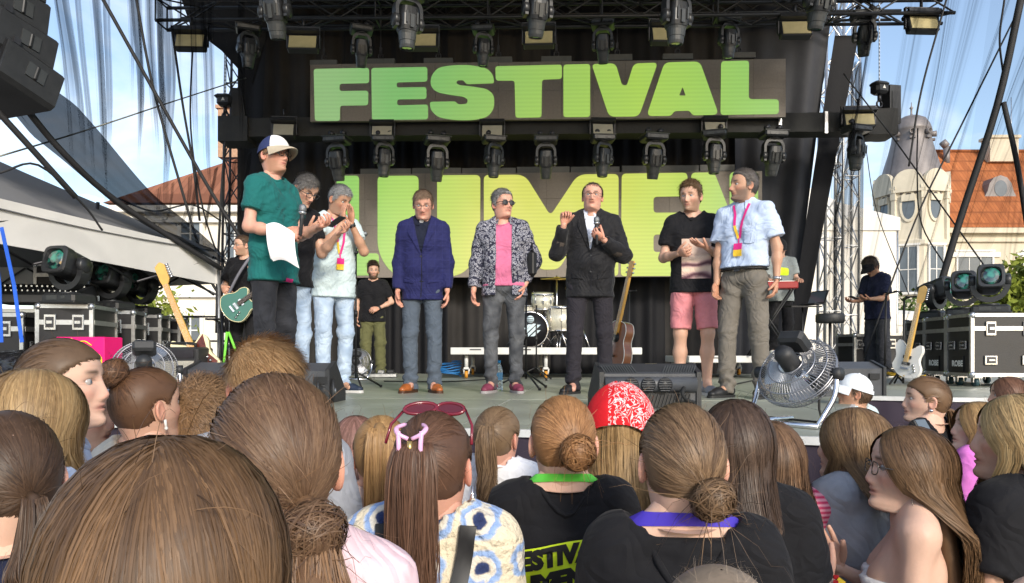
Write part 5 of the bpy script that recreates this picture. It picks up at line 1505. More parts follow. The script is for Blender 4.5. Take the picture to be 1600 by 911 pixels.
# ------------------------------------------------------------------ hanging line array
def array_box(c, tilt, rz, label):
    t = empty('line_array_speaker', c, rz, label, 'loudspeaker', 'hanging line array speakers')
    rot = Matrix.Rotation(tilt, 3, 'X')
    mb = MB(); mb.prism([(-.40, -.185), (.36, -.185), (.40, -.15), (.40, .15), (.36, .185), (-.40, .185)], -.26, .26, 'XZ', rot); mb.prism([(-.42, -.19), (-.40, -.19), (-.40, .19), (-.42, .19)], -.27, .27, 'XZ', rot)
    mb.build('cabinet', BLACKM, t)
    mb = MB(); mb.box(rot @ Vector((0, -.268, 0)), (.74, .016, .33), rot); mb.build('grille', BLACK, t)
    for yy in (.0,):
        mb = MB(); mb.box(rot @ Vector((.405, .02, .02)), (.012, .17, .13), rot); mb.build('handle_recess', LAMPG, t)
        mb = MB(); mb.box(rot @ Vector((.413, .02, .02)), (.02, .03, .13), rot, .008); mb.build('handle', BLACK, t)
    mb = MB()
    for sx in (-.38, .38): mb = MB(); mb.box(rot @ Vector((sx, -.2, .19)), (.03, .06, .06), rot); mb.build('rigging', STEEL, t)
    return t
for i, (px, py, tl, lb) in enumerate(((-18, -32, -4, 'hanging line array speaker at the top left corner, partly cut off'), (-15, 24, -7, 'uppermost whole line array cabinet of the hanging stack'), (-4, 76, -12, 'second lowest line array cabinet of the hanging stack'), (4, 126, -18, 'bottom line array cabinet of the hanging stack, tilted down most'))):
    array_box(P(px, py, 6.6), R(tl), R(-22), lb)

# ------------------------------------------------------------------ flight cases
PLY = M('case_black', (.013, .013, .015), .42, var=.25, vs=6, bump=.1, bs=80, spec=.45)
CHRM = M('case_latch', (.55, .56, .58), .25, metal=.9, var=.15, vs=40)
LOGOW = M('logo_white', (.75, .75, .75), .6, var=.0)
def flight_case(loc, rz, w, d, h, label, front='latch', lid=True, logo=None, wheels=True, sides=True):
    """case standing on its castors; front towards -y"""
    t = empty('flight_case', loc, rz, label, 'flight case', 'black flight cases with aluminium edges')
    z0 = .11 if wheels else 0.0
    mb = MB(); mb.box((0, 0, z0 + h / 2), (w - .02, d - .02, h - .02)); mb.build('shell', PLY, t)
    e = MB(); r = .035
    for sx in (-1, 1):
        for sy in (-1, 1): e.box((sx * (w - r) / 2, sy * (d - r) / 2, z0 + h / 2), (r, r, h - .002))
        for zz_ in (z0 + r / 2, z0 + h - r / 2): e.box((sx * (w - r) / 2, 0, zz_), (r + .002, d - 2 * r - .001, r + .002))
    for sy in (-1, 1):
        for zz_ in (z0 + r / 2, z0 + h - r / 2): e.box((0, sy * (d - r) / 2, zz_), (w - 2 * r - .001, r + .002, r + .002))
    lz = z0 + h * .76
    if lid:
        for sy in (-1, 1): e.box((0, sy * (d / 2 - .006), lz), (w - 2 * r, .016, .045))
        for sx in (-1, 1): e.box((sx * (w / 2 - .006), 0, lz), (.016, d - 2 * r, .045))
    e.build('edging', ALU, t)
    c = MB()
    for sx in (-1, 1):
        for sy in (-1, 1):
            for zz_ in (z0 + .02, z0 + h - .02): c.lathe((sx * (w / 2 - .022), sy * (d / 2 - .022), zz_), [(.004, -.036), (.028, -.030), (.037, 0), (.028, .030), (.004, .036)], 10)
    c.build('corner_ball', CHRM, t)
    def latch(c_, nrm, z, s=1.0, tall=True):
        x = Vector((-nrm[1], nrm[0], 0)); nv = Vector((nrm[0], nrm[1], 0)); rot = rmat(math.atan2(x.y, x.x))
        a = MB(); ww, hh = (.105 * s, .15 * s) if tall else (.13 * s, .10 * s)
        o = Vector(c_) + Vector((0, 0, z))
        a.box(o + nv * .004, (ww, .012, hh), rot, .005); f = a.build('latch', CHRM, t)
        a = MB(); a.box(o + nv * .011, (ww * .66, .01, hh * .66), rot); a.build('dish', STEEL, f)
        a = MB(); a.box(o + nv * .018, (ww * .5, .012, hh * .22), rot, .003); a.build('lever', CHRM, f)
    for fx in (-.22, .22):
        if front == 'latch': latch((fx * w * 1.1, -d / 2, 0), (0, -1), lz, 1.0)
        latch((fx * w * 1.1, -d / 2, 0), (0, -1), z0 + h * .26, 1.0, False)
    if sides:
        for sx in (-1, 1):
            for fy in (-.22, .22): latch((sx * w / 2, fy * d, 0), (sx, 0), z0 + h * .50, .95, False)
    if wheels:
        for sx in (-1, 1):
            for sy in (-1, 1):
                a = MB(); a.box((sx * (w / 2 - .1), sy * (d / 2 - .1), z0 - .012), (.1, .1, .012)); a.box((sx * (w / 2 - .1) - .03, sy * (d / 2 - .1), .075), (.008, .05, .06)); a.box((sx * (w / 2 - .1) + .03, sy * (d / 2 - .1), .075), (.008, .05, .06)); cs = a.build('castor', CHRM, t)
                a = MB(); a.lathe((sx * (w / 2 - .1), sy * (d / 2 - .1), .05), [(.02, -.022), (.048, -.02), (.048, .02), (.02, .022)], 14, 'X'); a.build('wheel', M('wheel_blue', (.02, .05, .06), .5), cs)
    if logo:
        sx = -1 if loc[0] > 0 else 1
        x = sx * (w / 2 - .006)
        mbp = MB(); mbp.box((x, 0, z0 + h * .2), (.016, .21, .17)); p_ = mbp.build('logo_plate', BLACK, t)
        text_obj('lettering', 'ROBE', .085, LOGOW, p_, (x + sx * .012, 0, z0 + h * .2), (0, -1 if sx < 0 else 1, 0), (0, 0, 1), .004)
    return t
for i, (pl, d, lb) in enumerate(((1520, 7.7, 'nearest flight case at the right edge, its latched front facing the crowd'), (1480, 8.32, 'middle flight case of the right row with a ROBE plate on its side'), (1446, 8.95, 'rearmost flight case of the right row, partly behind the guitar stand'))):
    c = XZ(pl, d, STZ); w = .78
    flight_case((c.x + w / 2, c.y + .24, STZ), R(-3), w, .50, .66, lb, logo='ROBE')
fh = moving_head(True, '', 'moving head lamps standing on flight cases', pan=R(0), tilt=R(76)); fu = []
for i, (px, d, rz, lb) in enumerate(((1546, 7.9, 28, 'nearest of the lamps on the right flight cases, lens turned to the stage'), (1505, 8.5, 30, 'middle of the lamps on the right flight cases'), (1462, 9.1, -32, 'rearmost of the lamps on the right flight cases'))):
    place(fh, fu, XZ(px, d, STZ + .775), R(-rz * 1.0), lb, sc=.84)
for i, (pr, d, lb) in enumerate(((131, 6.9, 'nearest flight case of the left row, two latches on its front'), (192, 7.75, 'second flight case of the left row behind the pink board'), (236, 8.6, 'third flight case of the left row behind the left fan'), (268, 9.4, 'rearmost flight case of the left row'))):
    c = XZ(pr, d, STZ); w = .5 if i == 0 else .42
    flight_case((c.x - w / 2 if i == 0 else c.x - .36, c.y + .32 if i else c.y + .34, STZ), R(10), w if i == 0 else .72, .66 if i == 0 else .40, .70, lb)
c = XZ(62, 7.5, STZ)
for i, (px, d, z, rz, lb) in enumerate(((108, 6.95, .815, 14, 'nearest and largest of the lamps on the left flight cases'), (176, 8.0, .815, 16, 'middle of the lamps on the left flight cases'), (221, 8.9, .815, 18, 'rearmost of the lamps on the left flight cases'))):
    place(fh, fu, XZ(px, d, STZ + z), R(-12), lb, sc=.86)
flight_case(XZ(10, 7.2, STZ), R(6), .62, .6, .62, 'dark flight case at the left edge beside the blue strap', wheels=True)
rk = XZ(108, 8.6, 0); flight_case((rk.x, rk.y + .3, STZ), R(4), .95, .5, .72, 'wide flight case at the back carrying the open rack', sides=False)
flight_case((rk.x, rk.y + .32, STZ + .832), R(4), .92, .5, .58, 'tall open rack case standing behind the biggest left lamp', wheels=False, sides=False)
t = empty('projector', (rk.x - .15, rk.y + .25, STZ + 1.414), R(4), 'small white projector lying on the tall rack case', 'projector')
mb = MB(); mb.box((0, 0, .07), (.46, .3, .12), None, .02); mb.build('housing', M('beige_plastic', (.55, .52, .46), .5), t); mb = MB(); mb.lathe((.12, -.15, .07), [(.045, -.02), (.045, .02), (.035, .02)], 14, 'Y'); mb.build('lens', GLASSL, t); mb = MB(); mb.box((-.1, -.153, .07), (.16, .008, .06)); mb.build('vent', STEEL, t)
t = empty('mixing_console', XZ(66, 7.6, STZ + .86), R(10), 'black mixing console on a case beside the left lamps', 'console')
mb = MB(); mb.prism([(-.3, 0), (.28, 0), (.28, .2), (.2, .22), (-.3, .07)], -.42, .42, 'YZ'); mb.build('body', BLACKM, t)
mb = MB()
for k in range(16): mb.box((-.38 + k * .05, -.12, .125), (.012, .03, .02)); mb.box((-.38 + k * .05, .08, .185), (.016, .02, .025))
mb.build('faders', CHRM, t)
mb = MB(); mb.box((.3, .1, .3), (.24, .03, .18), rmat(0, -.3)); mb.build('display', GLASSB, t)
flight_case(XZ(64, 7.9, STZ), R(10), .9, .6, .7, 'low flight case under the mixing console')

# ------------------------------------------------------------------ gazebo over the mixing place (left)
GREYF = M('grey_canopy', (.56, .55, .53), .8, var=.10, vs=1.2, bump=.25, bs=5)
DARKF = M('dark_canopy', (.15, .15, .155), .8, var=.15, vs=1.0, bump=.2, bs=6)
c00 = P(342, 410, 9.0); c10 = P(-210, 250, 5.6); 
vx = (c10 - c00); vx.z = 0; Lx = 4.6; vx = vx.normalized() * Lx; vy = Vector((-vx.y, vx.x, 0)).normalized() * -4.4
if vy.y < 0: vy = -vy
t = empty('gazebo_tent', (c00.x, c00.y, 0), 0, 'grey folding gazebo tent over the gear on the left', 'tent')
ez_ = 2.98; CZ = [Vector((0, 0, 0)), vx, vx + vy, vy]; pk = (vx + vy) / 2
V = [c + Vector((0, 0, ez_ + (.22 if k in (1, 2) else 0))) for k, c in enumerate(CZ)] + [pk + Vector((0, 0, 4.25))]
def grid_tri(a, b, c, n=8, sag=.10):
    mb = MB(); idx = {}
    for i in range(n + 1):
        for j in range(n + 1 - i):
            u, v = i / n, j / n; idx[i, j] = len(mb.v); mb.v.append(tuple(a * (1 - u - v) + b * u + c * v - Vector((0, 0, sag * 4 * u * (1 - u - v) + sag * 2 * v * (1 - v)))))
    for i in range(n):
        for j in range(n - i):
            mb.f.append((idx[i, j], idx[i + 1, j], idx[i, j + 1])); mb.sm.append(True)
            if i + j < n - 1: mb.f.append((idx[i + 1, j], idx[i + 1, j + 1], idx[i, j + 1])); mb.sm.append(True)
    return mb
for k in range(4):
    grid_tri(V[k], V[(k + 1) % 4], V[4]).build('roof_panel', DARKF, t)
    a, b = V[k], V[(k + 1) % 4]; m_ = 40; W_ = []; F = []
    for i in range(m_ + 1):
        q = a.lerp(b, i / m_); nn = (b - a).cross(Vector((0, 0, 1))).normalized(); o = nn * (.004 * math.sin(i * .9) + .008 * math.sin(i * .33))
        W_ += [q + nn * .02, q + nn * .03 + o - Vector((0, 0, .20)), q + nn * .02 + o * 1.5 - Vector((0, 0, .40))]
        if i: F += [(3 * i - 3, 3 * i, 3 * i + 1, 3 * i - 2), (3 * i - 2, 3 * i + 1, 3 * i + 2, 3 * i - 1)]
    mb = MB(); mb.add(W_, F, True); mb.build('valance', GREYF, t)
    mb = MB(); mb.tube([CZ[k], CZ[k] + Vector((0, 0, V[k].z - .02))], .022, 8); mb.build('pole', ALU, t)
    s_ = MB(); n_ = 4
    for i in range(n_):
        p, q = a.lerp(b, i / n_) - Vector((0, 0, .08)), a.lerp(b, (i + 1) / n_) - Vector((0, 0, .08)); dn = Vector((0, 0, -.45)); ins = (pk - (a + b) / 2); ins.z = 0; ins = ins.normalized() * .05
        s_.tube([p + ins, q + ins + dn], .013, 6); s_.tube([p + ins * 1.6 + dn, q + ins * 1.6], .013, 6)
    s_.tube([a - Vector((0, 0, .1)), V[4] - Vector((0, 0, .25))], .014, 6); s_.build('frame', STEEL, t)
mb = MB(); q = [CZ[2], CZ[3]]; mb.add([q[0] + Vector((0, 0, V[2].z)), q[1] + Vector((0, 0, V[3].z)), q[1] + Vector((0, 0, V[3].z - 1.0)), q[0] + Vector((0, 0, V[2].z - 1.0))], [(0, 1, 2, 3)]); mb.build('back_wall', GREYF, t)
c = P(131, 385, 8.2); t = empty('monitor_speaker', c, R(20), 'black speaker hung under the gazebo roof', 'loudspeaker')
mb = MB(); mb.box((0, 0, 0), (.5, .25, .3), rmat(0, .25), .05); mb.build('cabinet', BLACKM, t); mb = MB(); mb.box((0, -.135, -.03), (.42, .012, .22), rmat(0, .25)); mb.build('grille', BLACK, t); mb = MB(); mb.tube([(.1, 0, .12), (.14, 0, .5)], .02, 6); mb.build('bracket', STEEL, t)

# ------------------------------------------------------------------ fans
FANM = M('fan_wire', (.38, .38, .40), .35, metal=.9, var=.2)
def fan(loc, rz, tilt, label, s=1.0):
    t = empty('drum_fan', loc, rz, label, 'fan', 'chrome floor fans'); r = .25 * s
    rot = Matrix.Rotation(tilt, 3, 'X'); c = Vector((0, 0, .33 * s))
    def pt(x, y, z): return rot @ Vector((x, y, z)) + c
    mb = MB(); prof = [(.30, -.115), (.62, -.098), (.86, -.07), (1.0, -.02), (1.0, .03), (.86, .07), (.6, .095), (.32, .105)]
    for k in range(72):
        a = 2 * PI * k / 72
        mb.tube([pt(r * q * math.cos(a + .25 * (1 - q)), y * s, r * q * math.sin(a + .25 * (1 - q))) for q, y in prof], .0017, 4, cap=False)
    o = mb.build('cage_wires', FANM, t); o['kind'] = 'stuff'
    mb = MB()
    for q, y in ((1.0, 0), (1.005, .02), (.86, -.07), (.86, .07), (.62, -.098), (.32, -.115), (.32, .105), (.6, .095)):
        mb.tube([pt(r * q * math.cos(a), y * s, r * q * math.sin(a)) for a in np.linspace(0, 2 * PI, 37)], .0035, 5, cap=False)
    mb.build('cage_ring', FANM, t)
    mb = MB(); mb.lathe((0, 0, 0), [(.05 * s, .03), (.06 * s, .05), (.06 * s, .15), (.04 * s, .18)], 18, 'Y'); 
    mb.v = [tuple(rot @ Vector(v) + c) for v in mb.v]; m_ = mb.build('motor', BLACKM, t)
    mb = MB(); mb.box(pt(.0, .14 * s, .10), (.13, .13, .07), rot, .015); mb.build('switch_box', BLACKM, m_)
    for k in range(3):
        a0 = 2 * PI * k / 3; V = []; F = []
        for i in range(6):
            q = .2 + .72 * i / 5
            for j in range(5):
                u = (j / 4 - .5) * (.95 - .25 * q); V.append(pt(r * q * math.cos(a0 + u), (u * .07) * s, r * q * math.sin(a0 + u)))
        for i in range(5):
            for j in range(4): F.append((i * 5 + j, i * 5 + j + 1, i * 5 + 6 + j, i * 5 + 5 + j))
        mb = MB(); mb.add(V, F, True); mb.build('blade', ALU, t)
    mb = MB(); mb.lathe((0, 0, 0), [(.05 * s, -.06), (.05 * s, -.02), (.02, 0)], 16, 'Y'); mb.v = [tuple(rot @ Vector(v) + c) for v in mb.v]; mb.build('hub', CHROME, t)
    mb = MB()
    for sx in (-1, 1):
        mb.tube(spline([(sx * r * 1.04, 0, .33 * s), (sx * r * 1.06, .03, .2 * s), (sx * r * .98, .1, .06), (sx * r * .9, .12, .014)], 14), .013, 8)
    mb.tube([(-r * .95, .13, .014), (r * .95, .13, .014)], .014, 8); mb.tube([(-r * .9, .12, .014), (-r * .8, -.2, .014)], .014, 8); mb.tube([(r * .9, .12, .014), (r * .8, -.2, .014)], .014, 8)
    mb.build('stand', CHROME, t)
    for sx in (-1, 1): mb = MB(); mb.lathe((sx * r * 1.05, 0, .33 * s), [(.03, -.02), (.03, .02)], 12, 'X'); mb.build('knob', BLACKM, t)
    return t
fc = XZ(1246, 3.55, STZ)
fan((fc.x, fc.y, STZ + .0), R(128), R(38), 'big chrome fan at the right corner of the stage front', .76)
fc = XZ(226, 4.5, STZ)
fan((fc.x, fc.y, STZ), R(-155), R(22), 'chrome fan behind the girl with the high bun', .74)
line_obj('power_cable', [fc + Vector((0, 0, 0)) * 0 + Vector((0, .1, .3))] * 1 + [fc + Vector((.1, .3, .02)), fc + Vector((.6, .9, .012))], .006, RUBBER, 'black cable trailing from the left fan', 'cable', 'power cables', seg=14)
fr_ = XZ(1262, 3.5, STZ); line_obj('power_cable', [fr_ + Vector((.03, .16, .38)), fr_ + Vector((.09, .1, .2)), fr_ + Vector((.07, .02, .05)), fr_ + Vector((.14, -.03, .01)), fr_ + Vector((.1, .1, .01)), fr_ + Vector((-.1, .5, .01))], .0055, RUBBER, 'black cable hanging from the right fan', 'cable', 'power cables', seg=24)

# ------------------------------------------------------------------ wedges and amplifiers
WEDG = M('wedge_grey', (.055, .058, .065), .42, var=.2, vs=8, bump=.12, bs=200, spec=.45)
def wedge(loc, rz, w, h, dp, label, holes=False):
    t = empty('stage_monitor', loc, rz, label, 'loudspeaker', 'floor monitor wedges')
    # cross-section: back (towards the crowd, -y) upright, face slanting up towards the performers
    mb = MB(); mb.prism([(-dp / 2, .0), (dp / 2, 0), (dp / 2, h * .22), (-dp * .12, h), (-dp / 2, h * .80)], -w / 2 + .03, w / 2 - .03, 'YZ'); mb.build('cabinet', WEDG, t)
    for sx in (-1, 1):
        mb = MB(); mb.prism([(-dp / 2 - .015, .0), (dp / 2 + .01, 0), (dp / 2 + .01, h * .26), (-dp * .12, h + .015), (-dp / 2 - .015, h * .84)], sx * (w / 2 - .03), sx * (w / 2), 'YZ'); mb.build('end_cheek', BLACKM, t)
    mb = MB(); mb.prism([(dp / 2 - .01, h * .24), (-dp * .11, h * .97), (-dp * .09, h * 1.0), (dp / 2 + .012, h * .27)], -w / 2 + .05, w / 2 - .05, 'YZ'); mb.build('grille', BLACK, t)
    return t
c = XZ(1012, 4.62, STZ)
w_ = wedge((c.x, c.y + .2, STZ), R(3),   .64, .275, .44, 'large grey monitor wedge with three round ports behind the red bandana')
def back_face(o, w, h, dp):
    yb = -dp / 2
    mb = MB(); mb.tube([(-w / 2 + .035, yb - .004, h * .56), (w / 2 - .035, yb - .004, h * .56)], .05, 14); mb.build('bulge', WEDG, o)
    for k in range(3):
        mb = MB(); mb.lathe((-.09 + k * .105 - .04, yb - .054, h * .56), [(.046, -.004), (.046, .004), (.001, .004)], 20, 'Y'); p_ = mb.build('port', BLACK, o)
        mb = MB()
        for j in range(6): mb.box((-.09 + k * .105 - .04, yb - .060, h * .56 - .035 + j * .014), (.085 * (1 - abs(j - 2.5) * .13), .003, .0045))
        mb.build('port_slats', WEDG, p_)
    for sx in (-1, 1):
        mb = MB()
        for j in range(13): mb.box((sx * (.285 - j * .016), yb + .028, h * .88), (.007, .006, .075), rmat(0, -.62) @ Matrix.Rotation(sx * .45, 3, 'Y'))
        mb.build('vent_slats', LAMPG, o)
    mb = MB(); mb.box((0, yb + .045, h * .885), (.62, .004, .095), rmat(0, -.62)); mb.build('vent_recess', BLACK, o)
    mb = MB(); mb.prism([(yb - .008, h * .78), (yb + .12, h * 1.02), (yb + .135, h * 1.02), (yb + .01, h * .76)], -w / 2 + .03, w / 2 - .03, 'YZ'); 
    mb = MB(); mb.box((.03, yb + .098, h * 1.008), (.07, .02, .012)); mb.build('sticker', AMBER, o)
    mb = MB(); mb.tube(spline([(.2, yb - .05, h * .5), (.18, yb - .085, h * .36), (.21, yb - .07, h * .22), (.27, yb - .02, h * .16)], 12), .011, 8); mb.build('cable_loop', RUBBER, o)
    mb = MB(); mb.box((0, yb - .012, h * .2), (.5, .012, .085)); g_ = mb.build('heat_sink', BLACK, o)
    mb = MB()
    for j in range(22): mb.box((-.235 + j * .0224, yb - .022, h * .2), (.004, .012, .08), Matrix.Rotation(.3, 3, 'Y'))
    mb.build('cooling_fins', LAMPB, g_)
back_face(w_, .64, .275, .44)
for px, d, rz, w, lb in ((492, 5.35, -4, .34, 'small monitor wedge beside the man in pale jeans'), (356, 5.7, -20, .5, 'dark wedge behind the fair-haired man in the crowd'), (1310, 6.2, 16, .62, 'grey wedge right of the fan in front of the technician')):
    c = XZ(px, d, STZ); o = wedge((c.x, c.y, STZ), R(rz), w, .28, .36, lb)
    mb = MB(); mb.box((w / 2 * .62, -.19, .16), (.1, .014, .05)); mb.build('handle', BLACK, o)
c = XZ(508, 5.2, STZ); t = empty('connector_drum', (c.x, c.y, STZ), .3, 'round black connector drum lying by the small wedge', 'drum'); mb = MB(); mb.lathe((0, 0, .085), [(.03, -.06), (.085, -.06), (.085, -.045), (.05, -.04), (.05, .04), (.085, .045), (.085, .06), (.03, .06)], 20, 'X'); mb.build('reel', BLACKM, t); mb = MB(); mb.lathe((0, 0, .085), [(.02, -.075), (.02, .075)], 10, 'X'); mb.build('axle', ALU, t)
c = XZ(284, 6.0, STZ); t = empty('guitar_amplifier', (c.x, c.y, STZ), R(-8), 'small black guitar amplifier with a pale grille by the guitar stand', 'amplifier')
mb = MB(); mb.box((0, 0, .2), (.42, .24, .4), None, .015); mb.build('cabinet', BLACKM, t)
CANE = M('grille_cloth', (.36, .35, .30), .8, var=.2, vs=60, bump=.5, bs=120)
mb = MB(); mb.box((0, -.123, .16), (.36, .012, .26)); mb.build('grille', CANE, t); mb = MB(); mb.box((0, -.123, .345), (.36, .01, .06)); mb.build('control_panel', STEEL, t)
mb = MB(); mb.tube(spline([(-.12, 0, .405), (-.1, 0, .43), (.1, 0, .43), (.12, 0, .405)], 9), .012, 6); mb.build('handle', RUBBER, t)

# ------------------------------------------------------------------ guitars
def guitar(loc, rot, body_out, body_mat, neck_mat, label, blen=.40, th=.045, electric=True, extra=None, mirror=1):
    """built in a local frame: body bottom at the origin, neck along +z, front towards -y"""
    t = empty('guitar', loc, 0, label, 'guitar', 'guitars on the stage'); t.rotation_euler = rot
    mb = MB(); mb.prism([(p[0] * mirror, p[1]) for p in body_out], -th / 2, th / 2, 'XZ'); bd = mb.build('body', body_mat, t)
    nz = blen * (.86 if electric else .97); top = nz + (.50 if electric else .46)
    mb = MB(); mb.prism([(-.027, nz - .1), (.027, nz - .1), (.022, top), (-.022, top)], -th / 2 - .018, -th / 2 + .006, 'XZ'); nk = mb.build('neck', neck_mat, t)
    mb = MB(); mb.prism([(-.026, nz - (.14 if electric else .12)), (.026, nz - (.14 if electric else .12)), (.0215, top), (-.0215, top)], -th / 2 - .024, -th / 2 - .0185, 'XZ'); mb.build('fretboard', extra.get('board', neck_mat) if extra else neck_mat, nk)
    hd = [(-.022, top), (.022, top), (.048, top + .04), (.052, top + .17), (.02, top + .20), (-.03, top + .17), (-.03, top + .04)] if electric else [(-.022, top), (.022, top), (.036, top + .03), (.036, top + .17), (-.036, top + .17), (-.036, top + .03)]
    mb = MB(); mb.prism(round_poly([(p[0] * mirror, p[1], .012) for p in hd], 3), -th / 2 - .014, -th / 2 + .002, 'XZ'); h_ = mb.build('headstock', extra.get('head', neck_mat) if extra else neck_mat, t)
    for k in range(6):
        mb = MB()
        if electric: mb.lathe((.065 * mirror, -th / 2 - .006, top + .05 + k * .022), [(.008, -.014), (.008, .014)], 8, 'X')
        else: mb.lathe(((.048 if k % 2 else -.048), -th / 2 - .006, top + .05 + (k // 2) * .045), [(.009, -.014), (.009, .014)], 8, 'X')
        mb.build('tuner', CHROME, h_)
    mb = MB()
    for k in range(6): mb.tube([((k - 2.5) * .0085, -th / 2 - .03, blen * .3), ((k - 2.5) * .0065, -th / 2 - .028, top)], .0009, 4, cap=False)
    mb.build('strings', CHROME, t)
    mb = MB(); mb.box((0, -th / 2 - .012, blen * .28), (.085, .024, .022)); mb.build('bridge', CHROME if electric else M('rosewood', (.05, .025, .015), .5), bd)
    if electric:
        for z in (.42, .62):
            mb = MB(); mb.box((0, -th / 2 - .008, blen * z), (.085, .016, .032)); mb.build('pickup', (extra or {}).get('pickup', BLACKM), bd)
        mb = MB()
        for k in range(3): mb.lathe((.11 * mirror - k * .012, -th / 2 - .012, blen * (.22 + k * .085)), [(.012, -.012), (.012, .012)], 10, 'Y')
        mb.build('knob', CHROME, bd)
    if extra and extra.get('guard'):
        mb = MB(); mb.prism([(p[0] * mirror, p[1]) for p in extra['guard'][0]], -th / 2 - .004, -th / 2 + .001, 'XZ'); mb.build('pickguard', extra['guard'][1], bd)
    if not electric:
        mb = MB(); mb.lathe((0, -th / 2 - .0025, blen * .66), [(.052, -.002), (.052, .002)], 24, 'Y'); mb.build('sound_hole', BLACK, bd)
    if extra and extra.get('binding'):
        mb = MB(); mb.tube([(p[0] * 1.0 * mirror, -th / 2, p[1]) for p in list(body_out) + [body_out[0]]], .0045, 5, cap=False); mb.tube([(p[0] * mirror, th / 2, p[1]) for p in list(body_out) + [body_out[0]]], .0045, 5, cap=False); mb.build('binding', extra['binding'], bd)
    return t
OFFS = round_poly([(-.05, 0, .08), (.13, .0, .09), (.175, .10, .08), (.115, .20, .08), (.15, .31, .05), (.115, .38, .035), (.055, .33, .04), (.03, .315, .01), (-.03, .315, .01), (-.06, .35, .04), (-.13, .42, .04), (-.165, .33, .05), (-.12, .22, .08), (-.165, .12, .08)], 5)
ACO = round_poly([(-.10, 0, .08), (.10, 0, .08), (.20, .08, .10), (.19, .20, .09), (.125, .29, .08), (.145, .40, .07), (.10, .48, .06), (.03, .49, .02), (-.03, .49, .02), (-.10, .48, .06), (-.145, .40, .07), (-.125, .29, .08), (-.19, .20, .09), (-.20, .08, .10)], 5)
CREAM = M('cream_lacquer', (.74, .66, .40), .25, var=.05, coat=.6)
MAPLE = M('maple_neck', (.62, .34, .07), .35, var=.15, vs=12, coat=.4)
WOOD = M('mahogany', (.24, .085, .03), .32, var=.3, vs=5, coat=.5)
TORT = M('tortoiseshell', (.10, .02, .012), .25, var=.6, vs=30)
GOLD = M('gold_maple', (.58, .36, .10), .35, var=.15, vs=12, coat=.4)
WHITEP = M('white_lacquer', (.72, .71, .68), .25, var=.05, coat=.5)
gpos = P(322, 594, 6.0)
guitar(gpos, (R(-10), R(-24), R(8)), OFFS, CREAM, MAPLE, 'cream electric guitar with a maple neck on a stand at the left', .42, .045, True, dict(guard=([(.03, .30), (.12, .36), (.10, .2), (.15, .1), (.08, .08), (.0, .2)], TORT), board=MAPLE), 1)
GREENG = M('green_lacquer', (.02, .13, .09), .22, var=.1, coat=.7)
SPR = round_poly([(-.09, 0, .09), (.09, 0, .09), (.20, .10, .1), (.17, .22, .08), (.135, .28, .06), (.16, .36, .05), (.12, .40, .04), (.055, .345, .03), (.03, .345, .01), (-.03, .36, .01), (-.10, .42, .06), (-.15, .35, .06), (-.135, .26, .08), (-.19, .17, .08), (-.20, .09, .1)], 5)
gb = P(958, 577, 7.5) 
def stand(c, label, h=.72, lean=0.0, rz=0.0, arm=None):
    t = empty('guitar_stand', c, rz, label, 'stand', 'guitar stands')
    mb = MB(); mb.tube([(0, .12, .02), (0, .10, h)], .012, 8); mb.tube([(0, .10, h), (.0, -.02, h + .02)], .010, 6); mb.tube([(-.05, -.06, h + .02), (-.05, -.02, h + .02), (.05, -.02, h + .02), (.05, -.06, h + .02)], .010, 6); mb.build('upright', BLACK, t)
    for a in (R(-30), R(90), R(210)):
        mb = MB(); mb.tube([(0, .11, .22), (math.cos(a) * .24, .11 + math.sin(a) * .2, .015)], .011, 6); mb.build('leg', BLACK, t)
    mb = MB()
    for sx in (-1, 1): mb.tube([(sx * .03, .1, .13), (sx * .11, -.03, .10), (sx * .11, -.12, .11)], .012, 6)
    mb.build('cradle', M('yellow_foam', (.55, .33, .02), .7), t)
    return t
guitar(gb, (R(-8), R(10), R(-62)), ACO, WOOD, MAPLE, 'brown acoustic guitar leaning on its stand behind the wedge', .49, .10, False, dict(binding=TRIMW, head=MAPLE))
c = XZ(985, 7.7, STZ); stand((c.x, c.y, STZ), 'tall black stand holding the acoustic guitar', .98)
c = XZ(1428, 8.0, STZ)
guitar(P(1413, 590, 8.0), (R(-8), R(8), R(-58)), OFFS, WHITEP, GOLD, 'white electric guitar with a golden neck beside the right flight cases', .36, .045, True, dict(board=GOLD))
stand((c.x, c.y + .1, STZ), 'black stand with yellow cradle holding the white guitar', .95)
c = XZ(1398, 8.6, STZ); stand((c.x, c.y, STZ), 'empty black guitar stand left of the white guitar', 1.05, rz=.6)
c = XZ(328, 6.2, STZ); stand((c.x, c.y + .1, STZ), 'black stand carrying the cream guitar', .62)

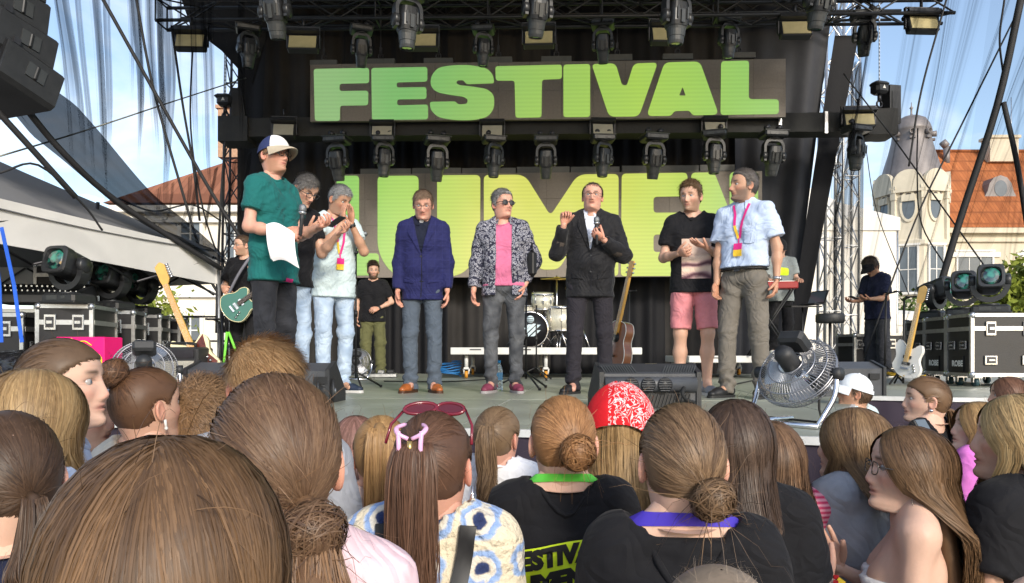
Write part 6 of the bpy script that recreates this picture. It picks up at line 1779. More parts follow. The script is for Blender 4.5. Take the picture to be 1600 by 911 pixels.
# ------------------------------------------------------------------ drum riser and drum kit
RIS = M('riser_white', (.62, .62, .60), .4, var=.12)
ORNG = M('orange_castor', (.65, .28, .03), .5)
def riser(px0, px1, ytop, d, dp, label, ybot=None):
    a, b = P(px0, ytop, d), P(px1, ytop, d); w = b.x - a.x; h = a.z - STZ
    t = empty('rolling_riser', ((a.x + b.x) / 2, d + dp / 2, STZ), 0, label, 'riser', 'white rolling risers')
    mb = MB(); mb.box((0, 0, h - .035), (w - .02, dp - .02, .05)); mb.build('deck', BLACKM, t)
    mb = MB()
    for sy in (-1, 1): mb.box((0, sy * dp / 2, h - .05), (w, .04, .10), None, .008)
    for sx in (-1, 1): mb.box((sx * (w / 2 - .02), 0, h - .05), (.04, dp - .05, .098))
    mb.build('rim', RIS, t)
    mb = MB()
    for k in range(int(w / .7)): mb.box((-w / 2 + .35 + k * .7, -dp / 2 - .018, h - .03), (.16, .012, .016))
    mb.build('slot', STEEL, t)
    for fx in (-.42, 0, .42):
        for sy in (-1, 1):
            x = fx * w; y = sy * (dp / 2 - .12)
            mb = MB(); mb.tube([(x, y, h - .08), (x, y, .14)], .028, 10); mb.box((x, y, .145), (.07, .07, .03)); mb.tube([(x - .04, y, .14), (x - .03, y, .06)], .012, 6); mb.tube([(x + .04, y, .14), (x + .03, y, .06)], .012, 6); lg = mb.build('leg', RIS, t)
            mb = MB(); mb.lathe((x, y, .055), [(.02, -.02), (.052, -.02), (.052, .02), (.02, .02)], 14, 'X'); mb.build('castor', ORNG, lg)
    return t
riser(704, 1003, 543, 10.4, 2.0, 'white rolling riser carrying the drum kit')
riser(1076, 1215, 556, 10.6, 1.6, 'white rolling riser behind the man in pink shorts')
DZ = P(0, 543, 10.4).z
SPARK = M('silver_sparkle', (.62, .60, .50), .3, var=.35, vs=90, metal=.3)
SKINW = M('drum_skin', (.70, .69, .64), .5, var=.06)
BRASS = M('brass_cymbal', (.45, .30, .08), .3, metal=.9, var=.15, vs=20)
def drum(c, r, h, rot, label, head=SKINW, group='drums of the kit', name='drum'):
    t = empty(name, c, 0, label, 'drum', group)
    f = lambda mb: setattr(mb, 'v', [tuple(rot @ Vector(v)) for v in mb.v])
    mb = MB(); mb.lathe((0, 0, 0), [(r, -h / 2), (r, h / 2)], 28); f(mb); mb.build('shell', SPARK, t)
    for s in (-1, 1):
        mb = MB(); mb.lathe((0, 0, s * h / 2), [(r * .96, .0), (r * 1.05, -.012), (r * 1.05, .012), (r * .96, .012)], 28, cap=False); f(mb); mb.build('hoop', CHROME, t)
        mb = MB(); mb.lathe((0, 0, s * (h / 2 + .002)), [(r * .97, -.002), (r * .97, .002)], 28); f(mb); mb.build('skin', head if s > 0 else SKINW, t)
    mb = MB()
    for k in range(8):
        a = 2 * PI * k / 8
        mb.tube([(r * 1.04 * math.cos(a), r * 1.04 * math.sin(a), -h / 2), (r * 1.04 * math.cos(a), r * 1.04 * math.sin(a), h / 2)], .004, 5); mb.box((r * 1.02 * math.cos(a), r * 1.02 * math.sin(a), 0), (.03, .03, .05))
    f(mb); mb.build('lug', CHROME, t)
    return t
I3 = Matrix.Identity(3); FRONT = Matrix.Rotation(R(90), 3, 'X')
kd = P(828, 513, 11.1); BLKH = M('black_drum_skin', (.012, .012, .014), .35, var=.1)
k_ = drum((kd.x, kd.y, DZ + .27), .265, .42, FRONT, 'black-fronted bass drum with pale stripes', BLKH, name='bass_drum')
LBL = M('pale_blue_print', (.50, .62, .68), .5, var=.05)
mb = MB(); yy = -.2145
for (a, b_, c_) in ((-.10, .13, -.02), (-.02, .15, -.10), (.06, .12, -.13)): pass
def bar2(x0, z0, x1, z1, w):
    d_ = Vector((x1 - x0, z1 - z0)).normalized(); n_ = Vector((1, 0)) * w
    mb.prism([(x0, z0), (x0 + w, z0), (x1 + w, z1), (x1, z1)], yy - .002, yy, 'XZ')
bar2(-.11, .0, -.03, .075, .055); bar2(-.13, -.075, .04, .085, .055); bar2(-.10, -.12, .10, .07, .055); bar2(-.0, -.10, .10, -.01, .055)
mb.build('stripe_print', LBL, k_)
mb = MB(); mb.lathe((.0, yy - .001, .15), [(.055, -.001), (.055, .001)], 20, 'Y'); e_ = mb.build('emblem', LBL, k_)
mb = MB()
for z in (.125, .15, .175): mb.box((0, yy - .0035, z), (.085, .002, .009))
mb.build('emblem_lines', BLKH, e_)
for px, py, r, h, tl, lb, nm in ((848, 470, .16, .22, 12, 'silver sparkle tom over the bass drum', 'tom_drum'), (872, 487, .18, .16, 6, 'silver snare drum half hidden behind the speaker', 'snare_drum'), (876, 500, .22, .34, 0, 'floor tom behind the speaker in black', 'floor_tom'), (815, 486, .17, .14, 0, 'low snare drum behind the patterned shirt', 'snare_drum')):
    c = P(px, py, 11.25); o = drum(c, r, h, Matrix.Rotation(R(tl), 3, 'X'), lb, name=nm)
    mb = MB(); mb.tube([(0, .05, -h / 2), (0, .08, DZ - c.z)], .014, 8)
    for k in range(3): mb.tube([(0, .08, DZ - c.z + .25), (.22 * math.cos(k * 2.1 + .4), .08 + .22 * math.sin(k * 2.1 + .4), DZ - c.z)], .01, 6)
    mb.build('stand', CHROME, o)
for px, py, d, r, tl, lb in ((870, 436, 11.2, .25, 8, 'brass crash cymbal under the lower screen edge'), (818, 492, 11.5, .18, 0, 'brass hi-hat cymbals behind the tom'), (905, 450, 11.4, .22, -10, 'brass ride cymbal behind the speaker')):
    c = P(px, py, d); t = empty('cymbal', (c.x, c.y, DZ), 0, lb, 'cymbal', 'cymbals on stands'); h_ = c.z - DZ
    mb = MB(); mb.lathe((0, 0, 0), [(.004, .035), (.03, .034), (.05, .02), (r, 0), (r, -.003), (.05, .015), (.004, .03)], 28); rr_ = Matrix.Rotation(R(tl), 3, 'X'); mb.v = [tuple(rr_ @ Vector(v) + Vector((0, 0, h_))) for v in mb.v]; mb.build('disc', BRASS, t)
    mb = MB(); mb.tube([(0, 0, .2), (0, 0, h_ + .05)], .012, 8)
    for k in range(3): mb.tube([(0, 0, .45), (.28 * math.cos(k * 2.1 + 1), .28 * math.sin(k * 2.1 + 1), .01)], .011, 6)
    mb.build('stand', CHROME, t)
def mic(name, c, dirv, label, grip=.17, band=None, head=M('mic_grille', (.22, .23, .24), .4, metal=.7, var=.3, vs=150, bump=.4, bs=300)):
    """hand microphone; c = grip middle, dirv = towards its head"""
    t = empty(name, c, 0, label, 'microphone', 'microphones'); d = Vector(dirv).normalized(); q = d.to_track_quat('Z', 'Y').to_matrix()
    mb = MB(); mb.lathe((0, 0, 0), [(.009, -grip * .5), (.011, -grip * .48), (.013, grip * .2), (.018, grip * .48)], 14, rot=q); mb.build('handle', BLACKM, t)
    mb = MB(); mb.lathe(d * grip * .5, [(.019, -.012), (.026, -.004), (.026, .004), (.019, .004)], 16, rot=q); mb.build('band', band or ALU, t)
    mb = MB(); mb.lathe(d * (grip * .5 + .026), [(.018, -.026), (.0245, -.012), (.0255, .004), (.021, .02), (.010, .028), (.001, .030)], 16, rot=q); mb.build('grille', head, t)
    return t
def mic_stand(px, d, h, label, boom=None, micband=None):
    c = XZ(px, d, STZ); t = empty('microphone_stand', c, .4, label, 'stand', 'microphone stands')
    mb = MB(); mb.tube([(0, 0, .1), (0, 0, h)], .011, 8); mb.lathe((0, 0, h * .55), [(.018, -.03), (.02, 0), (.018, .03)], 10); mb.build('pole', BLACK, t)
    for k in range(3):
        a = .5 + k * 2.094; mb = MB(); mb.tube([(0, 0, .17), (math.cos(a) * .33, math.sin(a) * .33, .014)], .010, 6); mb.lathe((math.cos(a) * .33, math.sin(a) * .33, .014), [(.014, -.013), (.016, 0), (.014, .013)], 8); mb.build('leg', BLACK, t)
    if boom:
        mb = MB(); b0 = Vector((0, 0, h)); b1 = b0 + Vector(boom); mb.tube([b0 - Vector(boom) * .25, b1], .008, 6); mb.lathe(b0, [(.022, -.02), (.022, .02)], 10, 'Y'); mb.build('boom', BLACK, t)
        w = Matrix.Rotation(.4, 3, 'Z') @ b1 + c
        mic('microphone', w + Vector((0, 0, .0)), Vector((.5, -.4, .35)), 'microphone on a stand ' + label.split(' stand ')[-1], band=micband)
    return t
mic_stand(556, 7.4, 1.36, 'black microphone stand beside the praying man', (.02, -.02, .12), M('green_band', (.02, .25, .06), .5))
mic_stand(822, 7.3, .95, 'short microphone stand behind the man in the patterned shirt')
mic_stand(838, 9.9, 1.0, 'slim microphone stand in front of the drums')
# music stand with laptop, keyboard, stool, cases on the right
c = XZ(1254, 10.3, STZ); t = empty('music_stand', c, 0, 'music stand with an open laptop shelf right of the keyboard player', 'stand')
mb = MB(); mb.tube([(0, 0, .15), (0, 0, 1.0)], .013, 8); mb.box((.0, 0, 1.01), (.42, .3, .02), rmat(0, .06)); mb.build('pole', BLACK, t)
for k in range(3): mb = MB(); mb.tube([(0, 0, .25), (.2 * math.cos(k * 2.1 + .4), .2 * math.sin(k * 2.1 + .4), .015)], .011, 6); mb.build('leg', BLACK, t)
t = empty('laptop', c + Vector((.12, 0, 1.032)), R(-65), 'dark laptop open on the music stand', 'laptop'); mb = MB(); mb.box((0, 0, .008), (.3, .2, .016), None, .004); mb.build('base', BLACKM, t); mb = MB(); mb.box((0, .13, .11), (.3, .012, .2), rmat(0, -.45)); mb.build('lid', BLACKM, t); mb = MB(); mb.box((0, .122, .11), (.27, .004, .17), rmat(0, -.45)); mb.build('display', GLASSB, t)
c = XZ(1203, 10.6, 0); kz = P(0, 447, 10.6).z
t = empty('keyboard', (c.x, c.y, kz), R(-10), 'red stage keyboard in front of the man in grey', 'keyboard'); mb = MB(); mb.box((0, 0, 0), (.72, .3, .1), None, .012); mb.build('case', M('red_lacquer', (.28, .02, .02), .35, var=.1), t); mb = MB(); mb.box((0, -.05, .054), (.62, .15, .014)); mb.build('keys', SKINW, t)
rz0 = P(0, 556, 10.6).z - kz
mb = MB()
for sx in (-1, 1): mb.tube([(sx * .3, -.12, -.05), (-sx * .3, -.12, rz0)], .014, 6); mb.tube([(sx * .3, .12, -.05), (-sx * .3, .12, rz0)], .014, 6)
mb.build('stand', BLACK, t)
c = XZ(1297, 9.4, STZ); t = empty('drum_stool', c, 0, 'round black stool right of the fan', 'stool'); mb = MB(); mb.lathe((0, 0, .80), [(.01, -.06), (.16, -.06), (.175, -.04), (.175, .04), (.16, .06), (.01, .06)], 24); mb.build('seat', BLACKM, t)
mb = MB(); mb.tube([(0, 0, .75), (0, 0, .1)], .02, 8); mb.build('column', STEEL, t)
for k in range(3): mb = MB(); mb.tube([(0, 0, .4), (.22 * math.cos(k * 2.1), .22 * math.sin(k * 2.1), .01)], .014, 6); mb.build('leg', STEEL, t)
c = XZ(1336, 11.0, STZ); flight_case((c.x, c.y, STZ), R(12), .34, .42, .64, 'upright flight case behind the technician', wheels=False, sides=False)
c = XZ(1352, 11.3, STZ); flight_case((c.x + .38, c.y, STZ), R(6), .42, .42, .66, 'pale-lit flight case partly behind the technician', wheels=False, sides=False)
# little things on the stage floor
c = XZ(780, 7.0, STZ); t = empty('water_bottle', c, 0, 'clear plastic water bottle with a blue cap between the maroon shoes', 'bottle')
PET = M('clear_plastic', (.72, .82, .88), .08, var=0, spec=.5); nodes(PET)[2].inputs['Transmission Weight'].default_value = .75
mb = MB(); mb.lathe((0, 0, 0), [(.03, 0), (.034, .01), (.034, .07), (.031, .085), (.034, .10), (.034, .19), (.026, .22), (.014, .245), (.013, .262)], 18); mb.build('body', PET, t)
mb = MB(); mb.lathe((0, 0, .135), [(.0346, -.035), (.0346, .035)], 18, cap=False); mb.build('wrapper', M('blue_label', (.12, .32, .55), .5, var=.2, vs=60), t)
mb = MB(); mb.lathe((0, 0, .272), [(.015, -.013), (.015, .012), (.012, .014)], 14); mb.build('cap', M('blue_cap', (.03, .28, .60), .45), t)
c = XZ(702, 10.8, STZ); g = np.random.default_rng(4); line_obj('cable_coil', [c + Vector((.16 * math.cos(a * 1.3) + .02 * math.sin(a * 5), .12 * math.sin(a * 1.3), .02 + .006 * a + .05 * abs(math.sin(a * .7)))) for a in np.linspace(0, 30, 120)], .008, M('blue_cable', (.02, .16, .42), .5), 'coil of blue cable on the floor by the clergyman', 'cable')
c = XZ(588, 10.7, STZ); t = empty('pedal_board', c, .1, 'effects pedal board on the floor at the stagehand\'s feet', 'pedals'); mb = MB(); mb.box((0, 0, .04), (.6, .3, .06), None, .01); mb.build('board', ALU, t)
for k in range(4): mb = MB(); mb.box((-.2 + k * .135, 0, .095), (.1, .14, .05), None, .01); mb.build('pedal', BLACKM if k % 2 else CHRM, t)
c = XZ(560, 9.9, STZ + .0); fan((c.x, c.y, STZ), R(170), R(5), 'small round fan behind the praying man', .72)
for px, d, rz, lb in ((1040, 6.0, .4, 'yellow cloth lying on the wedge'),): pass
t = empty('stage_tool', XZ(983, 5.6, STZ), .4, 'yellow rubber cradle pad on the floor behind the wedge', 'pad'); mb = MB(); mb.box((0, 0, .17), (.13, .05, .03), None, .012); mb.tube([(-.05, 0, .0), (-.05, 0, .16)], .01, 6); mb.tube([(.05, 0, 0), (.05, 0, .16)], .01, 6); mb.build('pad', MATS['yellow_foam'], t)
# pink board at the left, black rubbish-bag heap, blue strap
PINKM = M('magenta_card', (.80, .005, .17), .55, var=.05)
YEL = M('yellow_print', (.75, .70, .02), .55, var=.05)
c = P(140, 604, 5.3); t = empty('pink_box', (c.x, c.y, STZ), R(-4), 'bright pink box with yellow lettering at the left stage front', 'box')
h_ = P(0, 527, 5.3).z - STZ
mb = MB(); mb.box((0, 0, h_ / 2), (.36, .22, h_), None, .006); mb.build('carton', PINKM, t)
text_obj('lettering', 'OO', .13, YEL, t, (.105, -.1125, h_ * .52), (.2, 0, 1), (-1, 0, .2), .012); 
mb = MB(); mb.tube(spline([(-.06, -.113, h_ - .01), (-.02, -.113, h_ - .035), (.04, -.113, h_ - .03), (.09, -.113, h_ - .06)], 10), .004, 5); mb.build('yellow_mark', YEL, t)
PLAST = M('black_film', (.012, .012, .014), .22, var=.3, vs=8, bump=.9, bs=16, spec=.6)
v, q = sdf_mesh([cap((-.3, 0, .1), (.35, 0, .12), .2), cap((-.1, .1, .2), (.2, .1, .22), .14), cap((-.42, 0, .3), (-.40, 0, .52), .13, .06)], .02, .06, disp=lambda X, Y, Z: .012 * np.sin(X * 60 + 3 * np.sin(Z * 30)) * np.sin(Z * 70 + Y * 20) + .012 * np.sin(Z * 45 + X * 14))
o = link('wrapped_bundle', mesh_np('wrapped_bundle', v, q), PLAST); c = XZ(38, 6.3, STZ); o.location = (c.x, c.y, STZ + .05); prop(o, 'heap wrapped in crinkled black film at the left edge', 'bundle')
BLUE = M('blue_strap', (.015, .10, .55), .55, var=.15)
for dx, lb in ((0, 'blue ratchet strap slanting down at the left edge'), (-14, 'second blue strap hanging straight at the left edge')):
    a, b = P(2 + dx, 355, 6.2), P((34 if dx == 0 else 2), 535, 6.2); d_ = b - a; u = Vector((d_.z, 0, -d_.x)).normalized() * .016
    mb = MB(); mb.add([a - u, a + u, a.lerp(b, .5) + u + Vector((0, .03, 0)), b + u, b - u, a.lerp(b, .5) - u + Vector((0, .03, 0))] , [(0, 1, 2, 5), (5, 2, 3, 4)]); mb.add([Vector(v) + Vector((0, .004, 0)) for v in mb.v[:6]], [(5, 2, 1, 0), (4, 3, 2, 5)]); prop(mb.build('ratchet_strap', BLUE), lb, 'strap', 'blue straps')
# railing behind the guitars on the left
t = empty('railing', XZ(300, 10.0, STZ), 0, 'thin dark railing behind the cream guitar', 'railing')
mb = MB(); a = XZ(240, 10, 0); b = XZ(352, 10, 0)
for z in (P(0, 495, 10).z, P(0, 533, 10).z): mb.tube([(a.x - t.location.x, 0, z - STZ), (b.x - t.location.x, 0, z - STZ)], .014, 6)
mb.build('rail', STEEL, t)
for px in (245, 292, 348): mb = MB(); x = XZ(px, 10, 0).x - t.location.x; mb.tube([(x, 0, 0), (x, 0, P(0, 495, 10).z - STZ)], .016, 6); mb.build('post', STEEL, t)

# ------------------------------------------------------------------ netting, straps and cables at the sides
NET = net_mat('black_gauze', (.006, .0065, .008), None)
NETD = net_mat('dense_gauze', (.010, .015, .024), .89)
def gauze(c, label, nf=16, seed=0, rows=18, mat=NET, wmax=.05, slant=0.0, curve=0.0):
    """fine net hung from its top edge and gathered in tight folds; c = bottom-left, bottom-right, top-right, top-left"""
    g = np.random.default_rng(seed); p00, p10, p11, p01 = [np.array(p) for p in c]
    L = np.linalg.norm(p11 - p01); fs = np.sort(g.uniform(.02, .98, nf)); wd = g.uniform(.3, 1, nf) * wmax / L; top = g.uniform(0, .5, nf); fade = g.uniform(.35, 1.0, nf); ns = g.integers(2, 5, nf); ln = g.uniform(.5, 1.2, nf); dr = g.normal(0, .02, nf)
    us = [np.linspace(0, 1, 40)]
    for f, w, k in zip(fs, wd, ns): us.append(f + np.linspace(-w, w, int(k) * 8 + 1))
    us = np.unique(np.clip(np.concatenate(us), 0, 1)); n = len(us)
    V = np.zeros((rows + 1, n, 3)); AL = np.full((rows + 1, n), .085); nrm = np.cross(p10 - p00, p01 - p00); nrm /= np.linalg.norm(nrm)
    for j in range(rows + 1):
        v = j / rows
        p = (p00[None] * (1 - us[:, None]) + p10[None] * us[:, None]) * (1 - v) + (p01[None] * (1 - us[:, None]) + p11[None] * us[:, None]) * v
        o = .05 * np.sin(us * 9 + v * 2 + seed) + .02 * np.sin(us * 31 + v * 5)
        sh = np.zeros(n)
        for f, w, k, l_, fa, d_ in zip(fs, wd, ns, ln, fade, dr):
            m = np.clip(1 - np.abs((us - f) / w), 0, 1); am = np.clip((v - (1 - l_)) / .25, 0, 1) * fa
            o = o + .085 * am * m ** .5 * np.sin((us - f) / w * PI * k)
            AL[j] = np.maximum(AL[j], .085 + .60 * am * m ** 1.3 * (.62 + .38 * np.sin((us - f) / w * PI * k * 1.5 + v * 3)))
            sh = sh + np.exp(-((us - f) / (w * 2)) ** 2) * (1 - v) * d_ * L + np.exp(-((us - f) / (w * 2)) ** 2) * .015 * math.sin(v * 7 + f * 40)
        ex = (p11 - p01) / L
        V[j] = p + nrm * o[:, None] + ex * (sh)[:, None] + np.array([0, 0, -1.0]) * (curve * math.sin(PI * v))
    i, jj = np.meshgrid(np.arange(n - 1), np.arange(rows)); b = jj * n + i
    me = mesh_np('gauze_net', V.reshape(-1, 3), np.stack([b, b + 1, b + n + 1, b + n], -1).reshape(-1, 4))
    vcol(me, np.repeat(AL.reshape(-1, 1), 3, 1))
    return prop(link('gauze_net', me, mat), label, 'netting', 'black gauze nets at the stage sides')
gauze((P(70, 300, 8.4), P(392, 340, 10.6), P(392, -90, 10.6), P(40, -90, 8.4)), 'sheer black net hanging in folds left of the stage', 20, 3, wmax=.085)
gauze((P(1282, 545, 10.2), P(1480, 548, 9.4), P(1760, -90, 9.0), P(1350, -90, 10.2)), 'sheer black net hanging in folds in front of the tower', 18, 5, rows=22, wmax=.12)
gauze((P(1480, 500, 9.35), P(1700, 470, 8.6), P(1800, -90, 8.4), P(1560, -90, 9.2)), 'sheer black net hanging at the right edge before the orange roof', 8, 8, wmax=.09)
gauze((P(1292, 560, 13.2), P(1345, 560, 13.2), P(1345, 100, 13.2), P(1305, 100, 13.2)), 'bunched net tied along the tower truss', 12, 12, wmax=.12)
gauze((P(225, 318, 9.2), P(350, 400, 9.8), P(392, 240, 10.4), P(232, 300, 9.3)), 'slack net sagging over the brown roof', 7, 22, wmax=.06, curve=.25)
# gathered band of dense net swinging down on the left
a_, b_ = P(20, 135, 6.9), P(345, 418, 8.8); cpts = spline([P(18, 128, 6.9), P(110, 215, 7.3), P(215, 315, 8.0), P(300, 372, 8.5), P(352, 408, 8.9)], 40)
V = []; F = []; k = 22
for i, p in enumerate(cpts):
    u = i / (len(cpts) - 1); w = .26 * (1 - u) ** .8 * (0.55 + .45 * min(1, u * 6)) + .03
    tt = (cpts[min(i + 1, len(cpts) - 1)] - cpts[max(i - 1, 0)]).normalized(); nn = Vector((-tt.z, 0, tt.x)).normalized()
    for j in range(k):
        s_ = j / (k - 1) - .5
        V.append(p + nn * s_ * 2 * w + Vector((0, .05 * math.sin(s_ * 26 + u * 5) + .04 * math.sin(s_ * 11 + u * 9), 0)))
    if i: F += [((i - 1) * k + j, (i - 1) * k + j + 1, i * k + j + 1, i * k + j) for j in range(k - 1)]
prop(link('gauze_net', mesh_np('gauze_net', V, np.array(F)), NETD), 'rolled dark blue net swinging down to the gazebo corner', 'netting', 'black gauze nets at the stage sides')
g1 = 'black straps and cables left of the stage'; g2 = 'black straps and cables right of the stage'
STRAP = M('black_strap', (.02, .02, .022), .7)
for pts, r, lb in (
    (((-12, 165, 6.5), (70, 255, 6.9), (118, 308, 7.2)), .028, 'thick dark strap from the speakers down to the gazebo roof'),
    (((25, 150, 6.7), (100, 240, 7.1), (190, 320, 7.8), (345, 420, 8.9)), .030, 'dark hem rope under the rolled net'),
    (((158, -6, 8.6), (245, 150, 8.9), (330, 300, 9.2), (388, 390, 9.4)), .022, 'long straight black guy strap crossing the sky'),
    (((212, -6, 8.8), (240, 140, 9.0), (285, 300, 9.2), (318, 410, 9.4)), .016, 'black cable left of the long guy strap, curving down'),
    (((268, 40, 10.2), (285, 160, 10.2), (302, 260, 10.2), (312, 345, 10.2)), .016, 'black cable dropping from the left truss end'),
    (((302, 50, 10.3), (298, 200, 10.3), (318, 330, 10.3), (352, 430, 10.3)), .012, 'thin cable drooping behind the gazebo corner'),
    (((352, 222, 11.6), (346, 300, 11.4), (340, 420, 11.2), (338, 520, 11.0)), .018, 'cable bundle under the left end of the wrapped truss'),
    (((0, 244, 7.0), (130, 205, 8.5), (260, 162, 10.2), (390, 120, 11.8)), .009, 'thin pale cable rising across the sky to the stage'),
    (((0, 270, 6.0), (60, 258, 6.3), (130, 320, 6.8), (160, 360, 7.0)), .010, 'slack cable lying on the gazebo roof'),
    (((185, 310, 8.2), (240, 330, 8.6), (300, 320, 9.4), (345, 345, 10)), .010, 'loose cable looping in front of the brown roof'),
    (((310, 390, 10), (330, 440, 10), (352, 478, 10), (352, 520, 10)), .02, 'black drape cord beside the guitarist')):
    line_obj('cable', [P(*p) for p in pts], r, STRAP if 'pale' not in lb else M('pale_rope', (.25, .25, .22), .8), lb, 'cable', g1, 6, 16)
for pts, r, lb in (
    (((1596, -5, 9.0), (1558, 165, 9.2), (1498, 350, 9.4), (1436, 560, 9.6)), .042, 'broad dark strap slanting down before the orange roof'),
    (((1568, 160, 9.15), (1590, 260, 9.1), (1612, 400, 9.0)), .030, 'dark strap branching off to the right edge'),
    (((1604, -10, 9.6), (1500, 200, 9.6), (1430, 345, 9.6), (1350, 560, 9.6)), .011, 'thin cable crossing the tower from upper right to lower left'),
    (((1318, 115, 10.6), (1395, 215, 10.4), (1470, 320, 10.0), (1545, 425, 9.4)), .010, 'thin cable crossing the tower from upper left to lower right'),
    (((1434, 200, 10.0), (1433, 270, 10.0), (1440, 350, 9.9), (1480, 420, 9.7)), .009, 'thin cable hanging in front of the tower roof'),
    (((1570, -5, 9.3), (1562, 60, 9.3), (1568, 120, 9.2)), .012, 'short cable joining the broad strap near the top'),
    (((1352, 225, 11.4), (1370, 330, 11.0), (1420, 460, 10.5)), .006, 'fine wire below the right end of the wrapped truss'),
    (((1480, -5, 9.2), (1440, 140, 9.3), (1420, 260, 9.4)), .012, 'black net rope right of the upper truss end')):
    line_obj('cable', [P(*p) for p in pts], r, STRAP, lb, 'cable', g2, 6, 16)

for pts, lb in (((XZ(600, 9.2, STZ), XZ(690, 9.0, STZ), XZ(760, 9.8, STZ), XZ(800, 10.2, STZ)), 'black cable running to the drum riser'), ((XZ(1010, 5.3, STZ), XZ(1060, 6.6, STZ), XZ(1120, 7.4, STZ), XZ(1180, 9.6, STZ)), 'black cable running back from the large wedge'), ((XZ(470, 5.6, STZ), XZ(420, 6.4, STZ), XZ(360, 7.2, STZ), XZ(300, 8.6, STZ)), 'black cable running back from the small wedge')):
    line_obj('power_cable', [p + Vector((0, 0, .009)) for p in pts], .008, RUBBER, lb, 'cable', 'power cables', 6, 24)
# ------------------------------------------------------------------ materials of the clothes
def grid_mat(name, base, line, pitch, wd):
    m = cloth(name, base, .8); n, l, b = nodes(m)
    co = n.new('ShaderNodeTexCoord'); sp = n.new('ShaderNodeSeparateXYZ'); l.new(co.outputs['Object'], sp.inputs[0])
    outs = []
    for a in ('X', 'Z'):
        md = n.new('ShaderNodeMath'); md.operation = 'PINGPONG'; md.inputs[1].default_value = pitch / 2; l.new(sp.outputs[a], md.inputs[0])
        lt = n.new('ShaderNodeMath'); lt.operation = 'LESS_THAN'; lt.inputs[1].default_value = wd; l.new(md.outputs[0], lt.inputs[0]); outs.append(lt)
    mxm = n.new('ShaderNodeMath'); mxm.operation = 'MAXIMUM'; l.new(outs[0].outputs[0], mxm.inputs[0]); l.new(outs[1].outputs[0], mxm.inputs[1])
    vm = [x for x in n if x.type == 'VECT_MATH'][0]
    mx = n.new('ShaderNodeMix'); mx.data_type = 'RGBA'; l.new(mxm.outputs[0], mx.inputs['Factor']); l.new(vm.outputs[0], mx.inputs['A']); mx.inputs['B'].default_value = (*line, 1)
    l.new(mx.outputs['Result'], b.inputs['Base Color']); return m
def ramp_mat(name, tex, stops, scale, rough=.85, dist='Distance', **kw):
    m = cloth(name, (.5, .5, .5), rough, **kw); n, l, b = nodes(m); co = n.new('ShaderNodeTexCoord')
    t = n.new(tex); t.inputs['Scale'].default_value = scale; l.new(co.outputs['Object'], t.inputs['Vector'])
    r_ = n.new('ShaderNodeValToRGB'); e = r_.color_ramp.elements
    while len(e) < len(stops): e.new(.5)
    for q, (p, c) in zip(e, stops): q.position = p; q.color = (*c, 1)
    l.new(t.outputs[dist], r_.inputs[0]); vm = [x for x in n if x.type == 'VECT_MATH'][0]; l.new(r_.outputs[0], vm.inputs[0]); return m
TEAL = cloth('teal_jersey', (.010, .115, .110)); BLKT = cloth('black_jersey', (.009, .009, .011)); NAVYT = cloth('navy_jersey', (.014, .018, .045))
PALEB = cloth('pale_blue_jersey', (.50, .60, .62)); OXF = cloth('light_blue_oxford', (.46, .55, .72)); WHITET = cloth('white_jersey', (.74, .74, .76)); CREAMT = cloth('cream_jersey', (.66, .60, .50))
BLUEW = cloth('blue_white_shirt', (.50, .58, .74)); GREYT = cloth('grey_jersey', (.30, .31, .34), var=.2); PINKT = cloth('pink_jersey', (.52, .14, .25)); PINKSW = cloth('orchid_sweater', (.58, .16, .50)); SALM = cloth('salmon_cotton', (.60, .22, .24))
BLUEP = cloth('blue_polo', (.02, .06, .28)); PINKW = cloth('blush_top', (.70, .52, .46))
JEANL = ramp_mat('light_denim', 'ShaderNodeTexNoise', [(.3, (.30, .40, .55)), (.7, (.48, .58, .70))], 7, dist='Fac'); JEANB = ramp_mat('black_denim', 'ShaderNodeTexNoise', [(.3, (.012, .013, .017)), (.75, (.035, .037, .045))], 6, dist='Fac')
JEANG = ramp_mat('grey_denim', 'ShaderNodeTexNoise', [(.3, (.035, .038, .045)), (.72, (.12, .125, .135))], 7, dist='Fac')
SLATE = cloth('slate_chinos', (.075, .095, .125)); DARKTR = cloth('dark_trousers', (.022, .02, .026)); OLIVE = cloth('olive_cargo', (.115, .115, .05), var=.2); GREYTR = cloth('grey_chinos', (.15, .135, .115)); BLKTR = cloth('black_trousers', (.012, .012, .014)); GREYBAG = cloth('faded_black_trousers', (.04, .042, .05))
NAVYS = grid_mat('navy_check_wool', (.014, .016, .075), (.021, .024, .105), .062, .0014); BLKV = cloth('black_velvet', (.009, .009, .011), .7, sheen=.12)
CLER = cloth('clerical_navy', (.010, .013, .028)); SHWH = cloth('white_shirt', (.66, .70, .80))
FLOR = ramp_mat('paisley_print', 'ShaderNodeTexVoronoi', [(.0, (.03, .035, .06)), (.28, (.045, .05, .09)), (.36, (.33, .32, .34)), (.50, (.26, .27, .32)), (.58, (.03, .03, .05)), (1, (.02, .022, .04))], 48)
STRIPE = cloth('pink_stripe_knit', (.62, .06, .15)); n, l, b = nodes(STRIPE)
wv = n.new('ShaderNodeTexWave'); wv.bands_direction = 'Z'; wv.inputs['Scale'].default_value = 22; co = n.new('ShaderNodeTexCoord'); l.new(co.outputs['Object'], wv.inputs['Vector'])
r_ = n.new('ShaderNodeValToRGB'); r_.color_ramp.elements[0].color = (.55, .03, .11, 1); r_.color_ramp.elements[1].color = (.75, .34, .42, 1); l.new(wv.outputs['Fac'], r_.inputs[0]); l.new(r_.outputs[0], [x for x in n if x.type == 'VECT_MATH'][0].inputs[0])
CROCH = cloth('crochet_cotton', (.70, .62, .46), .9, bump=1.0, bs=70); n, l, b = nodes(CROCH)
